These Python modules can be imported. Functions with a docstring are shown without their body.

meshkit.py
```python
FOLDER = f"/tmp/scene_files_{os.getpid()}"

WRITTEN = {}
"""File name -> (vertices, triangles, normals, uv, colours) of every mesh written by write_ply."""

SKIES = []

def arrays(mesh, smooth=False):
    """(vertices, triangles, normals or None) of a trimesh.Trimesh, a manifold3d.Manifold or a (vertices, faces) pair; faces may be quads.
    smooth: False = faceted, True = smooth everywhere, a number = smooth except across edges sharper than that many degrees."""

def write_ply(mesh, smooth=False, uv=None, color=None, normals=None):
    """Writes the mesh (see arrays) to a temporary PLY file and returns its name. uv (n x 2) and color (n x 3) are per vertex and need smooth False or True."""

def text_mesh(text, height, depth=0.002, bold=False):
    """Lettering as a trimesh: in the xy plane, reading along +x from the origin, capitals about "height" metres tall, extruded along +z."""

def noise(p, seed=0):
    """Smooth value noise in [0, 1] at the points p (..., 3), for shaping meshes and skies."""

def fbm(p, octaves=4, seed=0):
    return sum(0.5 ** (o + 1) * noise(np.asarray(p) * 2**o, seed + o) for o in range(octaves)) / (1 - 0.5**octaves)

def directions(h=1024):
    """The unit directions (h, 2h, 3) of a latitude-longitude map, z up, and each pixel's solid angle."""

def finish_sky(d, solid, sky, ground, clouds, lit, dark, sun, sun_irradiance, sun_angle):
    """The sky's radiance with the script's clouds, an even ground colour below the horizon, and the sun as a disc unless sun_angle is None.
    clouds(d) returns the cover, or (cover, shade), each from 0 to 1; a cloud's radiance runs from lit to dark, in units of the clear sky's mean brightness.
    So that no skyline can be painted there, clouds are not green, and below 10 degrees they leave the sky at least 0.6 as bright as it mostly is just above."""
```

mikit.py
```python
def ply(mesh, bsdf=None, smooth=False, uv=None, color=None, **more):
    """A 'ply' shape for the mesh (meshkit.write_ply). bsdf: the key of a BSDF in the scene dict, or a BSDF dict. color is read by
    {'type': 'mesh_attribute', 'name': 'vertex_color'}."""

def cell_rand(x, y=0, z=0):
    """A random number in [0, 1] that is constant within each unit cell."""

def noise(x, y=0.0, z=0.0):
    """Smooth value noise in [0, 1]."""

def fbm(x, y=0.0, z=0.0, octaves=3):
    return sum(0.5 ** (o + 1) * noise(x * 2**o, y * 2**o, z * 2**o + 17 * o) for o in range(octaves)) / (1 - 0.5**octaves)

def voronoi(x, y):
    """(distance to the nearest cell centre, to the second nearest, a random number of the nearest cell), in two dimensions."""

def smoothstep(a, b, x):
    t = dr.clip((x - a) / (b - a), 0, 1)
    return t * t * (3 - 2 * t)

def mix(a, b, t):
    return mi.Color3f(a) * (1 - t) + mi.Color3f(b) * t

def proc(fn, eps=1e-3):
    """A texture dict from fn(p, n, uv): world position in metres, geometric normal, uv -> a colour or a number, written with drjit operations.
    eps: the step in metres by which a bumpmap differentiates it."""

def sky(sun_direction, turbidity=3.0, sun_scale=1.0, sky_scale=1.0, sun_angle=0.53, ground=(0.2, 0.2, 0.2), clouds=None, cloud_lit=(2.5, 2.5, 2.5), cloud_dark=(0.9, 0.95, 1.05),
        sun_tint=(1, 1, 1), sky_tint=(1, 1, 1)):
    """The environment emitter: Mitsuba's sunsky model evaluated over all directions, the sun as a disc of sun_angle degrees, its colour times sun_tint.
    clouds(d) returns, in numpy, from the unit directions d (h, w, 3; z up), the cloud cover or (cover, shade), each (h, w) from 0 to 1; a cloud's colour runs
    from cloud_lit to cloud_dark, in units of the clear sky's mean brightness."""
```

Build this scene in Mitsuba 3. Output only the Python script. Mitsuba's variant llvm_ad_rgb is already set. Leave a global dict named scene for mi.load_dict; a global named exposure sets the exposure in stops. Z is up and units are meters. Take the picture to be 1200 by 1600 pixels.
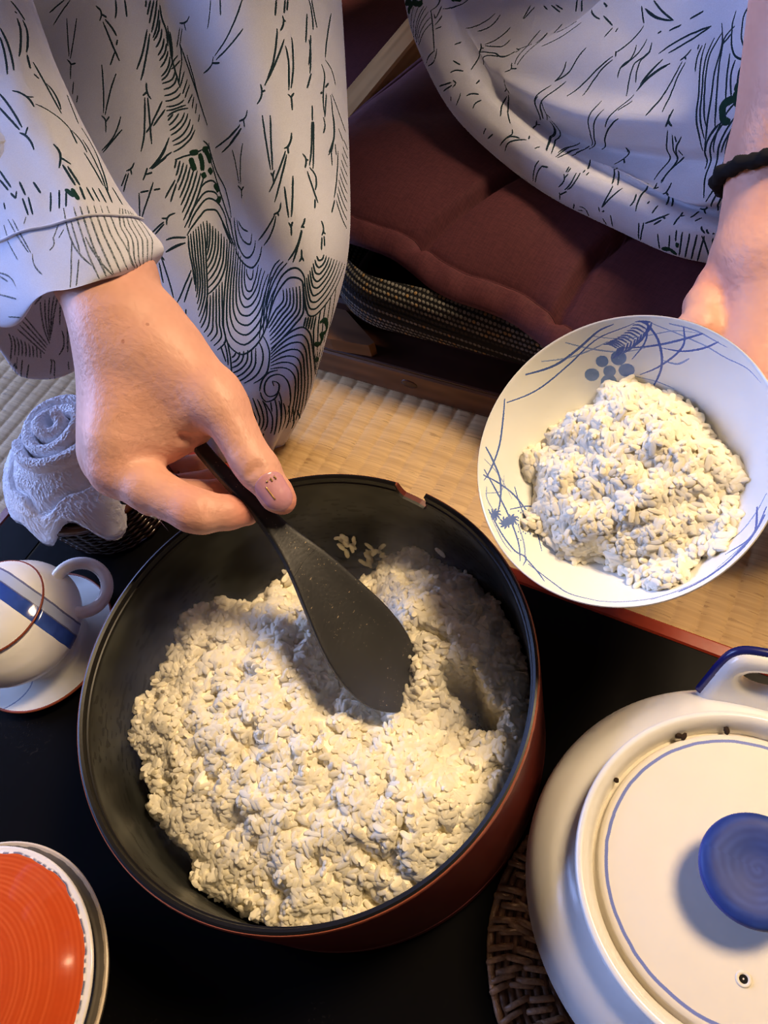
import math
import numpy as np
import trimesh
import manifold3d as m3
import drjit as dr
import mitsuba as mi
import mikit
import meshkit
from mikit import proc, noise, fbm, cell_rand, smoothstep, mix

T = mi.ScalarTransform4f
scene, labels = {}, {}

# ------------------------------------------------------------------ camera
EYE = np.array([0.0, 0.0, 0.46545])
FORWARD = np.array([-0.39756026, 0.39601751, -0.82771733])
UPWARD = np.array([-0.31035957, 0.79086572, 0.52745459])
scene['camera'] = {'type': 'perspective', 'fov': 53.1301, 'fov_axis': 'x', 'near_clip': 0.01, 'far_clip': 50.0,
                   'to_world': T().look_at(origin=EYE.tolist(), target=(EYE + FORWARD).tolist(), up=UPWARD.tolist())}
exposure = 0.45

# ------------------------------------------------------------------ light: one warm ceiling lamp, one cool paper window
LAMP_AT, LAMP_SIZE, LAMP_RADIANCE = (0.40, 0.82, 1.55), 0.20, (71.0, 52.0, 31.0)
WINDOW_RADIANCE = (4.1, 5.9, 12.4)


# ------------------------------------------------------------------ helpers
def srgb(r, g, b):
    c = np.array([r, g, b], float) / 255.0
    return [float(x) for x in np.where(c <= 0.04045, c / 12.92, ((c + 0.055) / 1.055) ** 2.4)]


def rgb(c):
    return {'type': 'rgb', 'value': [float(x) for x in c]}


def material(key, color, roughness=0.4, specular=0.5, **more):
    color = color if isinstance(color, dict) else rgb(color)
    bump = more.pop('bump', None)
    inner = {'type': 'principled', 'base_color': color, 'roughness': roughness, 'specular': specular, **more}
    if bump is not None:
        inner = {'type': 'bumpmap', 'scale': 1.0, 'texture': bump, 'bsdf': inner}
    scene['m_' + key] = {'type': 'twosided', 'bsdf': inner}
    return key


def add(key, mesh, bsdf, smooth=35, label=None, category=None, group=None, kind=None, **more):
    scene[key] = mikit.ply(mesh, 'm_' + bsdf, smooth=smooth, **more)
    tag(key, label, category, group, kind)
    return key


def tag(key, label=None, category=None, group=None, kind=None):
    d = {k: v for k, v in (('label', label), ('category', category), ('group', group), ('kind', kind)) if v}
    if d:
        labels[key] = d


def numbered(name, k):
    return name if k == 0 else f'{name}_{k:03d}'


def join(meshes):
    vs, fs, n = [], [], 0
    for v, f in meshes:
        vs.append(np.asarray(v, float))
        fs.append(np.asarray(f, int) + n)
        n += len(v)
    return np.vstack(vs), np.vstack(fs)


def arr(mesh):
    if isinstance(mesh, tuple):
        v, f = np.asarray(mesh[0], float), np.asarray(mesh[1], int)
        if f.shape[1] == 4:
            f = np.vstack([f[:, [0, 1, 2]], f[:, [0, 2, 3]]])
        return v, f
    if hasattr(mesh, 'to_mesh'):
        m = mesh.to_mesh()
        return np.array(m.vert_properties[:, :3], float), np.array(m.tri_verts, int)
    return np.array(mesh.vertices), np.array(mesh.faces)


def lathe(profile, at=(0, 0, 0), n=120):
    """Surface of revolution of the (radius, height) profile about the vertical through at."""
    p = np.asarray(profile, float)
    a = np.arange(n) * 2 * np.pi / n
    v = np.stack([np.outer(p[:, 0], np.cos(a)), np.outer(p[:, 0], np.sin(a)), np.repeat(p[:, 1:2], n, 1)], -1)
    i, j = np.meshgrid(np.arange(len(p) - 1), np.arange(n), indexing='ij')
    k = (j + 1) % n
    q = np.stack([i * n + j, i * n + k, (i + 1) * n + k, (i + 1) * n + j], -1).reshape(-1, 4)
    f = np.vstack([q[:, [0, 1, 2]], q[:, [0, 2, 3]]])
    v = v.reshape(-1, 3) + np.asarray(at, float)
    m = trimesh.Trimesh(v, f, process=False)
    m.merge_vertices()
    m.update_faces(m.nondegenerate_faces())
    return np.array(m.vertices), np.array(m.faces)


def smooth_profile(points, per=6):
    """A Catmull-Rom curve through the points."""
    p = np.asarray(points, float)
    q = np.vstack([2 * p[0] - p[1], p, 2 * p[-1] - p[-2]])
    out = []
    for k in range(1, len(q) - 2):
        a, b, c, d = q[k - 1], q[k], q[k + 1], q[k + 2]
        for t in np.arange(per) / per:
            out.append(0.5 * (2 * b + (c - a) * t + (2 * a - 5 * b + 4 * c - d) * t * t + (3 * b - a - 3 * c + d) * t ** 3))
    out.append(q[-2])
    return np.array(out)


def frames(path):
    p = np.asarray(path, float)
    t = np.gradient(p, axis=0)
    t /= np.linalg.norm(t, axis=1, keepdims=True) + 1e-12
    ref = np.array([0, 0, 1.0]) if abs(t[0][2]) < 0.9 else np.array([1.0, 0, 0])
    n = np.cross(t[0], ref)
    n /= np.linalg.norm(n)
    ns = [n]
    for k in range(1, len(p)):
        n = ns[-1] - t[k] * (ns[-1] @ t[k])
        ns.append(n / (np.linalg.norm(n) + 1e-12))
    ns = np.array(ns)
    return p, t, ns, np.cross(t, ns)


def tube(path, radius, n=10, flat=1.0, closed=False):
    """A tube along the path; radius a number or one per point."""
    p, t, a, b = frames(path)
    r = np.broadcast_to(np.asarray(radius, float), (len(p),))
    w = np.arange(n) * 2 * np.pi / n
    v = p[:, None] + r[:, None, None] * (np.cos(w)[None, :, None] * a[:, None] + flat * np.sin(w)[None, :, None] * b[:, None])
    m = len(p)
    i, j = np.meshgrid(np.arange(m if closed else m - 1), np.arange(n), indexing='ij')
    k, i2 = (j + 1) % n, (i + 1) % m
    q = np.stack([i * n + j, i * n + k, i2 * n + k, i2 * n + j], -1).reshape(-1, 4)
    f = [q[:, [0, 1, 2]], q[:, [0, 2, 3]]]
    v = v.reshape(-1, 3)
    if not closed:
        c0, c1 = len(v), len(v) + 1
        v = np.vstack([v, p[:1], p[-1:]])
        j = np.arange(n)
        f.append(np.stack([0 * j + c0, (j + 1) % n, j], 1))
        f.append(np.stack([0 * j + c1, (m - 1) * n + j, (m - 1) * n + (j + 1) % n], 1))
    return v, np.vstack(f)


def sheet(grid, closed_u=False):
    """A grid of points (rows, columns, 3) as a mesh."""
    g = np.asarray(grid, float)
    r, c = g.shape[:2]
    i, j = np.meshgrid(np.arange(r - 1), np.arange(c if closed_u else c - 1), indexing='ij')
    k = (j + 1) % c
    q = np.stack([i * c + j, i * c + k, (i + 1) * c + k, (i + 1) * c + j], -1).reshape(-1, 4)
    return g.reshape(-1, 3), np.vstack([q[:, [0, 1, 2]], q[:, [0, 2, 3]]])


def box(x0, x1, y0, y1, z0, z1, bevel=0.0):
    if bevel <= 0:
        m = trimesh.creation.box(bounds=[[x0, y0, z0], [x1, y1, z1]])
        return np.array(m.vertices), np.array(m.faces)
    pts = [[x + sx * bevel * (k != 0), y + sy * bevel * (k != 1), z + sz * bevel * (k != 2)]
           for x, sx in ((x0, 1), (x1, -1)) for y, sy in ((y0, 1), (y1, -1)) for z, sz in ((z0, 1), (z1, -1)) for k in range(3)]
    return arr(m3.Manifold.hull_points(np.array(pts)))


def prism(outline, z0, z1):
    """The plan outline (n, 2) raised from z0 to z1."""
    c = m3.CrossSection([np.asarray(outline, float)], m3.FillRule.NonZero)
    return arr(m3.Manifold.extrude(c, z1 - z0).translate([0, 0, z0]))


def spline_grid(ctrl, nu, nv):
    """A dense grid by cubic splines through a control grid of points (rows, columns, 3)."""
    from scipy.interpolate import CubicSpline
    g = np.asarray(ctrl, float)
    a = CubicSpline(np.arange(g.shape[0]), g, axis=0)(np.linspace(0, g.shape[0] - 1, nu))
    return CubicSpline(np.arange(g.shape[1]), a, axis=1)(np.linspace(0, g.shape[1] - 1, nv))


def grid_normals(g):
    n = np.cross(np.gradient(g, axis=1), np.gradient(g, axis=0))
    return n / (np.linalg.norm(n, axis=-1, keepdims=True) + 1e-12)


def round_cones(parts, k, cell, pad=0.012):
    """A smooth union (blend k) of tapered capsules [(p, r, q, s), ...] as a mesh with cells of this size. Entries with a fifth value are cut away."""
    P = np.array([[*a[0], *a[2]] for a in parts if len(a) == 4]).reshape(-1, 3)
    R = max(max(a[1], a[3]) for a in parts)
    lo, hi = P.min(0) - R - pad, P.max(0) + R + pad
    n = np.ceil((hi - lo) / cell).astype(int) + 1
    ax = [lo[i] + cell * np.arange(n[i]) for i in range(3)]
    X = np.stack(np.meshgrid(*ax, indexing='ij'), -1).astype(np.float32)
    d = None
    for a in parts:
        p, q = np.asarray(a[0], np.float32), np.asarray(a[2], np.float32)
        pq = q - p
        t = np.clip(((X - p) @ pq) / max(float(pq @ pq), 1e-12), 0, 1)
        e = np.linalg.norm(X - (p + t[..., None] * pq), axis=-1) - (a[1] + t * (a[3] - a[1]))
        if len(a) == 5:
            kk = a[4]
            h = np.clip(0.5 - 0.5 * (d + e) / kk, 0, 1)
            d = d * (1 - h) - e * h + kk * h * (1 - h)
        elif d is None:
            d = e
        else:
            h = np.clip(0.5 + 0.5 * (d - e) / k, 0, 1)
            d = d * (1 - h) + e * h - k * h * (1 - h)
    return surface_net(d, lo, cell)


def surface_net(d, lo, cell):
    """The zero surface of a sampled distance field (negative inside), by surface nets."""
    s = d < 0
    c = np.zeros(tuple(np.array(d.shape) - 1), int)
    acc, cnt = np.zeros(c.shape + (3,)), np.zeros(c.shape)
    sh = c.shape
    corner = [(i, j, k) for i in (0, 1) for j in (0, 1) for k in (0, 1)]
    at = lambda A, o: A[o[0]:o[0] + sh[0], o[1]:o[1] + sh[1], o[2]:o[2] + sh[2]]
    for o in corner:
        for ax in range(3):
            if o[ax]:
                continue
            e = list(o)
            e[ax] = 1
            da, db = at(d, o), at(d, e)
            cross = (da < 0) != (db < 0)
            t = np.where(cross, da / np.where(da == db, 1, da - db), 0)
            pos = np.zeros(sh + (3,))
            pos[...] = o
            pos[..., ax] += t
            acc += pos * cross[..., None]
            cnt += cross
    on = cnt > 0
    c[on] = np.arange(on.sum())
    idx = np.argwhere(on)
    v = lo + cell * (idx + acc[on] / cnt[on][:, None])
    faces = []
    for ax in range(3):
        b, g = (ax + 1) % 3, (ax + 2) % 3
        s0 = [slice(None)] * 3
        s1 = [slice(None)] * 3
        s0[ax], s1[ax] = slice(0, -1), slice(1, None)
        a0, a1 = s[tuple(s0)], s[tuple(s1)]
        e = np.argwhere(a0 != a1)
        e = e[(e[:, b] > 0) & (e[:, g] > 0) & (e[:, b] < d.shape[b] - 1) & (e[:, g] < d.shape[g] - 1)]
        flip = s[tuple(e.T)]
        q = []
        for ob, og in ((0, 0), (1, 0), (1, 1), (0, 1)):
            w = e.copy()
            w[:, b] -= ob
            w[:, g] -= og
            q.append(c[tuple(w.T)])
        q = np.stack(q, 1)
        q[~flip] = q[~flip][:, ::-1]
        faces.append(q)
    q = np.vstack(faces)
    return v, np.vstack([q[:, [0, 1, 2]], q[:, [0, 2, 3]]])


def relax(mesh, rounds=8):
    m = trimesh.Trimesh(*mesh, process=False)
    trimesh.smoothing.filter_taubin(m, lamb=0.5, nu=0.52, iterations=rounds)
    return np.array(m.vertices), np.array(m.faces)


def clip_text(x):
    return dr.clip(x, 0, 1)

# ------------------------------------------------------------------ the room (tatami floor at z = -0.015; the table top is z = 0)
FLOOR = -0.015
RIB = 0.0158


def tatami_color(p, n, uv):
    row = dr.floor(p.x / RIB)
    straw = noise(p.y * 1100 + 3 * cell_rand(row, 3), p.x * 45, 1.0)
    long_ = noise(p.y * 330, p.x * 9, 5.0)
    patch = fbm(p.x * 9, p.y * 9, 2.0)
    c = mix(srgb(172, 138, 92), srgb(214, 182, 132), clip_text(0.1 + 0.5 * straw + 0.4 * long_))
    c = mix(c, srgb(146, 110, 64), 0.3 * smoothstep(0.45, 0.8, patch))
    dark = smoothstep(0.84, 0.95, noise(p.y * 800 + 91 * row, p.x * 70, 8.0))
    return mix(c, srgb(112, 80, 44), 0.4 * dark)


def tatami_bump(p, n, uv):
    row = dr.floor(p.x / RIB)
    return 0.00022 * noise(p.y * 900 + 37 * cell_rand(row, 3), p.x * 30, 1.0)


material('tatami_straw', proc(tatami_color), 0.55, 0.3, bump=proc(tatami_bump, 2e-4))
xs = np.concatenate([np.arange(-139 * 4, -52 * 4) * RIB / 4, np.arange(-52 * 10, 16 * 10) * RIB / 10, np.arange(16 * 4, 114 * 4) * RIB / 4])
ys = np.concatenate([np.arange(-1.8, -0.1, 0.2), np.arange(-0.1, .195, 0.01), np.arange(.195, .45, 0.0016), np.arange(.45, 1.2, .016), np.arange(1.2, 2.65, 0.2)])
GX, GY = np.meshgrid(xs, ys, indexing='ij')
strand = np.stack([np.floor(GX / RIB + .5) * 7.3, GY * 420, 0 * GX], -1)
slip = 0.09 * (meshkit.noise(strand) - 0.5)
ph = GX / RIB + slip
ph = np.abs(ph - np.floor(ph + .5)) * 2                       # 0 in a groove, 1 on a rib's crown
GZ = FLOOR - 0.0010 * (1 - np.clip(ph * 1.02, 0, 1)) ** 3.0 - .00025 * meshkit.noise(np.stack([np.floor(GX / RIB) * 3.1, GY * 600, 0 * GX], -1))
add('floor', sheet(np.stack([GX, GY, GZ], -1).transpose(1, 0, 2)), 'tatami_straw', smooth=True, kind='structure',
    label='woven rush tatami mat floor with straight ribs around the black table')


def plaster(p, n, uv):
    return mix(srgb(120, 104, 82), srgb(140, 122, 98), fbm(p.x * 9, p.y * 9, p.z * 9))


material('wall_plaster', proc(plaster), 0.9, 0.1)
material('ceiling_wood', proc(lambda p, n, uv: mix(srgb(58, 40, 26), srgb(84, 60, 38), noise(p.x * 4, p.y * 60, 1.0))), 0.7, 0.2)
material('dark_frame_wood', proc(lambda p, n, uv: mix(srgb(52, 34, 22), srgb(70, 46, 28), noise(p.x * 40, p.y * 40, p.z * 8))), 0.5, 0.3)
X0, X1, Y0, Y1, Z1 = -2.2, 1.8, -1.8, 2.6, 2.35
WY0, WY1, WZ0, WZ1 = -1.15, 0.55, 0.22, 1.50          # the window's opening in the left wall
t = 0.1
add('wall_left', join([box(X0 - t, X0, Y0 - t, WY0, FLOOR - .05, Z1), box(X0 - t, X0, WY1, Y1 + t, FLOOR - .05, Z1),
                       box(X0 - t, X0, WY0, WY1, FLOOR - .05, WZ0), box(X0 - t, X0, WY0, WY1, WZ1, Z1)]), 'wall_plaster', False, kind='structure')
add('wall_right', box(X1, X1 + t, Y0 - t, Y1 + t, FLOOR - .05, Z1), 'wall_plaster', False, kind='structure')
add('wall_back', box(X0, X1, Y1, Y1 + t, FLOOR - .05, Z1), 'wall_plaster', False, kind='structure')
add('wall_front', box(X0, X1, Y0 - t, Y0, FLOOR - .05, Z1), 'wall_plaster', False, kind='structure')
add('ceiling', box(X0 - t, X1 + t, Y0 - t, Y1 + t, Z1, Z1 + t), 'ceiling_wood', False, kind='structure')
# the paper window: lit paper behind a wooden lattice
pane = (np.array([[X0 - 0.03, WY0, WZ0], [X0 - 0.03, WY1, WZ0], [X0 - 0.03, WY1, WZ1], [X0 - 0.03, WY0, WZ1]]), np.array([[0, 1, 2], [0, 2, 3]]))
material('paper', srgb(230, 230, 225), 0.9, 0.1)
scene['window_1'] = mikit.ply(pane, 'm_paper', emitter={'type': 'area', 'radiance': rgb(WINDOW_RADIANCE)})
labels['window_1'] = {'kind': 'structure', 'label': 'paper screen window lit by daylight'}
k = 0
for yy in np.linspace(WY0, WY1, 6):
    add('window_1__' + numbered('lattice_bar', k), box(X0 - 0.028, X0, yy - .012, yy + .012, WZ0, WZ1), 'dark_frame_wood', False)
    k += 1
for zz in np.linspace(WZ0, WZ1, 5):
    add('window_1__' + numbered('lattice_bar', k), box(X0 - 0.026, X0 + .002, WY0, WY1, zz - .012, zz + .012), 'dark_frame_wood', False)
    k += 1
# the ceiling lamp: a square wooden shade with a lit paper underside
material('shade_wood', srgb(120, 84, 50), 0.5, 0.3)
lx, ly, lz = LAMP_AT
s = LAMP_SIZE
under = (np.array([[lx - s, ly - s, lz], [lx - s, ly + s, lz], [lx + s, ly + s, lz], [lx + s, ly - s, lz]]), np.array([[0, 1, 2], [0, 2, 3]]))
scene['pendant_lamp__paper_diffuser'] = mikit.ply(under, 'm_paper', emitter={'type': 'area', 'radiance': rgb(LAMP_RADIANCE)})
rim = [box(lx - s - .02, lx - s, ly - s - .02, ly + s + .02, lz - .01, lz + .1), box(lx + s, lx + s + .02, ly - s - .02, ly + s + .02, lz - .01, lz + .1),
       box(lx - s, lx + s, ly - s - .02, ly - s, lz - .01, lz + .1), box(lx - s, lx + s, ly + s, ly + s + .02, lz - .01, lz + .1),
       box(lx - s, lx + s, ly - s, ly + s, lz + .08, lz + .1)]
add('pendant_lamp__shade', join(rim), 'shade_wood', False)
add('pendant_lamp__cord', tube([[lx, ly, lz + .1], [lx, ly, Z1]], 0.006), 'dark_frame_wood')
tag('pendant_lamp', 'square wooden ceiling lamp with a lit paper underside hanging over the table', 'lamp')

# ------------------------------------------------------------------ the black lacquer table, flush with the mats
def lacquer_black(p, n, uv):
    dust = smoothstep(0.80, 0.9, noise(p.x * 900, p.y * 900, 3.0)) * smoothstep(0.5, 0.75, fbm(p.x * 14, p.y * 14, 4.0))
    return mix((0.0035, 0.0033, 0.0036), (0.05, 0.045, 0.04), 0.25 * dust)


material('black_lacquer', proc(lacquer_black), 0.30, 0.03)
material('red_lacquer', proc(lambda p, n, uv: mix(srgb(132, 42, 25), srgb(148, 52, 32), fbm(p.x * 25, p.y * 25, 1.0))), 0.22, 0.45)
TX0, TX1, TY0, TY1, SEAM = -0.5265, 0.55, -0.75, 0.2165, -0.4715
e = 0.0095
add('table__board', box(SEAM + .0006, TX1 - e, TY0 + e, TY1 - e, FLOOR + .001, 0, .0007), 'black_lacquer', False)
add('table__board_001', box(TX0 + e, SEAM - .0006, TY0 + e, TY1 - e, FLOOR + .001, 0, .0007), 'black_lacquer', False)
material('seam_dust', srgb(70, 62, 44), 0.8, 0.1)
add('table__seam_filler', box(SEAM - .0007, SEAM + .0007, TY0 + e, TY1 - e, FLOOR + .001, -.0006), 'seam_dust', False)
for q, b in enumerate([(TX0, TX1, TY1 - e, TY1), (TX0, TX0 + e, TY0, TY1 - e), (TX1 - e, TX1, TY0, TY1 - e), (TX0 + e, TX1 - e, TY0, TY0 + e)]):
    add('table__' + numbered('edge_strip', q), box(*b, FLOOR + .001, .0004, .0012), 'red_lacquer', False, label='vermilion lacquered edge strip')
tag('table', 'black lacquered table top with a vermilion edge, under the rice tub and pot', 'table')

# ------------------------------------------------------------------ the lacquered rice tub with its notch for the paddle
TUB = np.array([-0.1674, 0.0714, 0.0])
TUB_H, TUB_R = 0.1106, 0.120


def notch(r0, r1):
    """The paddle notch as a solid to cut away: a slanted left flank, a flat foot and a hooked right flank."""
    pts = np.array([[-.0115, .03], [-.0112, .0], [-.0102, -.003], [-.0088, -.0072], [-.0068, -.0098], [.0035, -.0118], [.0068, -.0126], [.0088, -.0112], [.0098, -.0085], [.0093, -.0035], [.0082, -.001], [.0092, .001], [.012, .03]])
    c = m3.CrossSection([pts[::-1]], m3.FillRule.NonZero)
    m = m3.Manifold.extrude(c, 0.05)                                # x along the rim, y up, z outwards
    a = math.radians(87.6)
    out, along = np.array([math.cos(a), math.sin(a), 0]), np.array([math.sin(a), -math.cos(a), 0])
    o = TUB + out * 0.10 + np.array([0, 0, TUB_H])
    M = np.column_stack([along, [0, 0, 1], out, o])
    return m.transform(M)


def as_manifold(mesh):
    v, f = mesh
    m = m3.Manifold(m3.Mesh(np.asarray(v, np.float32), np.asarray(f, np.uint32)))
    return m


def ring_solid(profile, at, n=180):
    v, f = lathe(list(profile) + [profile[0]], at, n)
    m = trimesh.Trimesh(v, f, process=True)
    m.fix_normals()
    return as_manifold((m.vertices, m.faces))


R = TUB_R
body = ring_solid([(0, .003), (R - .006, .003), (R - .002, .0005), (R + .0003, .002), (R + .0008, .010), (R + .0006, .0125), (R - .0004, .0132), (R - .0004, .0142), (R + .0005, .0148),
                   (R + .0004, .05), (R + .0002, .09), (R, TUB_H - .002), (R - .0007, TUB_H - .0006), (R - .0026, TUB_H - .0009), (R - .0030, TUB_H - .004), (R - .0032, .012), (0, .0105)], TUB)
liner = ring_solid([(0, .0107), (R - .0031, .0122), (R - .0029, TUB_H - .004), (R - .0024, TUB_H - .0006), (R - .0012, TUB_H - .0001), (R - .0022, TUB_H + .0002), (R - .0036, TUB_H - .0006),
                    (R - .0040, TUB_H - .0040), (R - .0047, TUB_H - .0045), (R - .0046, .019), (R - .008, .0137), (R - .012, .0119), (0, .0115)], TUB)
cut = notch(0, 0)


def tub_red(p, n, uv):
    a = fbm(p.x * 60, p.y * 60, p.z * 25)
    c = mix(srgb(74, 26, 21), srgb(88, 33, 27), a)
    wear = smoothstep(TUB_H - .0022, TUB_H - .0008, p.z + 0.0009 * (noise(p.x * 300, p.y * 300, 2.0) - 0.5))
    return mix(c, srgb(150, 84, 64), 0.8 * wear)


def tub_black(p, n, uv):
    stain = fbm(p.x * 30, p.y * 30, p.z * 38)
    spots = smoothstep(0.62, 0.70, noise(p.x * 260, p.y * 260, p.z * 420)) * smoothstep(0.45, 0.6, fbm(p.x * 18 + 7, p.y * 18, p.z * 18))
    c = mix((0.014, 0.0145, 0.013), (0.042, 0.044, 0.038), smoothstep(0.36, 0.72, stain))
    c = mix(c, (0.004, 0.004, 0.004), 0.75 * spots)
    return mix((0.005, 0.0045, 0.0045), c, smoothstep(TUB_H - .0052, TUB_H - .008, p.z))


material('tub_red_lacquer', proc(tub_red), 0.24, 0.5, clearcoat=0.25, clearcoat_gloss=0.8)
material('tub_black_lacquer', proc(tub_black), 0.38, 0.22)
add('rice_tub__body', body - cut, 'tub_red_lacquer', 40, label='dark red lacquered outside')
add('rice_tub__liner', liner - cut, 'tub_black_lacquer', 40, label='black lacquered inside and rim')
tag('rice_tub', 'round lacquered rice tub, black inside and dark red outside, with a notch in its rim', 'rice tub')

# ------------------------------------------------------------------ porcelain
material('porcelain', srgb(236, 234, 228), 0.16, 0.5)
material('porcelain_gray', srgb(214, 214, 212), 0.2, 0.5)
material('cobalt', proc(lambda p, n, uv: mix(srgb(34, 54, 132), srgb(58, 86, 164), fbm(p.x * 160, p.y * 160, p.z * 160))), 0.2, 0.5)
material('cobalt_dark', srgb(24, 30, 92), 0.25, 0.5)
material('rust_glaze', srgb(128, 62, 38), 0.3, 0.5)

# the big teapot on its rattan mat
POT = np.array([0.0495, 0.0755, 0.0])


def pot_white(p, n, uv):
    x, y = p.x - float(POT[0]), p.y - float(POT[1])
    r = dr.sqrt(x * x + y * y)
    a = dr.atan2(y, x)
    c = mi.Color3f(srgb(214, 213, 208))
    tea = smoothstep(.0608, .0585, r) * smoothstep(.088, .092, p.z) * (0.55 + 0.45 * noise(a * 9, p.z * 400, 1.0))
    return mix(c, srgb(172, 128, 72), 0.8 * tea)


material('pot_glaze', proc(pot_white), 0.2, 0.5)
outer = smooth_profile([(0.0, .010), (.045, .010), (.052, .012), (.072, .022), (.0865, .040), (.0905, .056), (.0880, .072), (.0795, .084), (.0700, .0900), (.0668, .0925)], 8)
collar = smooth_profile([(.0668, .0925), (.0672, .0965), (.0682, .1000), (.0676, .1022), (.0655, .1026), (.0632, .1008), (.0615, .0965), (.0606, .0925), (.0600, .0905)], 6)
inner = [(.0575, .0895), (.056, .085), (.06, .075), (.07, .055), (.06, .03), (0, .016)]
add('teapot__body', lathe(np.vstack([outer, collar[1:], inner]), POT, 160), 'pot_glaze', True)
lid = smooth_profile([(0, .0905), (.056, .0915), (.0583, .0940), (.0588, .0962), (.0578, .0976), (.0545, .0983), (.040, .0996), (.02, .1004), (.009, .1006)], 6)
LR = .0566
hole_at = [(.021, -.0345)]


def lid_white(p, n, uv):
    x, y = p.x - float(POT[0]), p.y - float(POT[1])
    r = dr.sqrt(x * x + y * y)
    c = mix(srgb(214, 207, 192), srgb(208, 200, 184), fbm(x * 40, y * 40, 2.0))
    ring = smoothstep(.0009, .0005, dr.abs(r - .0553 + .0003 * (noise(dr.atan2(y, x) * 14, 1.0, 1.0) - .5))) * smoothstep(.095, .096, p.z)
    return mix(c, srgb(66, 92, 168), 0.85 * ring)


material('lid_glaze', proc(lid_white), 0.5, 0.25)
add('teapot__lid', lathe(lid, POT, 160), 'lid_glaze', True, label='flat white lid with a thin blue ring')
knob = smooth_profile([(.0085, .0995), (.0095, .104), (.0115, .1085), (.0165, .1125), (.0200, .1150), (.0212, .1178), (.0203, .1205), (.017, .1216), (.012, .1213), (.006, .1205), (0, .1203)], 6)


def knob_blue(p, n, uv):
    x, y = p.x - float(POT[0]), p.y - float(POT[1])
    r = dr.sqrt(x * x + y * y)
    swirl = 0.5 + 0.5 * dr.sin(r * 1900 + 2.2 * dr.atan2(y, x) / 3.1416 + 3 * noise(x * 120, y * 120, 3.0))
    return mix(srgb(18, 34, 96), srgb(46, 70, 138), clip_text(0.25 + 0.35 * swirl * noise(x * 200, y * 200, 1.0) + 0.3 * fbm(x * 150, y * 150, 5.0)))


material('knob_glaze', proc(knob_blue), 0.5, 0.2)
add('teapot__lid__knob', lathe(knob, POT, 96), 'knob_glaze', True, label='cobalt blue mushroom knob')
tag('teapot', 'large round white porcelain teapot with a blue knob and blue ringed lid', 'teapot')
# the ear of the handle at the far side


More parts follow.
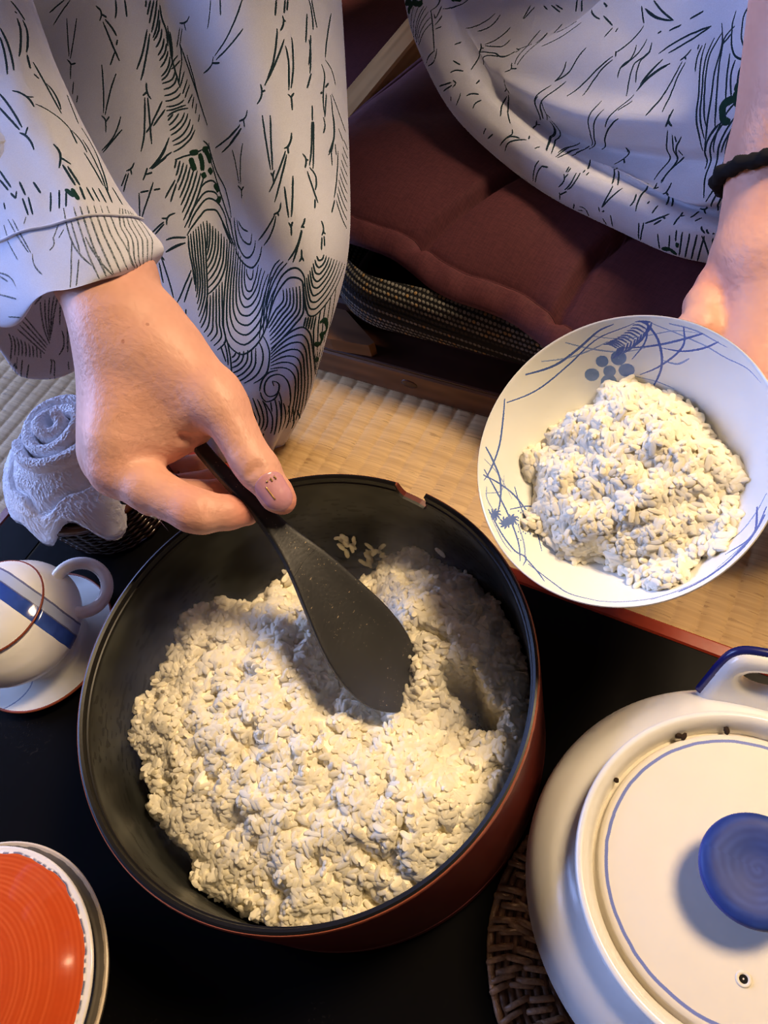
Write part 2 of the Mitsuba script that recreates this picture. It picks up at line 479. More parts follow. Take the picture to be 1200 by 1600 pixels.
def placed(mesh, M):
    v, f = arr(mesh)
    v = np.c_[v, np.ones(len(v))] @ np.asarray(M, float).T
    return v[:, :3], f


def frame_at(o, x, y, z):
    M = np.eye(4)
    M[:3, 0], M[:3, 1], M[:3, 2], M[:3, 3] = x, y, z, o
    return M


def cast_plate(outline, hole, thick, edge, cell):
    """A cast plate (outline and hole in x, y; thickness along z) with fully rounded edges."""
    import shapely
    shape = shapely.Polygon(outline, [hole])
    lo = np.r_[np.min(outline, 0), -thick / 2] - 3 * cell
    hi = np.r_[np.max(outline, 0), thick / 2] + 3 * cell
    n_ = np.ceil((hi - lo) / cell).astype(int) + 1
    ax = [lo[i] + cell * np.arange(n_[i]) for i in range(3)]
    gx_, gy_ = np.meshgrid(ax[0], ax[1], indexing='ij')
    p_ = shapely.points(gx_.ravel(), gy_.ravel())
    d2 = np.where(shapely.contains(shape, p_), -1, 1) * shapely.distance(shape.boundary, p_)
    d2 = d2.reshape(gx_.shape)[..., None] + edge
    dz = np.abs(ax[2])[None, None] - thick / 2 + edge
    d = np.hypot(np.maximum(d2, 0), np.maximum(dz, 0)) + np.minimum(np.maximum(d2, dz), 0) - edge
    return relax(surface_net(d, lo, cell), 6)


az = math.radians(99.5)
radial, along = np.array([math.cos(az), math.sin(az), 0]), np.array([math.sin(az), -math.cos(az), 0])
lean = np.array([0, 0, 1.0]) + 0.42 * radial
lean /= np.linalg.norm(lean)
left = [(-.0290, -.014), (-.0262, -.004), (-.0228, .008), (-.0196, .019), (-.0168, .0255), (-.0130, .0292), (-.008, .0306), (0, .0310)]
outline = smooth_profile(left + [(-x, y) for x, y in left[-2::-1]], 5)
ang = np.linspace(0, 2 * np.pi, 40, endpoint=False)
hole = np.c_[.0100 * np.cos(ang), .0150 + .0060 * np.sin(ang)]
o = POT + radial * .0815 + np.array([0, 0, .0835])
M = frame_at(o, along, lean, np.cross(along, lean))
ear = cast_plate(outline[::-1], hole, .0110, .0048, .0008)
add('teapot__handle', placed(ear, M), 'pot_glaze', True, label='upright ear handle with an oval hole')
edge_path = np.array([(x, y, 0) for x, y in outline if y > -.004]) @ M[:3, :3].T + M[:3, 3]
add('teapot__handle__painted_edge', tube(edge_path, .0023, 10), 'cobalt_dark', True, label='dark blue painted edge')
# the steam hole and the tea leaves stuck in the gap
material('hole_dark', (0.012, 0.010, 0.008), 0.8, 0.1)
hx = np.array([.0577, .0394])
hp = [(.0028, .0996), (.0030, .1003), (.0026, .1008), (.0018, .1006), (.0013, .0999)]
add('teapot__lid__steam_hole', lathe(hp, (hx[0], hx[1], -.0004), 32), 'lid_glaze', True)
add('teapot__lid__steam_hole_001', lathe([(0, .1000), (.0016, .1003)], (hx[0], hx[1], -.0003), 24), 'hole_dark', False)
material('tea_leaf', srgb(40, 28, 20), 0.8, 0.2)
rng = np.random.default_rng(4)
for q, (deg, rr) in enumerate([(132.5, .0605), (130.6, .0598), (112.6, .0603), (166.5, .0608)]):
    a = math.radians(deg)
    m = trimesh.creation.icosphere(2, 1.0)
    v = m.vertices * (1 + .5 * (meshkit.noise(m.vertices * 1.7 + 9 * q) - .5))[:, None] * np.array([.0019 if q < 3 else .0011, .0012, .0008])
    c, s_ = math.cos(a + 1.2 + q), math.sin(a + 1.2 + q)
    v = v @ np.array([[c, s_, 0], [-s_, c, 0], [0, 0, 1]]) + POT + [rr * math.cos(a), rr * math.sin(a), .0975]
    add(numbered('tea_leaf', q), (v, m.faces), 'tea_leaf', True, label=('larger of two touching tea leaf bits in the gap behind the teapot lid', 'smaller of two touching tea leaf bits in the gap behind the teapot lid', 'flat dark tea leaf in the lid gap below the teapot ear handle', 'tiny lone tea leaf speck at the left of the teapot lid')[q], category='tea leaf', group='tea leaves around the teapot lid')

# the rattan mat under the teapot
MAT = np.array([.0369, .0372, 0])


def rattan(p, n, uv):
    return mix(srgb(120, 86, 60), srgb(186, 148, 114), clip_text(.2 + .8 * noise(p.x * 260, p.y * 260, 2.0) * fbm(p.x * 900, p.y * 900, 3.0) * 1.5))


material('rattan', proc(rattan), 0.42, 0.45)
material('rattan_dark', proc(lambda p, n, uv: mix(srgb(82, 56, 38), srgb(120, 86, 60), noise(p.x * 420, p.y * 420, 2.0))), 0.55, 0.3)
MR = .0850
add('rattan_mat__base', lathe([(0, .0004), (MR - .003, .0004), (MR - .0022, .0018), (MR - .003, .0032), (0, .0032)], MAT, 96), 'rattan_dark', 30)
ang = np.linspace(0, 2 * np.pi, 160, endpoint=False)
w = 0
for rr in np.arange(.050, MR - .002, .0043):
    path = np.c_[rr * np.cos(ang), rr * np.sin(ang), .0036 + .0007 * np.sin(ang * 50 + w * 1.57)] + MAT
    add('rattan_mat__' + numbered('weaver', w), tube(path, .0019, 6, 0.7, closed=True), 'rattan_dark', True)
    w += 1
rng = np.random.default_rng(11)
N = 98
q = 0
for row, r0 in enumerate((.0690, .0557)):
    for i in range(N):
        if row == 1 and not 100 < (360 * i / N) % 360 < 290:
            continue
        a0 = 2 * np.pi * (i + .25 * row) / N + rng.normal(0, .004)
        off = (0, .0043, .0086)[i % 3] - .0012
        L = .0128 if not (row == 0 and i % 3 == 2) else .0098
        t_ = np.linspace(0, 1, 9)
        rad = r0 + off + L * t_ + rng.normal(0, .0004)
        rad = np.minimum(rad, MR + .0006)
        aa = a0 + .035 * (t_ - .5) * (1 if row == 0 else -1) + .02 * rng.normal()
        zz = .0038 + .0026 * np.sin(np.pi * np.clip(t_, 0, 1)) ** .6 + rng.normal(0, .0002)
        path = np.c_[rad * np.cos(aa), rad * np.sin(aa), zz] + MAT
        add('rattan_mat__' + numbered('strand', q), tube(path, .0017 + .00015 * rng.normal(), 7, 0.6), 'rattan', True)
        q += 1
rim_path = [((MR - .0008) * np.cos(a), (MR - .0008) * np.sin(a), .0024 + .0010 * np.sin(a * N / 2)) for a in np.linspace(0, 2 * np.pi, 240, endpoint=False)]
add('rattan_mat__rim', tube(np.array(rim_path) + MAT, .0020, 8, closed=True), 'rattan', True)
tag('rattan_mat', 'round woven brown rattan mat under the teapot', 'mat')

# ------------------------------------------------------------------ the soy sauce pot on its saucer
SP = np.array([-.403, .031, 0.0])


def sauce_glaze(p, n, uv):
    x, y = p.x - float(SP[0]), p.y - float(SP[1])
    r = dr.sqrt(x * x + y * y)
    # two brushed bands run over the lid and down the side: a straight stroke in plan, bent outwards at the foot
    s_ = 0.09 * x + 0.995 * y - 0.0060 + 3.0 * dr.square(dr.minimum(x - .005, 0.0)) + .0006 * (noise(x * 160, y * 160, p.z * 160) - .5)
    u_ = x
    on = smoothstep(-.06, -.045, u_) * (p.z > .012)
    dark = smoothstep(-.0002, .0002, s_) * smoothstep(.0092, .0088, s_) * on
    pale = smoothstep(.0090, .0094, s_) * smoothstep(.0166, .0162, s_) * on
    line = (smoothstep(.0008, .0004, dr.abs(s_ - .0165)) + smoothstep(.0007, .0003, dr.abs(s_ - .0092))) * on
    c = mi.Color3f(srgb(226, 226, 224))
    c = mix(c, srgb(140, 160, 198), 0.75 * pale)
    c = mix(c, mix(srgb(34, 58, 138), srgb(56, 86, 166), fbm(x * 140, y * 140, p.z * 140)), dark)
    return mix(c, srgb(28, 44, 110), 0.8 * clip_text(line))


material('sauce_glaze', proc(sauce_glaze), 0.12, 0.55)
body = smooth_profile([(0, .0125), (.022, .0125), (.026, .0135), (.036, .020), (.0435, .030), (.0452, .038), (.0432, .048), (.0385, .056), (.0350, .0600), (.0325, .0612)], 7)
add('sauce_pot__body', lathe(np.vstack([body, [(.029, .0612), (.028, .058)]]), SP, 120), 'sauce_glaze', True)
dome = smooth_profile([(.0338, .0618), (.0344, .0632), (.0332, .0646), (.028, .0682), (.020, .0716), (.010, .0738), (0, .0744)], 7)
add('sauce_pot__lid', lathe(np.vstack([[(0, .060), (.0325, .060)], dome]), SP, 120), 'sauce_glaze', 40)
add('sauce_pot__lid__rim_line', tube([(SP[0] + .0342 * math.cos(a), SP[1] + .0342 * math.sin(a), .0632) for a in np.linspace(0, 2 * math.pi, 120, endpoint=False)], .00085, 8, closed=True), 'rust_glaze', True, label='rust brown glaze line around the lid')
hc = SP + np.array([.0300, .0395, .0420])
hn = np.array([.50, -.05, .86])
hn /= np.linalg.norm(hn)
e1 = np.cross(hn, [0, 0, 1.0])
e1 /= np.linalg.norm(e1)
e2 = np.cross(hn, e1)
ha = np.linspace(0, 2 * np.pi, 72, endpoint=False)
ring_path = hc + .0172 * (np.cos(ha)[:, None] * e1 + np.sin(ha)[:, None] * e2)
add('sauce_pot__handle', tube(ring_path, .0043, 16, closed=True), 'porcelain', True, label='round porcelain loop handle')
tag('sauce_pot', 'small white porcelain sauce pot with blue bands, a brown lined lid and a loop handle', 'sauce pot')
SA = np.array([-.4015, .0312, 0.0])


def saucer_glaze(p, n, uv):
    x, y = p.x - float(SA[0]), p.y - float(SA[1])
    c = mix(srgb(206, 204, 194), srgb(190, 188, 178), fbm(x * 60, y * 60, 1.0))
    stroke = smoothstep(.0008, .0003, dr.abs(x + .25 * y - .006 + 20 * dr.square(y + .03))) * (y < -.022)
    return mix(c, srgb(60, 80, 120), 0.7 * stroke)


material('saucer_glaze', proc(saucer_glaze), 0.2, 0.5)
sau = smooth_profile([(0, .0006), (.026, .0006), (.028, .0018), (.042, .0042), (.0526, .0086), (.0530, .0094), (.0522, .0096), (.042, .0068), (.030, .0056), (.0270, .0125), (.0245, .0122), (.0235, .006), (0, .006)], 5)
sau = np.array([(max(a, 0), b) for a, b in sau])
add('saucer__dish', lathe(sau, SA, 120), 'saucer_glaze', 50)
add('saucer__rim_line', tube([(SA[0] + .0528 * math.cos(a), SA[1] + .0528 * math.sin(a), .0092) for a in np.linspace(0, 2 * math.pi, 140, endpoint=False)], .00095, 8, closed=True), 'rust_glaze', True, label='rust brown rim line')
tag('saucer', 'pale saucer with a rust brown rim under the small sauce pot', 'saucer')

# ------------------------------------------------------------------ the covered bowl at the near left corner
OB = np.array([-.2622, -.1380, 0.0])


def orange_lid(p, n, uv):
    x, y = p.x - float(OB[0]), p.y - float(OB[1])
    r = dr.sqrt(x * x + y * y)
    a = dr.atan2(y, x)
    band = 0.5 + 0.5 * dr.sin(r * 2900 + 2.0 * fbm(a * 1.4 + 3, r * 50, 2.0))
    c = mix(srgb(184, 70, 32), srgb(200, 90, 46), band * noise(r * 420, 2.0 + 0.4 * a, 1.0))
    edge = r - .0655 - .0004 * (noise(a * 22, 4.0, 1.0) - .5) - .0012 * (noise(a * 9, 9.0, 1.0) - .5)
    white = smoothstep(.0, .0004, edge)
    blue = smoothstep(.0017, .0004, edge) * white * smoothstep(.30, .6, noise(a * 34, r * 500, 7.0))
    c = mix(c, srgb(226, 220, 214), white)
    return mix(c, srgb(30, 30, 84), 0.9 * blue)


material('orange_glaze', proc(orange_lid), 0.10, 0.4)
lidp = smooth_profile([(.0650, .0496), (.0683, .0535), (.0694, .0556), (.0688, .0568), (.0665, .0572), (.0620, .0592), (.053, .0640), (.042, .0690), (.028, .0725), (.012, .0742), (0, .0745)], 7)
add('covered_bowl__lid', lathe(lidp, OB, 140), 'orange_glaze', True, label='bright orange glazed lid with fine rings and a white edge')


def bowl_glaze(p, n, uv):
    x, y = p.x - float(OB[0]), p.y - float(OB[1])
    r = dr.sqrt(x * x + y * y)
    a = dr.atan2(y, x)
    rim_ = smoothstep(.0706, .0712, r + .0006 * (noise(a * 26, 1.0, 1.0) - .5))
    return mix(mix(srgb(94, 88, 78), srgb(112, 106, 96), fbm(x * 120, y * 120, p.z * 120)), srgb(206, 190, 166), rim_)


material('bowl_glaze', proc(bowl_glaze), 0.25, 0.45)
bp = smooth_profile([(0, .004), (.030, .004), (.031, .001), (.034, .001), (.035, .006), (.052, .016), (.0655, .032), (.0722, .0462), (.0732, .0478), (.0724, .0486), (.0708, .0478), (.0680, .0466), (.0640, .044), (.056, .026), (.03, .010), (0, .009)], 6)
bp = np.array([(max(a, 0), b) for a, b in bp])
add('covered_bowl__body', lathe(bp, OB, 140), 'bowl_glaze', True, label='gray bowl with a pale rim')
tag('covered_bowl', 'bowl with a bright orange lid at the near left corner of the table', 'bowl')

# ------------------------------------------------------------------ cooked rice
def grain_mesh(length, width, bend, nu=7, nv=9):
    """One swollen grain: a blunt, slightly bent ellipsoid along x."""
    u = np.linspace(0, np.pi, nv)
    a = np.arange(nu) * 2 * np.pi / nu
    x = -np.cos(u) * length / 2
    r = width / 2 * np.sin(u) ** 0.72
    V = np.stack([np.repeat(x[:, None], nu, 1), r[:, None] * np.cos(a), .86 * r[:, None] * np.sin(a)], -1)
    V[..., 2] += bend * (1 - (2 * V[..., 0] / length) ** 2)
    v = np.vstack([V[1:-1].reshape(-1, 3), V[0, :1], V[-1, :1]])
    m = nv - 2
    i, j = np.meshgrid(np.arange(m - 1), np.arange(nu), indexing='ij')
    k = (j + 1) % nu
    q = np.stack([i * nu + j, i * nu + k, (i + 1) * nu + k, (i + 1) * nu + j], -1).reshape(-1, 4)
    j = np.arange(nu)
    f = np.vstack([q[:, [0, 1, 2]], q[:, [0, 2, 3]], np.stack([j, 0 * j + m * nu, (j + 1) % nu], 1), np.stack([(m - 1) * nu + j, (m - 1) * nu + (j + 1) % nu, 0 * j + m * nu + 1], 1)])
    return v, f[:, ::-1]


GRAINS = [grain_mesh(.0064 + .0004 * k, .0030 + .00015 * (k % 3), .00035 * (k % 3 - 1)) for k in range(5)]


def grains_on(points, normals, rng, lift=0.0006, tilt=0.45, scale=1.0, soft=0.66):
    """Grains lying on the points, mostly flat to the normals: vertices, triangles, a tone and a normal for every vertex.
    The wet grains run into each other, so their normals lean towards those of the heap by the amount soft."""
    vs, fs, cs, ns, n0 = [], [], [], [], 0
    for p, n in zip(points, normals):
        k = rng.integers(len(GRAINS))
        g, f = GRAINS[k]
        heap = n
        n = n + tilt * rng.normal(size=3)
        n /= np.linalg.norm(n)
        t = rng.normal(size=3)
        t -= n * (t @ n)
        t /= np.linalg.norm(t) + 1e-9
        B = np.stack([t, np.cross(n, t), n])
        vs.append((g * scale * rng.uniform(.88, 1.08)) @ B + p + n * lift)
        m = GRAIN_NORMALS[k] @ B * (1 - soft) + heap * soft
        ns.append(m / np.linalg.norm(m, axis=1, keepdims=True))
        fs.append(f + n0)
        n0 += len(g)
        cs.append(np.tile(rng.uniform(0, 1), len(g)))
    return np.vstack(vs), np.vstack(fs), np.concatenate(cs), np.vstack(ns)


GRAIN_NORMALS = [g[0] / np.abs(g[0]).max(0) ** 2 / np.linalg.norm(g[0] / np.abs(g[0]).max(0) ** 2, axis=1, keepdims=True) for g in GRAINS]


def add_grains(key, v, f, tone, n, **more):
    path = meshkit.write_ply((v, f), False, None, rice_colors(tone), normals=n)
    scene[key] = {'type': 'ply', 'filename': path, 'face_normals': False, 'bsdf': {'type': 'ref', 'id': 'm_rice'}}
    tag(key, **more)


def sample_mesh(v, f, count, rng):
    tri = v[f]
    cr = np.cross(tri[:, 1] - tri[:, 0], tri[:, 2] - tri[:, 0])
    ar = np.linalg.norm(cr, axis=1)
    k = rng.choice(len(f), count, p=ar / ar.sum())
    a, b = rng.random(count), rng.random(count)
    s_ = np.sqrt(a)
    w = np.stack([1 - s_, s_ * (1 - b), s_ * b], 1)
    return (tri[k] * w[:, :, None]).sum(1), cr[k] / (ar[k][:, None] + 1e-20)


RICE_A, RICE_B = np.array([.97, .935, .81]), np.array([.955, .90, .71])
scene['m_rice'] = {'type': 'principledthin', 'base_color': {'type': 'mesh_attribute', 'name': 'vertex_color'}, 'roughness': 0.24, 'eta': 1.4, 'diff_trans': 0.6}
scene['m_rice_core'] = {'type': 'twosided', 'bsdf': {'type': 'principled', 'base_color': {'type': 'mesh_attribute', 'name': 'vertex_color'}, 'roughness': 0.4, 'specular': 0.4}}


def rice_colors(tone):
    return RICE_A * (1 - tone[:, None]) + RICE_B * tone[:, None]


RICE_EDGE = np.array([[-0.0591, 0.0612, 0.066], [-0.0645, 0.0496, 0.064], [-0.0716, 0.0368, 0.062], [-0.0923, 0.0259, 0.066], [-0.1027, 0.0178, 0.064], [-0.1059, 0.006, 0.066], [-0.1073, -0.0037, 0.066], [-0.1008, -0.0122, 0.066], [-0.0988, -0.0267, 0.066], [-0.0981, -0.0435, 0.066], [-0.1006, -0.053, 0.066], [-0.0938, -0.0662, 0.066], [-0.0863, -0.072, 0.064], [-0.0749, -0.0772, 0.06], [-0.0671, -0.0825, 0.058], [-0.0602, -0.0923, 0.058], [-0.0483, -0.0974, 0.058], [-0.0361, -0.0985, 0.058], [-0.0214, -0.1047, 0.056], [-0.0151, -0.1133, 0.056], [-0.004, -0.1124, 0.054], [0.007, -0.1114, 0.052], [0.0197, -0.1134, 0.05]])
RICE_FAR = np.array([[0.0192, 0.1075, 0.046], [-0.0016, 0.1169, 0.045], [-0.0114, 0.1122, 0.042], [-0.0206, 0.1003, 0.036], [-0.0272, 0.0851, 0.034], [-0.0352, 0.0692, 0.034], [-0.048, 0.0628, 0.036], [-0.0612, 0.0648, 0.045]])
RICE_TOP = np.array([[-0.0207, 0.0392, 0.078], [-0.0392, 0.013, 0.08], [-0.0737, -0.0003, 0.076], [-0.0591, -0.0369, 0.08], [-0.0653, -0.0547, 0.078], [-0.0296, -0.0603, 0.078], [-0.0317, -0.081, 0.07], [-0.012, -0.0249, 0.086], [0.0188, -0.0099, 0.084], [0.0439, -0.0267, 0.084], [0.0177, -0.0556, 0.08], [0.005, -0.0838, 0.072], [0.0452, -0.0734, 0.072], [0.0738, -0.044, 0.078], [0.0896, -0.0199, 0.078], [0.0633, -0.0094, 0.08], [0.0908, 0.0042, 0.066], [0.0713, 0.0156, 0.07], [0.1044, 0.0137, 0.068], [0.0601, 0.0367, 0.09], [0.0319, 0.057, 0.096], [0.0445, 0.0424, 0.092], [0.0506, 0.0246, 0.086], [0.0513, 0.0632, 0.092], [0.0724, 0.063, 0.078], [0.0923, 0.058, 0.064], [0.0978, 0.0367, 0.066], [0.0452, 0.0931, 0.062], [0.0185, 0.0888, 0.066], [-0.0051, 0.0689, 0.05], [0.041, 0.0186, 0.07], [0.0358, -0.0993, 0.064], [0.0652, -0.0745, 0.062], [-0.0141, 0.0583, 0.045], [0.0119, 0.0309, 0.052], [0.0355, 0.0103, 0.07]])
RICE_HOLE = np.array([[0.0657, 0.0359], [0.0721, 0.0405], [0.0795, 0.036], [0.0886, 0.0294], [0.0893, 0.0244], [0.0826, 0.0228], [0.0769, 0.0278], [0.0688, 0.031]])
from scipy.interpolate import RBFInterpolator
from shapely.geometry import Polygon, Point
import shapely

arc = np.radians(np.linspace(-79, 79, 40))
RW = TUB_R - .0054
outline = np.vstack([RICE_EDGE[:, :2], np.c_[RW * np.cos(arc), RW * np.sin(arc)], RICE_FAR[:, :2]])
wall = np.c_[RW * np.cos(arc[::4]), RW * np.sin(arc[::4]), .050 + .006 * np.cos(arc[::4])]
ctl = np.vstack([RICE_EDGE, RICE_FAR, RICE_TOP, wall])
top = RBFInterpolator(ctl[:, :2], ctl[:, 2], kernel='thin_plate_spline', smoothing=2e-6)
step = .0016
gx = np.arange(-.1152, .1153, step)
GX, GY = np.meshgrid(gx, gx, indexing='ij')
xy = np.c_[GX.ravel(), GY.ravel()]
poly = Polygon(outline).buffer(0).difference(Polygon(RICE_HOLE).buffer(.0045))
pts = shapely.points(xy)
sd = np.where(shapely.contains(poly, pts), 1, -1) * shapely.distance(poly.boundary, pts)
h = top(xy)
q3 = np.c_[xy, 0 * xy[:, 0]]
lump = .009 * (meshkit.fbm(q3 * 62, 3, 5) - .5) + .0040 * (meshkit.noise(q3 * 190, 3) - .5)
crev = meshkit.noise(q3 * 120 + 5, 9)
h = h + lump - .006 * np.clip((.30 - crev) / .12, 0, 1)
edge_noise = .006 * (meshkit.noise(q3 * 150, 31) - .5)
w = np.clip((sd + edge_noise + .006) / .0085, 0, 1)
hz = .0115 + (h - .0115) * w * w * (3 - 2 * w)
keep = np.hypot(xy[:, 0], xy[:, 1]) < RW
V = np.c_[xy, hz] + TUB
ok = keep & (hz > .0135)
n = len(gx)
i, j = np.meshgrid(np.arange(n - 1), np.arange(n - 1), indexing='ij')
q = np.stack([i * n + j, (i + 1) * n + j, (i + 1) * n + j + 1, i * n + j + 1], -1).reshape(-1, 4)
q = q[ok[q].all(1)]
F = np.vstack([q[:, [0, 1, 2]], q[:, [0, 2, 3]]])
rng = np.random.default_rng(7)
P, Nn = sample_mesh(V, F, 12500, rng)
P[:, :2] += rng.normal(0, .0004, (len(P), 2))
rad = np.hypot(P[:, 0] - TUB[0], P[:, 1] - TUB[1])
sel = rad < RW - .0022
P, Nn = P[sel], Nn[sel]
# a few stray clumps on the far wall, behind the paddle
for cx_, cy_, cz_, m_ in ((-.2190, .1725, .040, 16), (-.1985, .1790, .030, 9), (-.2030, .1760, .022, 10)):
    out_ = np.array([TUB[0] - cx_, TUB[1] - cy_, .03])
    out_ /= np.linalg.norm(out_)
    P = np.vstack([P, np.array([cx_, cy_, cz_]) + rng.normal(0, 1, (m_, 3)) * [.0045, .0028, .0022]])
    Nn = np.vstack([Nn, np.tile(out_, (m_, 1))])
gv, gf, gt, gn = grains_on(P + Nn * rng.uniform(-.0007, .0006, (len(P), 1)), Nn, rng, lift=.0001, tilt=.34)
bedV = V - [0, 0, .0007]
add_grains('cooked_rice__grains', gv, gf, gt, gn, kind='stuff')
add('cooked_rice__core', (bedV, F), 'rice_core', True, kind='stuff', color=rice_colors(np.full(len(V), .8)))
tag('cooked_rice', 'mound of steaming cooked white rice inside the lacquered tub', 'rice', None, 'stuff')

# ------------------------------------------------------------------ the black rice paddle
PADDLE_SPINE = np.array([[-0.2989, 0.1638, 0.1655], [-0.2739, 0.1513, 0.168], [-0.2516, 0.1405, 0.1672], [-0.2285, 0.1317, 0.1604], [-0.2099, 0.126, 0.1512], [-0.1966, 0.1215, 0.1414], [-0.1835, 0.1169, 0.1323], [-0.1683, 0.1098, 0.1204], [-0.1536, 0.1024, 0.1086], [-0.1411, 0.0963, 0.0984], [-0.1306, 0.0913, 0.0886], [-0.1241, 0.0879, 0.0815], [-0.12, 0.0856, 0.0766], [-0.1184, 0.0847, 0.0747]])
PADDLE_SIDE = np.array([[0.297, 0.936, -0.191], [0.293, 0.937, -0.188], [0.257, 0.953, -0.163], [0.217, 0.966, -0.138], [0.216, 0.967, -0.137], [0.24, 0.959, -0.152], [0.277, 0.944, -0.177], [0.311, 0.929, -0.2], [0.317, 0.926, -0.205], [0.311, 0.929, -0.201], [0.32, 0.925, -0.207], [0.343, 0.912, -0.224], [0.349, 0.909, -0.229], [0.335, 0.917, -0.218]])
PADDLE_WIDTH = np.array([0.00334, 0.00356, 0.00363, 0.0039, 0.00439, 0.00677, 0.01085, 0.01632, 0.02113, 0.02255, 0.01991, 0.01449, 0.00762, 0.00139])
from scipy.interpolate import CubicSpline
k = np.arange(len(PADDLE_SPINE))
tt = np.linspace(0, len(k) - 1, 110)
S = CubicSpline(k, PADDLE_SPINE)(tt)
W = CubicSpline(k, PADDLE_SIDE)(tt)
wd = np.interp(tt, k, PADDLE_WIDTH)
wd = np.convolve(np.pad(wd, 3, mode='edge'), np.ones(7) / 7, 'valid')
wd[-8:] = np.interp(tt[-8:], k, PADDLE_WIDTH)
tg = np.gradient(S, axis=0)
tg /= np.linalg.norm(tg, axis=1, keepdims=True)
W -= tg * (W * tg).sum(1, keepdims=True)
W /= np.linalg.norm(W, axis=1, keepdims=True)
NB = np.cross(W, tg)
NB *= np.sign((NB @ -FORWARD))[:, None]
th = np.interp(tt, [0, 3, 5, 8, 11, 13], [.0042, .0042, .0037, .0031, .0022, .0012])
th = np.minimum(th, wd * .9)
na = 40
a = np.arange(na) * 2 * np.pi / na
ca, sa = np.cos(a), np.sin(a)
cx_ = np.sign(ca) * np.abs(ca) ** .62
cz_ = np.sign(sa) * np.abs(sa) ** .30
dish = np.interp(tt, [4, 8, 12, 13], [0, .0032, .0012, 0])
ring_ = S[:, None] + wd[:, None, None] * cx_[None, :, None] * W[:, None] + (th[:, None] * cz_[None] + dish[:, None] * (np.abs(cx_[None]) ** 2 - .5))[..., None] * NB[:, None]


def paddle_black(p, n, uv):
    g = noise(p.x * 1500, p.y * 1500, p.z * 1500)
    fleck = smoothstep(.90, .95, g) * smoothstep(.36, .56, fbm(p.x * 70, p.y * 70, p.z * 70))
    return mix((.0145, .0145, .0148), srgb(190, 165, 130), 0.8 * fleck)


material('paddle_plastic', proc(paddle_black), 0.42, 0.4, bump=proc(lambda p, n, uv: 0.00004 * noise(p.x * 900, p.y * 900, p.z * 900), 1e-4))


def paddle_piece(lo, hi):
    g = ring_[lo:hi]
    v, f = sheet(g, closed_u=True)
    c0, c1 = g[0].mean(0), g[-1].mean(0)
    j = np.arange(na)
    b = (len(g) - 1) * na
    v = np.vstack([v, c0, c1])
    f = np.vstack([f, np.stack([0 * j + len(v) - 2, j, (j + 1) % na], 1), np.stack([0 * j + len(v) - 1, b + (j + 1) % na, b + j], 1)])
    return v, f


cut_at = 40
add('rice_paddle__blade', paddle_piece(cut_at, len(tt)), 'paddle_plastic', 50)
add('rice_paddle__handle', paddle_piece(0, cut_at + 1), 'paddle_plastic', 50)
tag('rice_paddle', 'black speckled plastic rice paddle held over the tub of rice', 'rice paddle')
# single grains stuck to the paddle and the tub wall
rng = np.random.default_rng(21)
single = [(101, .80, 'white rice grain on the paddle edge nearest the blade tip'), (97, .90, 'white rice grain on the paddle edge, second from the blade tip'), (93, .74, 'white rice grain lying furthest in on the paddle blade'),
          (89, .86, 'white rice grain on the paddle edge, furthest from the blade tip')]
for q, (st, side, words) in enumerate(single):
    p0 = S[st] + W[st] * wd[st] * side + NB[st] * (th[st] + dish[st] * (side ** 2 - .5) + .0006)
    v, f, t_, n_ = grains_on([p0], [NB[st]], rng, lift=.0006, tilt=.12)
    add_grains(numbered('rice_grain', q), v, f, t_, n_, label=words, category='rice grain', group='rice grains on the paddle')
a = math.radians(81.6)
p0 = TUB + [(TUB_R - .0062) * math.cos(a), (TUB_R - .0062) * math.sin(a), .053]
v, f, t_, n_ = grains_on([p0], [np.array([-math.cos(a), -math.sin(a), .1])], np.random.default_rng(5), lift=0, tilt=.05, scale=1.25)
add_grains('rice_grain_004', v, f, t_, n_, label='lone rice grain stuck on the black tub wall behind the paddle', category='rice grain')

# ------------------------------------------------------------------ the rice bowl held out by the person on the right
BOWL_C, BOWL_N = np.array([-.051, .193, .190]), np.array([-.142, -.408, .902])
BOWL_N /= np.linalg.norm(BOWL_N)
BE1 = np.array([1.0, 0, 0]) - BOWL_N * BOWL_N[0]
BE1 /= np.linalg.norm(BE1)
BE2 = np.cross(BOWL_N, BE1)
BM = frame_at(BOWL_C, BE1, BE2, BOWL_N)
BRI, BDEP = .0622, .037


def bowl_in(r):
    return -BDEP * (1 - np.minimum(np.asarray(r) / BRI, 1.2) ** 2.3)


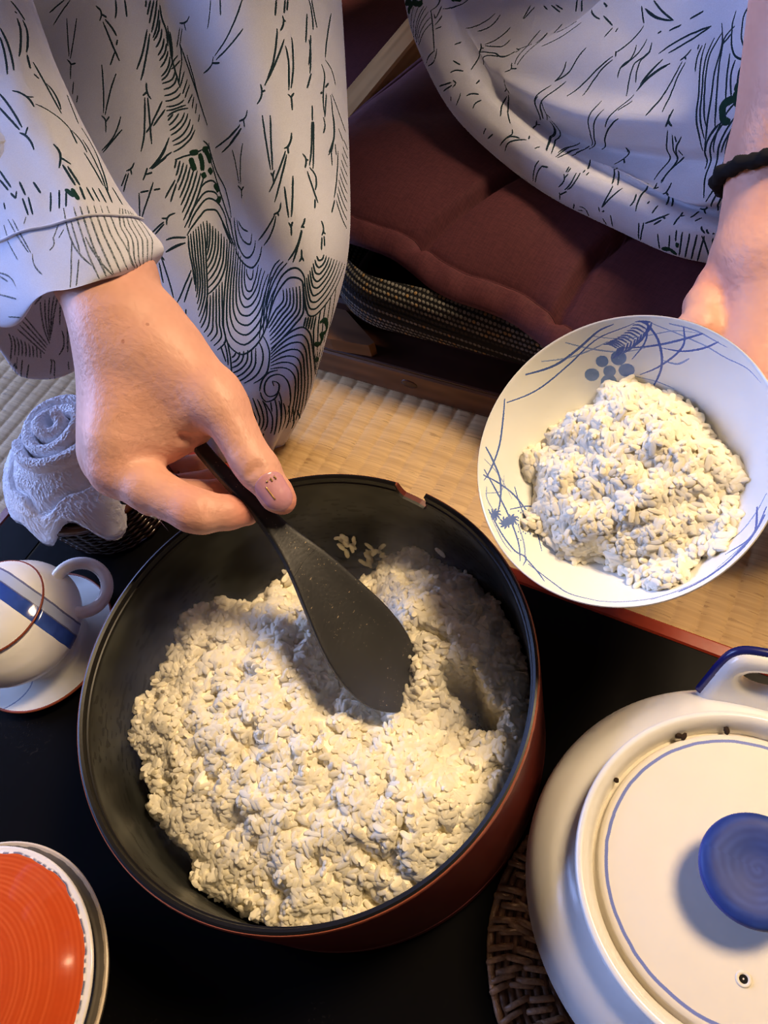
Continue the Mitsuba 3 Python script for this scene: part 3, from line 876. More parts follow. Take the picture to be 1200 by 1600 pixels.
rr = np.linspace(0, BRI, 34)
inside = np.c_[rr, bowl_in(rr)]
prof = np.vstack([inside, [(.0626, .0006), (.0632, .0008), (.0636, .0002), (.0634, -.0010)],
                  [(r, bowl_in(r) - .0031 - .0006 * (1 - r / BRI)) for r in np.linspace(.0618, .0225, 22)], [(.0222, -.0450), (.0215, -.0462), (.0200, -.0462), (.0190, -.0440), (0, -.0425)]])
material('bowl_porcelain', srgb(222, 222, 215), 0.14, 0.5)
add('rice_bowl__body', placed(lathe(prof, n=160), BM), 'bowl_porcelain', 50)
BOWL_STROKES = [  # (angle, radius) points on the inside of the bowl, width in metres, tone
    [[[2.6818, 0.0607], [2.4677, 0.0568], [2.2679, 0.0573], [2.069, 0.0602], [1.941, 0.0613]], 0.0009, 1],
    [[[2.9345, 0.0601], [2.7161, 0.0548], [2.3802, 0.0544], [2.0847, 0.0582], [1.7971, 0.0609]], 0.0006, 1],
    [[[2.3087, 0.061], [2.1136, 0.0549], [1.9307, 0.0524], [1.7305, 0.0531]], 0.0006, 0],
    [[[2.5285, 0.0603], [2.3489, 0.0565], [2.1514, 0.0556], [2.0142, 0.0566]], 0.0006, 0],
    [[[1.7222, 0.0613], [1.6252, 0.0555], [1.5831, 0.047], [1.6902, 0.0367]], 0.0009, 1],
    [[[1.4542, 0.0613], [1.4346, 0.0555], [1.5862, 0.0479], [1.7871, 0.044]], 0.0007, 1],
    [[[1.315, 0.0613], [1.4459, 0.0576], [1.6873, 0.0538], [1.9455, 0.0538]], 0.0008, 1],
    [[[1.1913, 0.0613], [1.2747, 0.0575], [1.4267, 0.0541], [1.6007, 0.0536]], 0.0007, 1],
    [[[1.3589, 0.0526], [1.4463, 0.0496], [1.5914, 0.0497]], 0.0007, 0],
    [[[1.8415, 0.0436], [1.6202, 0.042], [1.4075, 0.0411]], 0.0004, 0],
    [[[1.686, 0.0609], [1.4919, 0.0589], [1.2812, 0.0583], [1.1016, 0.0585], [0.9291, 0.0605], [0.7856, 0.0613]], 0.0005, 0],
    [[[1.5582, 0.0613], [1.3658, 0.0613], [1.1178, 0.0613]], 0.0006, 0],
    [[[1.7038, 0.0613], [1.729, 0.0552], [1.8505, 0.0495]], 0.0006, 1],
    [[[2.1148, 0.0595], [1.9304, 0.0567], [1.7273, 0.0569], [1.5135, 0.0595], [1.3176, 0.0613]], 0.0004, 0],
    [[[2.9181, 0.0613], [3.0767, 0.0585], [-2.9917, 0.0571], [-2.7805, 0.0593], [-2.7064, 0.0611]], 0.0007, 1],
    [[[-2.97, 0.0613], [-2.8729, 0.0582], [-2.7248, 0.0557], [-2.5384, 0.0567], [-2.4059, 0.0597]], 0.0008, 1],
    [[[-2.7946, 0.061], [-2.6303, 0.0574], [-2.3899, 0.0553], [-2.1415, 0.0571], [-2.0038, 0.0609]], 0.0007, 1],
    [[[-2.7512, 0.0613], [-2.6836, 0.0554], [-2.556, 0.0505], [-2.2904, 0.048], [-1.9947, 0.0522]], 0.0007, 1],
    [[[-2.673, 0.0508], [-2.5288, 0.0502], [-2.308, 0.0503], [-2.1725, 0.0516]], 0.0005, 1],
    [[[-2.4611, 0.0541], [-2.4705, 0.0474], [-2.4139, 0.0434]], 0.0005, 1],
    [[[-2.4768, 0.0613], [-2.2686, 0.0603], [-2.1005, 0.0598], [-2.0131, 0.0583], [-1.9612, 0.0613]], 0.0007, 1],
    [[[-2.411, 0.0613], [-2.2031, 0.0613], [-2.0941, 0.061]], 0.0005, 0],
    [[[-2.0446, 0.0585], [-1.8461, 0.0597], [-1.7642, 0.0612]], 0.0006, 1],
    [[[-1.9557, 0.0595], [-1.7014, 0.06], [-1.5592, 0.0612], [-1.3479, 0.0613]], 0.0005, 1],
    [[[-2.3287, 0.0534], [-2.1251, 0.0555], [-1.9754, 0.0599]], 0.0006, 0],
    [[[-2.6052, 0.0611], [-2.6318, 0.0556], [-2.7759, 0.0543]], 0.0004, 0],
    [[[-2.877, 0.0612], [-2.7696, 0.0562], [-2.5584, 0.0524]], 0.0004, 0],
    [[[-2.6593, 0.0604], [-2.541, 0.0607], [-2.3048, 0.0582]], 0.0005, 0],
    [[[-1.379, 0.0613], [-1.2305, 0.0609], [-1.0221, 0.0608], [-0.8058, 0.0613]], 0.0006, 0],
    [[[-0.8402, 0.0613], [-0.6896, 0.0613], [-0.5075, 0.0613], [-0.3984, 0.0613], [-0.29, 0.0613]], 0.0011, 1],
    [[[0.0185, 0.0472], [-0.1914, 0.0483], [-0.3428, 0.0533]], 0.0006, 0],
    [[[0.0313, 0.0584], [-0.1262, 0.0572], [-0.3118, 0.0554], [-0.4769, 0.0505]], 0.0006, 0],
    [[[-0.061, 0.0604], [-0.2693, 0.0613], [-0.4601, 0.0577]], 0.0008, 1],
    [[[-0.1814, 0.0613], [-0.3363, 0.0606], [-0.5816, 0.0605]], 0.0006, 0],
    [[[-0.0667, 0.0567], [-0.2398, 0.0613], [-0.3643, 0.0613]], 0.001, 1],
    [[[-0.2333, 0.0613], [-0.388, 0.0613], [-0.5571, 0.0613], [-0.7363, 0.0613]], 0.001, 1],
    [[[-0.1135, 0.0613], [-0.2677, 0.0613], [-0.5007, 0.0613]], 0.0011, 1],
    [[[-0.2576, 0.0613], [-0.3502, 0.0613], [-0.4704, 0.0613]], 0.0016, 1],
    [[[-0.1953, 0.0613], [-0.3025, 0.0613], [-0.3933, 0.0613]], 0.0016, 0],
    [[[-1.0218, 0.0613], [-0.8105, 0.0606], [-0.592, 0.0613]], 0.0005, 0],
    [[[1.6859, 0.0611], [1.7324, 0.0613], [1.7758, 0.0613]], 0.0007, 1],
    [[[1.6785, 0.0611], [1.6944, 0.059], [1.7267, 0.0576]], 0.0007, 1],
    [[[1.7032, 0.0601], [1.7504, 0.0612], [1.7946, 0.0612]], 0.0007, 1],
    [[[1.6958, 0.0601], [1.7125, 0.058], [1.7459, 0.0565]], 0.0007, 1],
    [[[1.7213, 0.0591], [1.769, 0.0602], [1.814, 0.0603]], 0.0007, 1],
    [[[1.7136, 0.0591], [1.7314, 0.057], [1.7659, 0.0555]], 0.0007, 1],
    [[[1.7398, 0.0581], [1.7881, 0.0593], [1.8338, 0.0594]], 0.0007, 1],
    [[[1.7321, 0.0581], [1.7508, 0.056], [1.7865, 0.0545]], 0.0007, 1],
    [[[1.764, 0.0574], [1.8124, 0.0586], [1.8587, 0.0588]], 0.0007, 1],
    [[[1.756, 0.0574], [1.7761, 0.0553], [1.813, 0.0538]], 0.0007, 1],
    [[[1.7888, 0.0567], [1.8373, 0.058], [1.8841, 0.0582]], 0.0007, 1],
    [[[1.7808, 0.0567], [1.802, 0.0545], [1.8402, 0.0531]], 0.0007, 1],
    [[[1.8143, 0.056], [1.8628, 0.0573], [1.91, 0.0576]], 0.0007, 1],
    [[[1.8061, 0.056], [1.8286, 0.0538], [1.8681, 0.0524]], 0.0007, 1],
    [[[1.8432, 0.0555], [1.8914, 0.0569], [1.9387, 0.0572]], 0.0007, 1],
    [[[1.8349, 0.0555], [1.859, 0.0533], [1.8997, 0.0519]], 0.0007, 1],
    [[[1.8725, 0.0551], [1.9204, 0.0565], [1.9679, 0.0569]], 0.0007, 1],
    [[[1.8644, 0.055], [1.8899, 0.0529], [1.9318, 0.0515]], 0.0007, 1],
    [[[1.9026, 0.0546], [1.9498, 0.0562], [1.9974, 0.0566]], 0.0007, 1],
    [[[1.8943, 0.0546], [1.9211, 0.0525], [1.9645, 0.0512]], 0.0007, 1],
    [[[1.9216, 0.0544], [1.9686, 0.0559], [2.0161, 0.0564]], 0.0007, 1],
    [[[1.9133, 0.0543], [1.9412, 0.0522], [1.9852, 0.0509]], 0.0007, 1],
    [[[1.9408, 0.0541], [1.9873, 0.0557], [2.035, 0.0562]], 0.0007, 1],
    [[[1.9325, 0.0541], [1.9613, 0.052], [2.0061, 0.0507]], 0.0007, 1],
    [[[1.9602, 0.0539], [2.0063, 0.0555], [2.054, 0.056]], 0.0007, 1],
    [[[1.9518, 0.0538], [1.9817, 0.0517], [2.0272, 0.0505]], 0.0007, 1],
    [[[-2.4291, 0.0598], [-2.4486, 0.0589], [-2.4559, 0.0575]], 0.0009, 1],
    [[[-2.4291, 0.0598], [-2.4323, 0.0587], [-2.4187, 0.0576]], 0.0009, 1],
    [[[-2.4291, 0.0598], [-2.4143, 0.059], [-2.3872, 0.0587]], 0.0009, 1],
    [[[-2.4291, 0.0598], [-2.4038, 0.0597], [-2.3764, 0.0603]], 0.0009, 1],
    [[[-2.4291, 0.0598], [-2.4051, 0.0605], [-2.3901, 0.0613]], 0.0009, 1],
    [[[-2.4291, 0.0598], [-2.4174, 0.0609], [-2.4209, 0.0613]], 0.0009, 1],
    [[[-2.4291, 0.0598], [-2.4351, 0.0608], [-2.4551, 0.0613]], 0.0009, 1],
    [[[-2.4291, 0.0598], [-2.4501, 0.0602], [-2.4784, 0.0601]], 0.0009, 1],
    [[[-2.4291, 0.0598], [-2.4554, 0.0595], [-2.479, 0.0586]], 0.0009, 1],
    [[[-2.3621, 0.0548], [-2.3336, 0.0549], [-2.3055, 0.0557]], 0.0009, 1],
    [[[-2.3621, 0.0548], [-2.3379, 0.0556], [-2.3258, 0.0569]], 0.0009, 1],
    [[[-2.3621, 0.0548], [-2.3533, 0.0559], [-2.3616, 0.0572]], 0.0009, 1],
    [[[-2.3621, 0.0548], [-2.3727, 0.0557], [-2.3978, 0.0564]], 0.0009, 1],
    [[[-2.3621, 0.0548], [-2.3875, 0.0551], [-2.4189, 0.0548]], 0.0009, 1],
    [[[-2.3621, 0.0548], [-2.3906, 0.0543], [-2.4137, 0.0532]], 0.0009, 1],
    [[[-2.3621, 0.0548], [-2.3803, 0.0537], [-2.3826, 0.0523]], 0.0009, 1],
    [[[-2.3621, 0.0548], [-2.3609, 0.0536], [-2.3409, 0.0526]], 0.0009, 1],
    [[[-2.3621, 0.0548], [-2.3424, 0.0541], [-2.3106, 0.054]], 0.0009, 1],
    [[[-2.3497, 0.0574], [-2.322, 0.0576], [-2.2974, 0.0586]], 0.0009, 1],
    [[[-2.3497, 0.0574], [-2.3285, 0.0583], [-2.3203, 0.0596]], 0.0009, 1],
    [[[-2.3497, 0.0574], [-2.3445, 0.0585], [-2.3557, 0.0596]], 0.0009, 1],
    [[[-2.3497, 0.0574], [-2.3628, 0.0582], [-2.3888, 0.0587]], 0.0009, 1],
    [[[-2.3497, 0.0574], [-2.3753, 0.0575], [-2.4048, 0.0571]], 0.0009, 1],
    [[[-2.3497, 0.0574], [-2.3757, 0.0567], [-2.3948, 0.0556]], 0.0009, 1],
    [[[-2.3497, 0.0574], [-2.3638, 0.0563], [-2.3617, 0.0549]], 0.0009, 1],
    [[[-2.3497, 0.0574], [-2.3448, 0.0563], [-2.3226, 0.0555]], 0.0009, 1],
    [[[-2.3497, 0.0574], [-2.3284, 0.0569], [-2.2977, 0.057]], 0.0009, 1],
    [[[-2.4395, 0.0515], [-2.4303, 0.0512]], 0.0007, 1],
    [[[-2.4206, 0.0509], [-2.4112, 0.0506]], 0.0007, 1],
    [[[-2.4326, 0.0498], [-2.423, 0.0496]], 0.0007, 1],
    [[[-2.4129, 0.0492], [-2.4031, 0.0489]], 0.0007, 1],
    [[[-2.4248, 0.0481], [-2.4148, 0.0479]], 0.0007, 1],
    [[[-2.404, 0.0475], [-2.3938, 0.0472]], 0.0007, 1],
    [[[-2.3742, 0.0525], [-2.3647, 0.0522]], 0.0007, 1],
    [[[-2.3547, 0.0519], [-2.3452, 0.0516]], 0.0007, 1],
    [[[-2.3652, 0.0508], [-2.3555, 0.0506]], 0.0007, 1],
    [[[-2.3449, 0.0502], [-2.3348, 0.05]], 0.0007, 1],
    [[[-2.3553, 0.0491], [-2.3452, 0.0489]], 0.0007, 1],
    [[[-2.3339, 0.0486], [-2.3233, 0.0483]], 0.0007, 1],
    [[[-2.3107, 0.0535], [-2.3011, 0.0533]], 0.0007, 1],
    [[[-2.2909, 0.053], [-2.2811, 0.0528]], 0.0007, 1],
    [[[-2.2999, 0.0519], [-2.2899, 0.0517]], 0.0007, 1],
    [[[-2.2792, 0.0514], [-2.2691, 0.0512]], 0.0007, 1],
    [[[-2.2883, 0.0503], [-2.2777, 0.0501]], 0.0007, 1],
    [[[-2.2666, 0.0498], [-2.2558, 0.0496]], 0.0007, 1],
    [[[-2.2493, 0.0548], [-2.2395, 0.0546]], 0.0007, 1],
    [[[-2.2292, 0.0543], [-2.2192, 0.0541]], 0.0007, 1],
    [[[-2.2369, 0.0532], [-2.227, 0.053]], 0.0007, 1],
    [[[-2.216, 0.0528], [-2.2057, 0.0526]], 0.0007, 1],
    [[[-2.2236, 0.0517], [-2.2131, 0.0515]], 0.0007, 1],
    [[[-2.2018, 0.0512], [-2.1908, 0.051]], 0.0007, 1],
    [[[-2.19, 0.0561], [-2.1804, 0.056]], 0.0007, 1],
    [[[-2.1699, 0.0557], [-2.1601, 0.0556]], 0.0007, 1],]
BOWL_PETALS = [[[2.1736, 0.0468], [2.1902, 0.046], [2.2172, 0.0455], [2.2488, 0.0455], [2.2777, 0.046], [2.2976, 0.0469], [2.3048, 0.048], [2.2986, 0.0489], [2.281, 0.0497], [2.2557, 0.0501], [2.2272, 0.05], [2.2003, 0.0496], [2.18, 0.0488], [2.1702, 0.0478]], [[2.0556, 0.0502], [2.0676, 0.0494], [2.0882, 0.0489], [2.1134, 0.0488], [2.1374, 0.0491], [2.1551, 0.0498], [2.1629, 0.0507], [2.1598, 0.0516], [2.1468, 0.0523], [2.1268, 0.0527], [2.1037, 0.0528], [2.0813, 0.0525], [2.0638, 0.0519], [2.0545, 0.0511]], [[1.8948, 0.0502], [1.9063, 0.0491], [1.93, 0.0484], [1.9612, 0.048], [1.9927, 0.0483], [2.0176, 0.049], [2.0305, 0.05], [2.0296, 0.0512], [2.0159, 0.0522], [1.9926, 0.0528], [1.9641, 0.0531], [1.9356, 0.0529], [1.9118, 0.0522], [1.8972, 0.0513]], [[1.8337, 0.0457], [1.8444, 0.0447], [1.8695, 0.0439], [1.9042, 0.0436], [1.941, 0.0438], [1.971, 0.0444], [1.9883, 0.0454], [1.9896, 0.0465], [1.9762, 0.0474], [1.9512, 0.0481], [1.9193, 0.0483], [1.8864, 0.0482], [1.8577, 0.0476], [1.8389, 0.0467]], [[2.0302, 0.0424], [2.0472, 0.0413], [2.0789, 0.0406], [2.1183, 0.0404], [2.1562, 0.0409], [2.1838, 0.0418], [2.1957, 0.043], [2.1906, 0.0442], [2.1709, 0.0452], [2.1411, 0.0458], [2.1064, 0.046], [2.0726, 0.0456], [2.0453, 0.0448], [2.03, 0.0437]], [[2.0143, 0.0463], [2.0261, 0.0454], [2.0481, 0.0449], [2.0755, 0.0447], [2.1024, 0.045], [2.1225, 0.0457], [2.1319, 0.0466], [2.1292, 0.0475], [2.1158, 0.0483], [2.0946, 0.0488], [2.0695, 0.0489], [2.0448, 0.0486], [2.0251, 0.048], [2.0141, 0.0472]]]
BOWL_RICE = np.array([[-0.0431, -0.0021], [-0.0405, 0.0018], [-0.037, 0.0097], [-0.0315, 0.0167], [-0.023, 0.0219], [-0.0217, 0.0328], [-0.0141, 0.0369], [-0.0033, 0.0355], [0.0072, 0.0342], [0.0175, 0.0282], [0.0273, 0.019], [0.0377, 0.0153], [0.044, 0.0077], [0.045, -0.0018], [0.0428, -0.0081], [0.0486, -0.0105], [0.0447, -0.0243], [0.039, -0.0305], [0.0376, -0.0395], [0.0325, -0.0441], [0.0223, -0.0448], [0.0112, -0.0429], [0.0057, -0.0397], [-0.0, -0.0362], [-0.0063, -0.0437], [-0.014, -0.0438], [-0.0232, -0.0375], [-0.0317, -0.0365], [-0.0312, -0.0275], [-0.0379, -0.0183], [-0.0441, -0.0082]])


def bowl_point(a, r, lift):
    z = bowl_in(r)
    s_ = BDEP * 2.3 / BRI * (r / BRI) ** 1.3
    k_ = 1 / np.sqrt(1 + s_ * s_)
    p = np.stack([r * np.cos(a), r * np.sin(a), z], -1)
    nn = np.stack([-s_ * k_ * np.cos(a), -s_ * k_ * np.sin(a), k_ + 0 * a], -1)
    return p + nn * lift, nn


def stroke_ribbon(pts, width, lift, per=8):
    """A brush stroke on the inside of the bowl, thick in the middle and pointed at its end."""
    p = np.array(pts, float)
    xy_ = np.c_[p[:, 1] * np.cos(p[:, 0]), p[:, 1] * np.sin(p[:, 0])]
    c = smooth_profile(xy_, per) if len(xy_) > 2 else np.linspace(xy_[0], xy_[-1], 5)
    r = np.minimum(np.hypot(c[:, 0], c[:, 1]), BRI * .985)
    q, nn = bowl_point(np.arctan2(c[:, 1], c[:, 0]), r, lift)
    t_ = np.gradient(q, axis=0)
    side = np.cross(nn, t_)
    side /= np.linalg.norm(side, axis=1, keepdims=True) + 1e-12
    u = np.linspace(0, 1, len(q))
    wv = width * (.35 + .65 * np.sin(np.pi * np.clip(u * .9 + .12, 0, 1)) ** .7) / 2
    g = np.stack([q - side * wv[:, None], q + nn * .00004, q + side * wv[:, None]], 1)
    return sheet(g)


material('brush_blue', proc(lambda p, n, uv: mix(srgb(60, 84, 150), srgb(96, 118, 172), fbm(p.x * 300, p.y * 300, p.z * 300))), 0.2, 0.5)
material('brush_pale', proc(lambda p, n, uv: mix(srgb(112, 132, 178), srgb(158, 172, 200), fbm(p.x * 300, p.y * 300, p.z * 300))), 0.2, 0.5)
add('rice_bowl__painted_grass', placed(join([stroke_ribbon(s_, w_ * 1.3, .00006) for s_, w_, t_ in BOWL_STROKES if t_ == 1]), BM), 'brush_blue', True, label='blue painted grass blades and pine needles', kind='stuff')
add('rice_bowl__painted_grass_001', placed(join([stroke_ribbon(s_, w_ * 1.3, .00004) for s_, w_, t_ in BOWL_STROKES if t_ == 0]), BM), 'brush_pale', True, label='pale blue painted grass blades', kind='stuff')
material('petal_blue', proc(lambda p, n, uv: mix(srgb(78, 108, 160), srgb(128, 150, 186), fbm(p.x * 260, p.y * 260, p.z * 260))), 0.2, 0.5)
for q, pet in enumerate(BOWL_PETALS):
    p = np.array(pet)
    c = np.c_[p[:, 1] * np.cos(p[:, 0]), p[:, 1] * np.sin(p[:, 0])]
    m_ = c.mean(0)
    rows = [m_ + (c - m_) * s_ for s_ in (.02, .35, .7, 1.0)]
    g = np.stack([bowl_point(np.arctan2(x[:, 1], x[:, 0]), np.hypot(x[:, 0], x[:, 1]), .00005 + .000012 * q)[0] for x in rows])
    add('rice_bowl__' + numbered('painted_petal', q), placed(sheet(g, closed_u=True), BM), 'petal_blue', True)
tag('rice_bowl', 'wide white porcelain rice bowl painted with blue grasses, held in a hand', 'bowl')
# its helping of rice
poly = Polygon(BOWL_RICE).buffer(0)
step = .0014
gx = np.arange(-.056, .0561, step)
GX, GY = np.meshgrid(gx, gx, indexing='ij')
xy = np.c_[GX.ravel(), GY.ravel()]
pts = shapely.points(xy)
sd = np.where(shapely.contains(poly, pts), 1, -1) * shapely.distance(poly.exterior, pts)
q3 = np.c_[xy, 0 * xy[:, 0]]
cen = np.array(poly.centroid.coords[0])
dd = np.hypot(*(xy - cen).T)
ztop = -.004 - 7.0 * dd ** 2 + .009 * (meshkit.fbm(q3 * 70, 3, 15) - .5) + .0035 * (meshkit.noise(q3 * 180, 13) - .5)
w = np.clip((sd + .004 * (meshkit.noise(q3 * 160, 3) - .5) + .0055) / .009, 0, 1)
base = bowl_in(np.hypot(xy[:, 0], xy[:, 1]))
hz = base + (np.maximum(ztop, base + .006) - base) * w * w * (3 - 2 * w)
V = np.c_[xy, hz]
n = len(gx)
i, j = np.meshgrid(np.arange(n - 1), np.arange(n - 1), indexing='ij')
q = np.stack([i * n + j, (i + 1) * n + j, (i + 1) * n + j + 1, i * n + j + 1], -1).reshape(-1, 4)
ok = (hz > base + .0012)
q = q[ok[q].all(1)]
F = np.vstack([q[:, [0, 1, 2]], q[:, [0, 2, 3]]])
rng = np.random.default_rng(17)
P, Nn = sample_mesh(V, F, 2900, rng)
gv, gf, gt, gn = grains_on(P + Nn * rng.uniform(-.0008, .0008, (len(P), 1)), Nn, rng, lift=.0002, tilt=.38)
add_grains('rice_serving__grains', placed((gv, gf), BM)[0], gf, gt, gn @ BM[:3, :3].T, kind='stuff')
add('rice_serving__core', placed((V - [0, 0, .0006], F), BM), 'rice_core', True, kind='stuff', color=rice_colors(np.full(len(V), .8)))
tag('rice_serving', 'helping of cooked white rice in the blue and white bowl', 'rice', None, 'stuff')

# ------------------------------------------------------------------ the floor chair and its cushion
def dark_wood(p, n, uv):
    return mix(srgb(40, 22, 16), srgb(66, 36, 24), noise(p.x * 18, p.y * 160, p.z * 160) * .6 + .4 * fbm(p.x * 60, p.y * 60, p.z * 60))


def brown_wood(p, n, uv):
    return mix(srgb(74, 48, 28), srgb(104, 70, 42), noise(p.x * 30 + p.y * 30, p.y * 160, p.z * 160))


def pale_wood(p, n, uv):
    return mix(srgb(184, 140, 88), srgb(214, 172, 116), noise(p.x * 240, p.y * 14, p.z * 240))


material('chair_dark_wood', proc(dark_wood), 0.35, 0.4)
material('chair_brown_wood', proc(brown_wood), 0.5, 0.3)
material('chair_pale_wood', proc(pale_wood), 0.5, 0.3)
add('floor_chair__front_rail', box(-.62, .20, .338, .372, FLOOR + .0002, .0135, .0015), 'chair_brown_wood', False)
add('floor_chair__rail_cap', box(-.62, .20, .3395, .374, .0135, .0165, .001), 'chair_dark_wood', False)
v_, f_ = trimesh.creation.icosphere(3, 1.0).vertices, trimesh.creation.icosphere(3, 1.0).faces
add('floor_chair__front_rail__knot', (v_ * [.0075, .0012, .0045] + [-.262, .338, .001], f_), 'chair_dark_wood', True)
leg = prism([(-.42, .40), (-.397, .402), (-.343, .377), (-.293, .347), (-.296, .3425), (-.331, .339), (-.365, .341), (-.42, .36)][::-1], .017, .030)
add('floor_chair__leg', leg, 'chair_brown_wood', False, label='pointed brown wooden leg board')
add('floor_chair__seat_base', box(-.36, .18, .372, .80, FLOOR + .0002, .040, .003), 'chair_dark_wood', False)
# the tweed seat pad: a rounded slab; uv = (length round the edge, height)
px0, px1, py0, py1, cr = -.355, .17, .349, .80, .075
pts = []
for (cx_, cy_, a0) in ((px1 - cr, py0 + cr, -90), (px1 - cr, py1 - cr, 0), (px0 + cr, py1 - cr, 90), (px0 + cr, py0 + cr, 180)):
    for a in np.radians(np.linspace(a0, a0 + 90, 24)):
        pts.append((cx_ + cr * math.cos(a), cy_ + cr * math.sin(a)))
pts = np.array(pts)
nrm = np.array([(math.cos(a), math.sin(a)) for a0 in (-90, 0, 90, 180) for a in np.radians(np.linspace(a0, a0 + 90, 24))])
per = np.concatenate([[0], np.cumsum(np.linalg.norm(np.diff(pts, axis=0), axis=1))])
prof = [(-.012, .041), (-.004, .042), (.0, .046), (.0016, .054), (.0018, .064), (.0, .076), (-.004, .083), (-.012, .086)]
g = np.array([[(x + a * nx, y + a * ny, z) for (x, y), (nx, ny) in zip(pts, nrm)] for a, z in prof])
g = np.concatenate([g, g[:, :1]], 1)
hl = np.concatenate([[0], np.cumsum(np.linalg.norm(np.diff(np.array(prof), axis=0), axis=1))])
per = np.append(per, per[-1] + np.linalg.norm(pts[0] - pts[-1]))
uvs = np.stack(np.meshgrid(hl, per, indexing='ij')[::-1], -1).reshape(-1, 2)


def tweed_knot(uv):
    """Slanted rows of short floats: 1 on a float's crown."""
    row = uv.y / .0042 + uv.x / .030
    r_ = dr.floor(row)
    k_ = uv.x / .0034 + 0.37 * r_
    a = row - r_ - 0.5
    b = k_ - dr.floor(k_) - 0.5
    return clip_text(1 - 3.4 * a * a * 1.6 - 3.6 * b * b * (1 + .0 * a)), cell_rand(dr.floor(k_), r_, 2), r_


def tweed(p, n, uv):
    k_, c_, r_ = tweed_knot(uv)
    light = smoothstep(.25, .6, k_) * smoothstep(.12, .3, cell_rand(r_, 5)) * (0.45 + .55 * c_)
    return mix(srgb(16, 16, 18), mix(srgb(120, 118, 112), srgb(132, 108, 74), smoothstep(.8, .9, c_)), light)


def tweed_bump(p, n, uv):
    return 0.0009 * tweed_knot(uv)[0]


material('tweed', proc(tweed), 0.8, 0.2, bump=proc(tweed_bump, 3e-4))
add('floor_chair__seat_pad', sheet(g), 'tweed', True, uv=uvs, label='black and gray tweed seat pad')
add('floor_chair__side_rail', box(-.424, -.396, .50, 1.05, .06, .100, .002), 'chair_pale_wood', False, label='pale wooden side rail')
add('floor_chair__rail_post', box(-.422, -.398, .60, .64, FLOOR + .0003, .06, .001), 'chair_pale_wood', False)
add('floor_chair__rail_post_001', box(-.422, -.398, .98, 1.02, FLOOR + .0003, .06, .001), 'chair_pale_wood', False)
tag('floor_chair', 'low wooden floor chair with a black and gray tweed seat under the maroon cushion', 'chair')
material('black_cloth', (0.012, 0.012, 0.013), 0.9, 0.1)
material('maroon_thread', srgb(44, 20, 26), 0.9, 0.1)

# the maroon cushion, pressed and creased
CE1, CE2, C0 = np.array([.954, -.30]), np.array([.30, .954]), np.array([-.235, .362])
hu, hv, cr = .265, .25, .05
cu, cv = .045, .25
th_ = np.linspace(0, 2 * np.pi, 420, endpoint=False)
c_, s_ = np.cos(th_), np.sin(th_)
sup = (np.abs(c_ / hu) ** 7 + np.abs(s_ / hv) ** 7) ** (-1 / 7)
bnd = np.c_[sup * c_, sup * s_]
bnd[:, 1] += np.where(bnd[:, 1] < -hv * .8, .0035 * np.sin(bnd[:, 0] * 55 + .6), 0)
dist = np.array([0, .0008, .0025, .005, .008, .011, .0135, .0148, .0156, .0164, .0175, .020, .025, .032, .040, .05, .062, .075, .09, .105, .12, .14, .16, .18, .20, .22, .235, .2499])


def crease(u, v, pts, width):
    p = np.array(pts)
    d = np.full(u.shape, 9.0)
    for a, b in zip(p[:-1], p[1:]):
        ab = b - a
        t_ = np.clip(((u - a[0]) * ab[0] + (v - a[1]) * ab[1]) / (ab @ ab), 0, 1)
        d = np.minimum(d, np.hypot(u - a[0] - t_ * ab[0], v - a[1] - t_ * ab[1]))
    return np.exp(-(d / width) ** 2)


scale = 1 - dist[:, None] / .25
bu, bv = bnd[None, :, 0] * scale, bnd[None, :, 1] * scale
zz = np.interp(dist, [0, .0008, .0025, .005, .008, .011, .0135, .0148, .0156, .0164, .0175, .020, .025, .032, .040, .05, .075, .105, .16, .2499],
               [.0875, .0905, .0935, .0965, .0985, .1000, .1008, .1006, .0996, .1006, .1022, .1046, .1080, .1120, .1155, .1190, .1240, .1265, .1275, .127])[:, None] + 0 * bu
U, Vv = bu + cu, bv + cv                                           # metres along and away from the front edge
inner_ = np.clip(dist / .05, 0, 1)[:, None]
zz = zz + inner_ * (.010 * (meshkit.fbm(np.stack([U * 14, Vv * 14, 0 * U], -1), 3, 4) - .5))
zz = zz - .0105 * np.clip(dist / .02, 0, 1)[:, None] * crease(U, Vv, [(-.030, .018), (-.012, .06), (.004, .10)], .0052)
zz = zz - .0085 * np.clip(dist / .02, 0, 1)[:, None] * crease(U, Vv, [(.096, .014), (.094, .05), (.102, .09)], .0045)
zz = zz + .0065 * inner_ * crease(U, Vv, [(.035, .045), (.05, .10)], .035)
zz = zz - .006 * inner_ * crease(U, Vv, [(-.16, .10), (-.05, .15), (.05, .13)], .016)
zz = zz + .0012 * np.sin(U * 210 + 40 * Vv) * np.exp(-((dist - .009) / .006) ** 2)[:, None]
X = C0[0] + U * CE1[0] + Vv * CE2[0]
Y = C0[1] + U * CE1[1] + Vv * CE2[1]
g = np.stack([X, Y, zz], -1)
under = g[:1].repeat(2, 0).copy()
under[0] = g[18] * [1, 1, 0] + [0, 0, .0868]
under[1] = g[1] * [1, 1, 0] + [0, 0, .0868]
g = np.concatenate([under, g])


def maroon(p, n, uv):
    u_, v_ = p.x * .954 - p.y * .30, p.x * .30 + p.y * .954
    weave = noise(u_ * 1800, v_ * 260, 1.0) * .5 + noise(u_ * 300, v_ * 1800, 2.0) * .5
    return mix(srgb(68, 34, 42), srgb(90, 47, 53), clip_text(weave * 1.1 - .05) * .8 + .2 * fbm(p.x * 30, p.y * 30, 2.0))


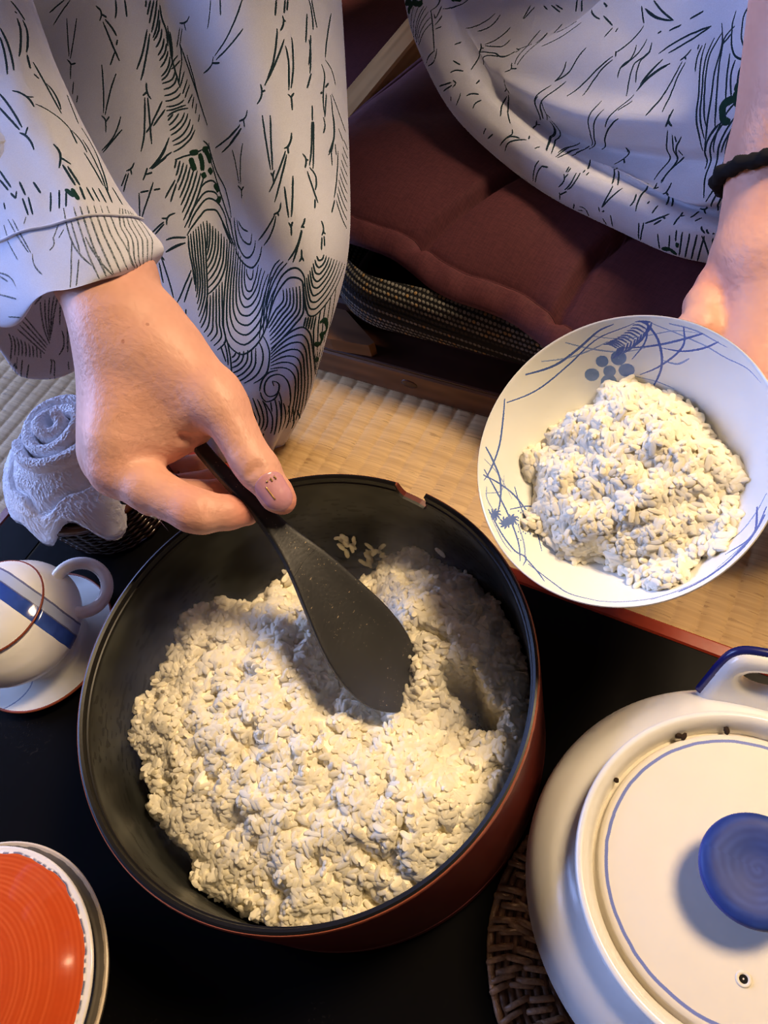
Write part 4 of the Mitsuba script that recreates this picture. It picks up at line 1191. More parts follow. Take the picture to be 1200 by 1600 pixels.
material('maroon_cloth', proc(maroon), 0.75, 0.25, sheen=0.5)
m = trimesh.creation.icosphere(5, 1.0).vertices
sg = np.sign(m) * np.abs(m) ** .42
add('floor_cushion', (sg * [.22, .25, .035] + [-.66, .80, .0205], trimesh.creation.icosphere(5, 1.0).faces), 'maroon_cloth', True, label='maroon floor cushion in the shade under the kneeling person, at the top of the picture', category='cushion')
mesh = sheet(g, closed_u=True)
add('seat_cushion__cover', mesh, 'maroon_cloth', True)
kk = 10
seam = g[kk] + [0, 0, -.0002]
add('seat_cushion__seam', tube(seam, .00055, 6, closed=True), 'maroon_thread', True, label='dark stitched seam round the edge')
tag('seat_cushion', 'maroon cushion with a stitched border on the low floor chair', 'cushion')

# ------------------------------------------------------------------ the woven holder and its rolled towel
BK = np.array([-.428, .150, 0.0])
material('lacquered_cane', proc(lambda p, n, uv: mix(srgb(20, 13, 10), srgb(44, 27, 17), noise(p.x * 300, p.y * 300, p.z * 300))), 0.22, 0.6)
material('lacquered_rim', proc(lambda p, n, uv: mix(srgb(52, 27, 14), srgb(88, 48, 22), fbm(p.x * 160, p.y * 160, 1.0))), 0.18, 0.6)
ang = np.linspace(0, 2 * np.pi, 240, endpoint=False)
for q in range(14):
    z_ = .005 + .0031 * q
    r_ = .0455 + .0085 * (z_ / .05)
    path = np.c_[(r_ + .0011 * np.sin(ang * 17 + math.pi * q)) * np.cos(ang), (r_ + .0011 * np.sin(ang * 17 + math.pi * q)) * np.sin(ang), 0 * ang + z_] + BK
    add('towel_basket__' + numbered('weaver', q), tube(path, .0019, 7, 0.75, closed=True), 'lacquered_cane', True)
for q in range(34):
    a = 2 * math.pi * q / 34
    add('towel_basket__' + numbered('stake', q), tube([[(.0455 + .0085 * t_) * math.cos(a) + BK[0], (.0455 + .0085 * t_) * math.sin(a) + BK[1], .003 + .046 * t_] for t_ in np.linspace(0, 1, 5)], .0013, 6), 'lacquered_cane', True)
add('towel_basket__rim', tube([[.0548 * math.cos(a) + BK[0], .0548 * math.sin(a) + BK[1], .0505] for a in ang], .0036, 12, closed=True), 'lacquered_rim', True)
add('towel_basket__bottom', lathe([(0, .0008), (.0455, .0008), (.0470, .003), (.0455, .005), (0, .005)], BK, 64), 'lacquered_cane', 30)
tag('towel_basket', 'dark lacquered woven basket holding the rolled white towel', 'basket')
material('terry', srgb(238, 237, 240), 0.95, 0.1, sheen=0.6, bump=proc(lambda p, n, uv: 0.0009 * noise(p.x * 1500, p.y * 1500, p.z * 1500), 2e-4))


def terry(mesh, amount=.0011):
    m = trimesh.Trimesh(*mesh, process=False)
    n_ = np.array(m.vertex_normals)
    v = np.array(m.vertices)
    return v + n_ * (amount * (meshkit.noise(v * 1100, 3) + .25 * meshkit.noise(v * 420, 5) - .6))[:, None], np.array(m.faces)


tc = np.array([-.4335, .1545])
th_ = np.linspace(.3, 2 * np.pi * 2.75, 330)
rr = .0030 + .0108 * th_ / (2 * np.pi)
cen = np.c_[tc[0] + rr * np.cos(-th_ + 2.2), tc[1] + rr * np.sin(-th_ + 2.2)]
tg = np.gradient(cen, axis=0)
tg /= np.linalg.norm(tg, axis=1, keepdims=True)
sd_ = np.c_[tg[:, 1], -tg[:, 0]]
half = .0044
sec = [(-1, 0), (-1, .3), (-1, .6), (-1, .8), (-1, .9), (-.85, .965), (-.5, 1.0), (0, 1.012), (.5, 1.0), (.85, .965), (1, .9), (1, .8), (1, .6), (1, .3), (1, 0)]
zt = .1045 - .40 * rr + .0018 * np.sin(th_ * 1.7)
g = np.array([[(*(cen[i] + sd_[i] * half * a * (1 + .12 * math.sin(th_[i] * 3))), .046 + (zt[i] - .046) * b) for a, b in sec] for i in range(len(th_))])
roll = terry(sheet(spline_grid(g, 900, 70)))
tt_ = np.linspace(0, 1, 60)
aa = np.radians(np.linspace(120, 352, 240))
TT, AA = np.meshgrid(tt_, aa, indexing='ij')
reach = .0650 + .007 * np.exp(-((np.degrees(AA) - 205) / 26) ** 2) + .0035 * np.sin(AA * 9 + 1.0)
Rr = .0315 + (reach - .0315) * TT ** 1.25 + .0030 * np.sin(AA * 6 + 5 * TT) * TT
Zz = np.interp(Rr, [.028, .040, .050, .056, .060, .064, .068, .074], [.0925, .0790, .0705, .0660, .0625, .0560, .0470, .0410]) - .0050 * np.exp(-((TT - .55 - .1 * np.sin(AA * 3)) / .07) ** 2)
outer_ = np.stack([tc[0] + Rr * np.cos(AA), tc[1] + Rr * np.sin(AA), Zz], -1)
inner_g = np.stack([tc[0] + (Rr - .0065) * np.cos(AA), tc[1] + (Rr - .0065) * np.sin(AA), Zz - .0052], -1)
hem = .5 * (outer_[-1:] + inner_g[-1:]) + np.stack([.0035 * np.cos(aa), .0035 * np.sin(aa), 0 * aa - .003], -1)[None]
skirt = terry(sheet(np.concatenate([outer_, hem, inner_g[::-1]])))
add('hand_towel__roll', roll, 'terry', True)
add('hand_towel__outer_fold', skirt, 'terry', True)
tag('hand_towel', 'rolled white terry hand towel standing in the dark woven basket', 'towel')

# ------------------------------------------------------------------ hands (skin)
ARM = [
    ([-0.6741, 0.3406, 0.2575], 0.038, [-0.4208, 0.2349, 0.2218], 0.031),
    ([-0.4208, 0.2349, 0.2218], 0.031, [-0.331, 0.1922, 0.2174], 0.024),
    ([-0.3302, 0.1917, 0.218], 0.0245, [-0.3103, 0.1735, 0.2082], 0.0235),
]
PALM = [
    ([-0.3108, 0.1749, 0.2091], 0.0215, [-0.2893, 0.1246, 0.1783], 0.017),
    ([-0.2899, 0.1243, 0.1784], 0.017, [-0.2871, 0.1119, 0.1712], 0.0138),
    ([-0.3177, 0.1754, 0.2042], 0.02, [-0.3075, 0.1225, 0.1668], 0.0155),
    ([-0.329, 0.1794, 0.1922], 0.019, [-0.3204, 0.1276, 0.1513], 0.014),
    ([-0.3366, 0.1853, 0.1842], 0.016, [-0.3319, 0.1407, 0.1388], 0.012),
    ([-0.2952, 0.1768, 0.205], 0.02, [-0.2501, 0.1601, 0.1885], 0.015),
    ([-0.2976, 0.1634, 0.1985], 0.02, [-0.2727, 0.1448, 0.18], 0.014),
    ([-0.2846, 0.1672, 0.1989], 0.019, [-0.2606, 0.1532, 0.1831], 0.012),
    ([-0.2885, 0.1418, 0.185], 0.0165, [-0.2722, 0.1359, 0.1719], 0.0105),
    ([-0.3041, 0.1632, 0.1761], 0.02, [-0.2977, 0.1396, 0.1557], 0.016),
    ([-0.2722, 0.1608, 0.1802], 0.014, [-0.2612, 0.1469, 0.1731], 0.0075),
]
THUMB = [
    ([-0.2484, 0.1615, 0.1896], 0.0138, [-0.2407, 0.1573, 0.1863], 0.0128),
    ([-0.2407, 0.1573, 0.1863], 0.0128, [-0.2194, 0.1425, 0.1727], 0.0102),
    ([-0.2194, 0.1425, 0.1727], 0.0102, [-0.2138, 0.14, 0.1694], 0.0102),
    ([-0.2138, 0.14, 0.1694], 0.0102, [-0.201, 0.1336, 0.162], 0.0082),
    ([-0.201, 0.1336, 0.162], 0.0082, [-0.1975, 0.1326, 0.1601], 0.0062),
]
INDEX_FINGER = [
    ([-0.2871, 0.1119, 0.1712], 0.0138, [-0.2655, 0.1098, 0.1683], 0.0122),
    ([-0.2655, 0.1098, 0.1683], 0.0122, [-0.2383, 0.1092, 0.1634], 0.0109),
    ([-0.2383, 0.1092, 0.1634], 0.0109, [-0.2329, 0.1109, 0.1616], 0.0104),
    ([-0.2329, 0.1109, 0.1616], 0.0104, [-0.2246, 0.1178, 0.1561], 0.0086),
    ([-0.2246, 0.1178, 0.1561], 0.0086, [-0.2188, 0.1237, 0.1501], 0.0066),
]
MIDDLE_FINGER = [
    ([-0.3045, 0.1172, 0.1603], 0.0138, [-0.2775, 0.1147, 0.1486], 0.0115),
    ([-0.2775, 0.1147, 0.1486], 0.0115, [-0.2534, 0.1213, 0.1474], 0.01),
    ([-0.2534, 0.1213, 0.1474], 0.01, [-0.2409, 0.1307, 0.1459], 0.0084),
    ([-0.2409, 0.1307, 0.1459], 0.0084, [-0.2342, 0.1369, 0.1433], 0.0068),
]
RING_FINGER = [
    ([-0.3211, 0.1262, 0.1485], 0.013, [-0.2939, 0.1205, 0.1327], 0.0105),
    ([-0.2939, 0.1205, 0.1327], 0.0105, [-0.2708, 0.1316, 0.1329], 0.0092),
    ([-0.2708, 0.1316, 0.1329], 0.0092, [-0.2568, 0.1431, 0.1353], 0.0075),
]
LITTLE_FINGER = [
    ([-0.3313, 0.1392, 0.1378], 0.0115, [-0.3084, 0.1369, 0.1258], 0.0092),
    ([-0.3084, 0.1369, 0.1258], 0.0092, [-0.2881, 0.1439, 0.1266], 0.008),
    ([-0.2881, 0.1439, 0.1266], 0.008, [-0.2758, 0.1525, 0.1297], 0.0066),
]
HAND_CREASES = [
    ([-0.212, 0.1286, 0.1763], 0.0011, [-0.2076, 0.1381, 0.1788], 0.0011, 0.0022),
    ([-0.2123, 0.1316, 0.1776], 0.0008, [-0.2097, 0.1381, 0.1794], 0.0008, 0.0022),
    ([-0.2271, 0.1136, 0.1722], 0.0012, [-0.2235, 0.108, 0.169], 0.0012, 0.003),
    ([-0.2573, 0.1213, 0.1753], 0.0013, [-0.2514, 0.1274, 0.1747], 0.0014, 0.004),
    ([-0.2501, 0.1176, 0.1755], 0.001, [-0.2468, 0.1238, 0.1745], 0.001, 0.0035),
    ([-0.2563, 0.1379, 0.1804], 0.0014, [-0.2508, 0.139, 0.1777], 0.0016, 0.0045),
]
OTHER_HAND = [
    ([-0.0367, 0.426, 0.2641], 0.036, [-0.0327, 0.3793, 0.2059], 0.0265),
    ([-0.0327, 0.3793, 0.2059], 0.0265, [-0.0283, 0.353, 0.1912], 0.0235),
    ([-0.0283, 0.353, 0.1912], 0.0235, [-0.0217, 0.3284, 0.1836], 0.0245),
    ([-0.0217, 0.3284, 0.1836], 0.0245, [-0.0145, 0.3069, 0.1722], 0.0195),
    ([-0.0145, 0.3069, 0.1722], 0.0195, [-0.0036, 0.2934, 0.163], 0.0165),
    ([-0.0326, 0.3244, 0.1796], 0.0145, [-0.0429, 0.3158, 0.1781], 0.0102),
    ([-0.0429, 0.3158, 0.1781], 0.0102, [-0.0455, 0.3035, 0.1758], 0.0095),
    ([-0.0455, 0.3035, 0.1758], 0.0095, [-0.0428, 0.2888, 0.1748], 0.0098),
    ([-0.0345, 0.3276, 0.1772], 0.0155, [-0.0364, 0.3113, 0.1704], 0.0115),
    ([-0.0319, 0.3305, 0.1834], 0.0185, [-0.0202, 0.3161, 0.1746], 0.0185),
]
OTHER_CREASES = [
]
NAIL_LINE = np.array([[-0.2069, 0.1333, 0.1725], [-0.2, 0.1313, 0.1699], [-0.1946, 0.1301, 0.1659]])
RING_AT = np.array([-0.2732, 0.1058, 0.1441])
MOLES = [[-0.2875, 0.1563, 0.212], [-0.2807, 0.1692, 0.2149]]



def skin(p, n, uv):
    a = fbm(p.x * 60, p.y * 60, p.z * 60)
    b = noise(p.x * 500, p.y * 500, p.z * 500)
    c = mix(srgb(214, 166, 146), srgb(204, 150, 132), a)
    c = mix(c, srgb(180, 122, 104), 0.12 * b)
    blush = mi.Float(0)
    for q, r in BLUSH:
        d = dr.sqrt(dr.square(p.x - q[0]) + dr.square(p.y - q[1]) + dr.square(p.z - q[2]))
        blush = dr.maximum(blush, smoothstep(r, r * .2, d))
    c = mix(c, srgb(204, 116, 100), 0.55 * blush)
    mole = mi.Float(0)
    for q in MOLES:
        d = dr.sqrt(dr.square(p.x - q[0]) + dr.square(p.y - q[1]))
        mole = dr.maximum(mole, smoothstep(.0011, .0006, d))
    return mix(c, srgb(150, 92, 74), 0.6 * mole)


def blend_hands():
    """Each digit is blended smoothly into the palm and kept apart from the other digits."""
    return [ARM + PALM, THUMB, INDEX_FINGER, MIDDLE_FINGER, RING_FINGER, LITTLE_FINGER]


def window(a, lo, cell, n_, pad):
    """The index range of the grid that a tapered capsule can reach."""
    P = np.array([a[0], a[2]])
    r_ = max(a[1], a[3]) + pad
    i0 = np.clip(np.floor((P.min(0) - r_ - lo) / cell).astype(int), 0, n_ - 1)
    i1 = np.clip(np.ceil((P.max(0) + r_ - lo) / cell).astype(int) + 1, 1, n_)
    return tuple(slice(x, y) for x, y in zip(i0, i1))


def capsule(a, ax, w_):
    X = np.stack(np.meshgrid(*[ax[i][w_[i]] for i in range(3)], indexing='ij'), -1).astype(np.float32)
    p, q = np.asarray(a[0], np.float32), np.asarray(a[2], np.float32)
    pq = q - p
    t_ = np.clip(((X - p) @ pq) / max(float(pq @ pq), 1e-12), 0, 1)
    d_ = X - p
    d_ -= t_[..., None] * pq
    return np.sqrt(np.einsum('...i,...i', d_, d_)) - (a[1] + t_ * (a[3] - a[1]))


def melt(d, e_, k):
    h_ = np.clip(.5 + .5 * (d - e_) / k, 0, 1)
    return d * (1 - h_) + e_ * h_ - k * h_ * (1 - h_)


def field(parts, lo, ax, n_, cell, k):
    d = np.full(tuple(n_), .05, np.float32)
    for a in parts:
        w_ = window(a, lo, cell, n_, max(k, .006) + 2 * cell)
        d[w_] = melt(d[w_], capsule(a, ax, w_), k)
    return d


def sculpt(groups, cuts, cell, k_in, k_out, rounds=4):
    """groups: the first is the trunk, the others digits; digits join the trunk with blend k_out and meet each other sharply."""
    every = [a for g in groups for a in g]
    P = np.array([[*a[0], *a[2]] for a in every]).reshape(-1, 3)
    R_ = max(max(a[1], a[3]) for a in every)
    lo, hi = P.min(0) - R_ - 3 * cell, P.max(0) + R_ + 3 * cell
    n_ = np.ceil((hi - lo) / cell).astype(int) + 1
    ax = [lo[i] + cell * np.arange(n_[i]) for i in range(3)]
    trunk = field(groups[0], lo, ax, n_, cell, k_in)
    total = trunk.copy()
    for g in groups[1:]:
        total = np.minimum(total, melt(trunk, field(g, lo, ax, n_, cell, .0035), k_out))
    for a in cuts:
        w_ = window(a, lo, cell, n_, a[4] + 2 * cell)
        total[w_] = -melt(-total[w_], capsule(a, ax, w_), a[4])
    return relax(surface_net(total, lo, cell), rounds)


BLUSH = [(INDEX_FINGER[4][2], .022), (MIDDLE_FINGER[3][2], .03), (INDEX_FINGER[0][0], .020), (THUMB[4][2], .014), (INDEX_FINGER[2][0], .016), (OTHER_HAND[6][0], .02)]
BLUSH = [([float(t_) for t_ in q], r) for q, r in BLUSH]
material('skin', proc(skin), 0.48, 0.35, sheen=0.15, bump=proc(lambda p, n, uv: 0.00012 * noise(p.x * 1400, p.y * 1400, p.z * 1400) + .00025 * noise(p.x * 420, p.y * 420, p.z * 420), 3e-4))
hand_mesh = sculpt(blend_hands(), HAND_CREASES, .0015, .012, .006)
# the other hand lies under the bowl: four fingers flat against its foot, the thumb up along its side
on_bowl = lambda x, y, z: list(BOWL_C + x * BE1 + y * BE2 + z * BOWL_N)
palm2, heel_side, fingers2 = [], OTHER_HAND[5:9], []
wrist2, heel2 = OTHER_HAND[2][2], OTHER_HAND[3][2]
for x_, len_, r_ in ((-.032, .050, .0080), (-.011, .064, .0090), (.010, .068, .0092), (.031, .062, .0090)):
    k1, k2 = on_bowl(x_, .050, -.0600), on_bowl(x_ * .95, .050 - len_ * .50, -.0560)
    k3, k4 = on_bowl(x_ * .92, .050 - len_ * .82, -.0560), on_bowl(x_ * .90, .050 - len_ * 1.10, -.0545)
    root, rad_ = (OTHER_HAND[7][2], .0098) if x_ < -.02 else (OTHER_HAND[8][2], .0115) if x_ < 0 else (heel2, .0170)
    (heel_side if x_ < 0 else palm2).append((root, rad_, k1, .0120))
    fingers2.append([(k1, .0125, k2, r_ + .0008), (k2, r_ + .0008, k3, r_), (k3, r_, k4, r_ - .0016)])
palm2.append((heel2, .0185, on_bowl(.036, .046, -.0560), .0130))
th0 = OTHER_HAND[4][2]
thumb2 = [(heel2, .0190, th0, .0160), (th0, .0160, on_bowl(.0760, .042, -.018), .0115), (on_bowl(.0760, .042, -.018), .0115, on_bowl(.0735, .018, -.004), .0095), (on_bowl(.0735, .018, -.004), .0095, on_bowl(.0715, .004, .004), .0074)]
other_mesh = sculpt([OTHER_HAND[:5] + OTHER_HAND[9:] + palm2, heel_side, thumb2] + fingers2, OTHER_CREASES, .0017, .010, .0045)


def seg(p, r, q, s_):
    return (list(p), r, list(q), s_)


def person_rest(right, left, hip, chest, neck, head, face):
    """The trunk, upper arms, neck and head of a seated person, leaning over the table; face: the unit direction of the face."""
    f_ = np.array(face, float)
    f_ /= np.linalg.norm(f_)
    side = np.cross(f_, [0, 0, 1.0])
    side /= np.linalg.norm(side)
    up = np.cross(side, f_)
    H_ = np.array(head, float)
    at_ = lambda a, b, c: (H_ + side * a + f_ * b + up * c)
    trunk = [seg(hip, .145, chest, .115), seg(chest, .115, neck, .06), seg(right, .050, neck, .055), seg(left, .050, neck, .055),
             seg(chest, .10, right, .06), seg(chest, .10, left, .06), seg(neck, .050, at_(0, -.02, -.06), .048)]
    skull = [seg(at_(0, -.025, .035), .080, at_(0, .015, .035), .073), seg(at_(0, .02, .0), .064, at_(0, .050, -.062), .036),
             seg(at_(0, .088, .018), .008, at_(0, .104, -.012), .0105), seg(at_(-.074, -.005, .01), .014, at_(-.078, -.012, -.012), .010),
             seg(at_(.074, -.005, .01), .014, at_(.078, -.012, -.012), .010), seg(at_(-.014, .082, -.040), .0055, at_(.014, .082, -.040), .0055),
             seg(at_(-.014, .081, -.049), .006, at_(.014, .081, -.049), .006)]
    eyes = [seg(at_(a, .092, .018), .007, at_(a * 1.25, .090, .018), .007) + (.006,) for a in (-.027, .027)]
    body_ = sculpt([trunk + skull], eyes, .006, .02, .01, 6)
    hair = sculpt([[seg(at_(0, -.035, .045), .087, at_(0, -.005, .055), .080), seg(at_(0, -.055, .01), .074, at_(0, -.062, -.05), .060), seg(at_(0, -.11, .03), .038, at_(0, -.115, .0), .034),
                    seg(at_(-.055, .02, .065), .030, at_(-.07, -.01, .02), .022), seg(at_(.055, .02, .065), .030, at_(.07, -.01, .02), .022)]], [], .006, .02, .01, 6)
    ball = [trimesh.creation.icosphere(2, .0115).apply_translation(at_(a, .0755, .018)) for a in (-.031, .031)]
    return body_, hair, ball


R1, L1, HIP1, CH1, NK1, HD1 = (-.745, .420, .640), (-.520, .690, .650), (-.690, .740, .22), (-.655, .600, .53), (-.620, .520, .710), (-.545, .440, .835)
R2, L2, HIP2, CH2, NK2, HD2 = (-.265, .655, .610), (.085, .640, .610), (-.100, .800, .30), (-.095, .700, .50), (-.095, .610, .700), (-.120, .520, .830)
rest1, hair1, eyes1 = person_rest(R1, L1, HIP1, CH1, NK1, HD1, (.62, -.50, -.60))
rest2, hair2, eyes2 = person_rest(R2, L2, HIP2, CH2, NK2, HD2, (-.08, -.66, -.74))
UP1 = sculpt([[seg(R1, .047, ARM[0][0], .040), seg(ARM[0][0], .040, ARM[0][0], .040)]], [], .006, .02, .01)
UP2 = sculpt([[seg(L2, .047, (.125, .50, .42), .040), seg((.125, .50, .42), .040, OTHER_HAND[0][0], .036)]], [], .006, .02, .01)
add('person__body', join([hand_mesh, rest1, UP1]), 'skin', True)
add('person_001__body', join([other_mesh, rest2, UP2]), 'skin', True)
material('black_hair', (0.008, 0.006, 0.005), 0.4, 0.4)
material('eye_white', srgb(226, 222, 214), 0.2, 0.5)
for key, h_, e_ in (('person', hair1, eyes1), ('person_001', hair2, eyes2)):
    add(key + '__hair', h_, 'black_hair', True)
    for q, b in enumerate(e_):
        add(key + '__' + numbered('eye', q), (np.array(b.vertices), np.array(b.faces)), 'eye_white', True)

# the painted thumb nail and the ring
material('nail_polish', srgb(186, 134, 146), 0.12, 0.6, clearcoat=0.8)
material('gold', srgb(226, 190, 110), 0.25, 0.5, metallic=1.0)
material('silver', srgb(214, 214, 216), 0.15, 0.5, metallic=1.0)
material('cut_stone', srgb(226, 232, 240), 0.05, 1.0, metallic=0.7)
t0, t1 = np.array(THUMB[3][0]), np.array(THUMB[3][2])
ax_ = (t1 - t0) / np.linalg.norm(t1 - t0)
up_ = -FORWARD + np.array([.10, .06, 0])
up_ -= ax_ * (up_ @ ax_)
up_ /= np.linalg.norm(up_)
sd_ = np.cross(ax_, up_)
rows = []
LT = np.linalg.norm(t1 - t0)
for t_ in np.linspace(0, 1, 22):
    along_ = LT * (.34 + 1.02 * t_) + .0032 * t_                    # from the cuticle to just past the tip
    s0 = along_ / LT
    r_ = .0102 + (.0082 - .0102) * min(s0, 1.0)
    over = max(along_ - LT, 0)
    r_ = math.sqrt(max(r_ ** 2 - over ** 2 * .75, 1e-8)) + .0012
    half = np.radians(50) * math.sqrt(max(1 - (1 - min(t_ / .30, 1)) ** 2.2, .02)) * (1 - .42 * max(t_ - .72, 0) ** 2 / .0784)
    a_ = np.linspace(-half, half, 17)
    rows.append([t0 + ax_ * along_ + r_ * (np.cos(x) * up_ + np.sin(x) * sd_) for x in a_])
nail = np.array(rows)
low = nail - up_ * .0012
g = np.concatenate([low[:1], nail, low[-1:]])
g = np.concatenate([g[:, :1] - up_ * .001, g, g[:, -1:] - up_ * .001], 1)
add('person__thumb_nail', sheet(g), 'nail_polish', True, label='glossy pink thumb nail')
gold = [tube([nail[4 + k_ // 3, 4 + 2 * (k_ % 3)] + up_ * .0002, nail[4 + k_ // 3, 4 + 2 * (k_ % 3)] + up_ * .0007], .00055, 6) for k_ in range(5)]
gold.append(tube(np.array([nail[k_, 10] + up_ * .0003 for k_ in range(6, 15)]), .00035, 6))
add('person__thumb_nail__gold_trim', join(gold), 'gold', True, kind='stuff')
m0, m1 = np.array(MIDDLE_FINGER[0][0]), np.array(MIDDLE_FINGER[0][2])
mid_ = m0 + .62 * (m1 - m0)
ma = (m1 - m0) / np.linalg.norm(m1 - m0)
e1_ = np.cross(ma, [0, 0, 1.0])
e1_ /= np.linalg.norm(e1_)
e2_ = np.cross(ma, e1_)
ra = np.linspace(0, 2 * np.pi, 48, endpoint=False)
add('person__finger_ring', tube(mid_ + .0132 * (np.cos(ra)[:, None] * e1_ + np.sin(ra)[:, None] * e2_), .0011, 8, closed=True), 'silver', True)
stone = np.array([[.0038 * math.cos(a), .0038 * math.sin(a), .0] for a in np.linspace(0, 2 * math.pi, 8, endpoint=False)] + [[.0021 * math.cos(a + .39), .0021 * math.sin(a + .39), .0019] for a in np.linspace(0, 2 * math.pi, 8, endpoint=False)] + [[0, 0, -.003]])
sv, sf = arr(m3.Manifold.hull_points(stone))
n_ = RING_AT - mid_
n_ -= ma * (n_ @ ma)
n_ /= np.linalg.norm(n_)
B_ = np.stack([ma, np.cross(n_, ma), n_])
add('person__finger_ring__stone', (sv @ B_ + RING_AT, sf), 'cut_stone', False, label='sparkling cut stone')
# the black hair tie on the other wrist
w0, w1 = np.array(OTHER_HAND[1][0]), np.array(OTHER_HAND[1][2])
wa = (w1 - w0) / np.linalg.norm(w1 - w0)
e1_ = np.cross(wa, [0, 0, 1.0])
e1_ /= np.linalg.norm(e1_)
e2_ = np.cross(wa, e1_)
ra = np.linspace(0, 2 * np.pi, 90, endpoint=False)
wc = w0 + .30 * (w1 - w0)
rr_ = .0300 + .0008 * np.sin(ra * 14)
path = wc + rr_[:, None] * (np.cos(ra)[:, None] * e1_ + np.sin(ra)[:, None] * e2_) + wa * (.004 * np.cos(ra + 1))[:, None]
add('person_001__hair_tie', tube(path, .0036 + .0005 * np.sin(ra * 30), 10, closed=True), 'black_cloth', True, label='black elastic hair tie round the wrist')
tag('person', 'person kneeling in a white patterned yukata, scooping rice with a black paddle', 'person')
tag('person_001', 'person seated on the maroon cushion in a white patterned yukata, holding out a bowl', 'person')

# ------------------------------------------------------------------ the two yukata
LAP_CLOTH = np.array([[[-0.7691, 0.4336, 0.2933], [-0.6101, 0.4374, 0.2912], [-0.5104, 0.4365, 0.2912], [-0.4839, 0.4644, 0.2798], [-0.421, 0.4437, 0.2879], [-0.3713, 0.4637, 0.2797], [-0.3707, 0.5256, 0.2547], [-0.4251, 0.5902, 0.2271], [-0.5081, 0.6514, 0.1996]], [[-0.6979, 0.3853, 0.2481], [-0.5541, 0.388, 0.2528], [-0.4707, 0.3894, 0.2556], [-0.4465, 0.4149, 0.2442], [-0.385, 0.3944, 0.2567], [-0.344, 0.4116, 0.2501], [-0.3413, 0.4655, 0.2239], [-0.3925, 0.5234, 0.1916], [-0.4717, 0.5772, 0.1587]], [[-0.633, 0.336, 0.2054], [-0.5122, 0.3391, 0.2153], [-0.4377, 0.3455, 0.2188], [-0.4083, 0.367, 0.2089], [-0.3495, 0.3513, 0.2239], [-0.3145, 0.3634, 0.2202], [-0.3128, 0.4096, 0.1931], [-0.3578, 0.4569, 0.1588], [-0.4229, 0.4918, 0.1283]], [[-0.5656, 0.2904, 0.1633], [-0.4715, 0.2958, 0.175], [-0.4068, 0.3055, 0.1788], [-0.3731, 0.3237, 0.1713], [-0.3216, 0.3132, 0.1874], [-0.2913, 0.3225, 0.1858], [-0.2885, 0.3573, 0.1612], [-0.3248, 0.3915, 0.1286], [-0.3743, 0.4071, 0.1055]], [[-0.509, 0.2599, 0.1275], [-0.437, 0.2668, 0.1385], [-0.381, 0.2787, 0.1415], [-0.3464, 0.2928, 0.1377], [-0.3042, 0.2882, 0.1514], [-0.2781, 0.2959, 0.1511], [-0.2783, 0.3205, 0.1303], [-0.3077, 0.344, 0.1013], [-0.3471, 0.3472, 0.0855]], [[-0.4583, 0.24, 0.0876], [-0.4043, 0.2485, 0.0959], [-0.3626, 0.257, 0.1005], [-0.3308, 0.2659, 0.1016], [-0.3039, 0.2697, 0.1062], [-0.2853, 0.2756, 0.1061], [-0.2904, 0.2935, 0.0869], [-0.3116, 0.305, 0.0664], [-0.3455, 0.3003, 0.0562]], [[-0.4154, 0.2283, 0.0493], [-0.3798, 0.2362, 0.0541], [-0.3557, 0.244, 0.0547], [-0.3351, 0.2506, 0.0552], [-0.3185, 0.2565, 0.0549], [-0.3085, 0.2634, 0.051], [-0.3095, 0.2742, 0.0385], [-0.3212, 0.275, 0.0301], [-0.349, 0.2631, 0.028]], [[-0.3908, 0.2185, 0.0026], [-0.3752, 0.226, -0.0013], [-0.3609, 0.2317, -0.0019], [-0.349, 0.2382, -0.002], [-0.3414, 0.2448, -0.0025], [-0.3382, 0.2516, -0.0044], [-0.3398, 0.261, -0.01], [-0.348, 0.2624, -0.0102], [-0.3712, 0.2594, -0.0054]], [[-0.4003, 0.2278, -0.0029], [-0.3844, 0.2353, -0.0069], [-0.3698, 0.2411, -0.0075], [-0.3578, 0.2478, -0.0077], [-0.3499, 0.2545, -0.0082], [-0.3466, 0.2614, -0.0101], [-0.3482, 0.2711, -0.0156], [-0.3583, 0.2684, -0.0133], [-0.381, 0.2665, -0.0094]]])
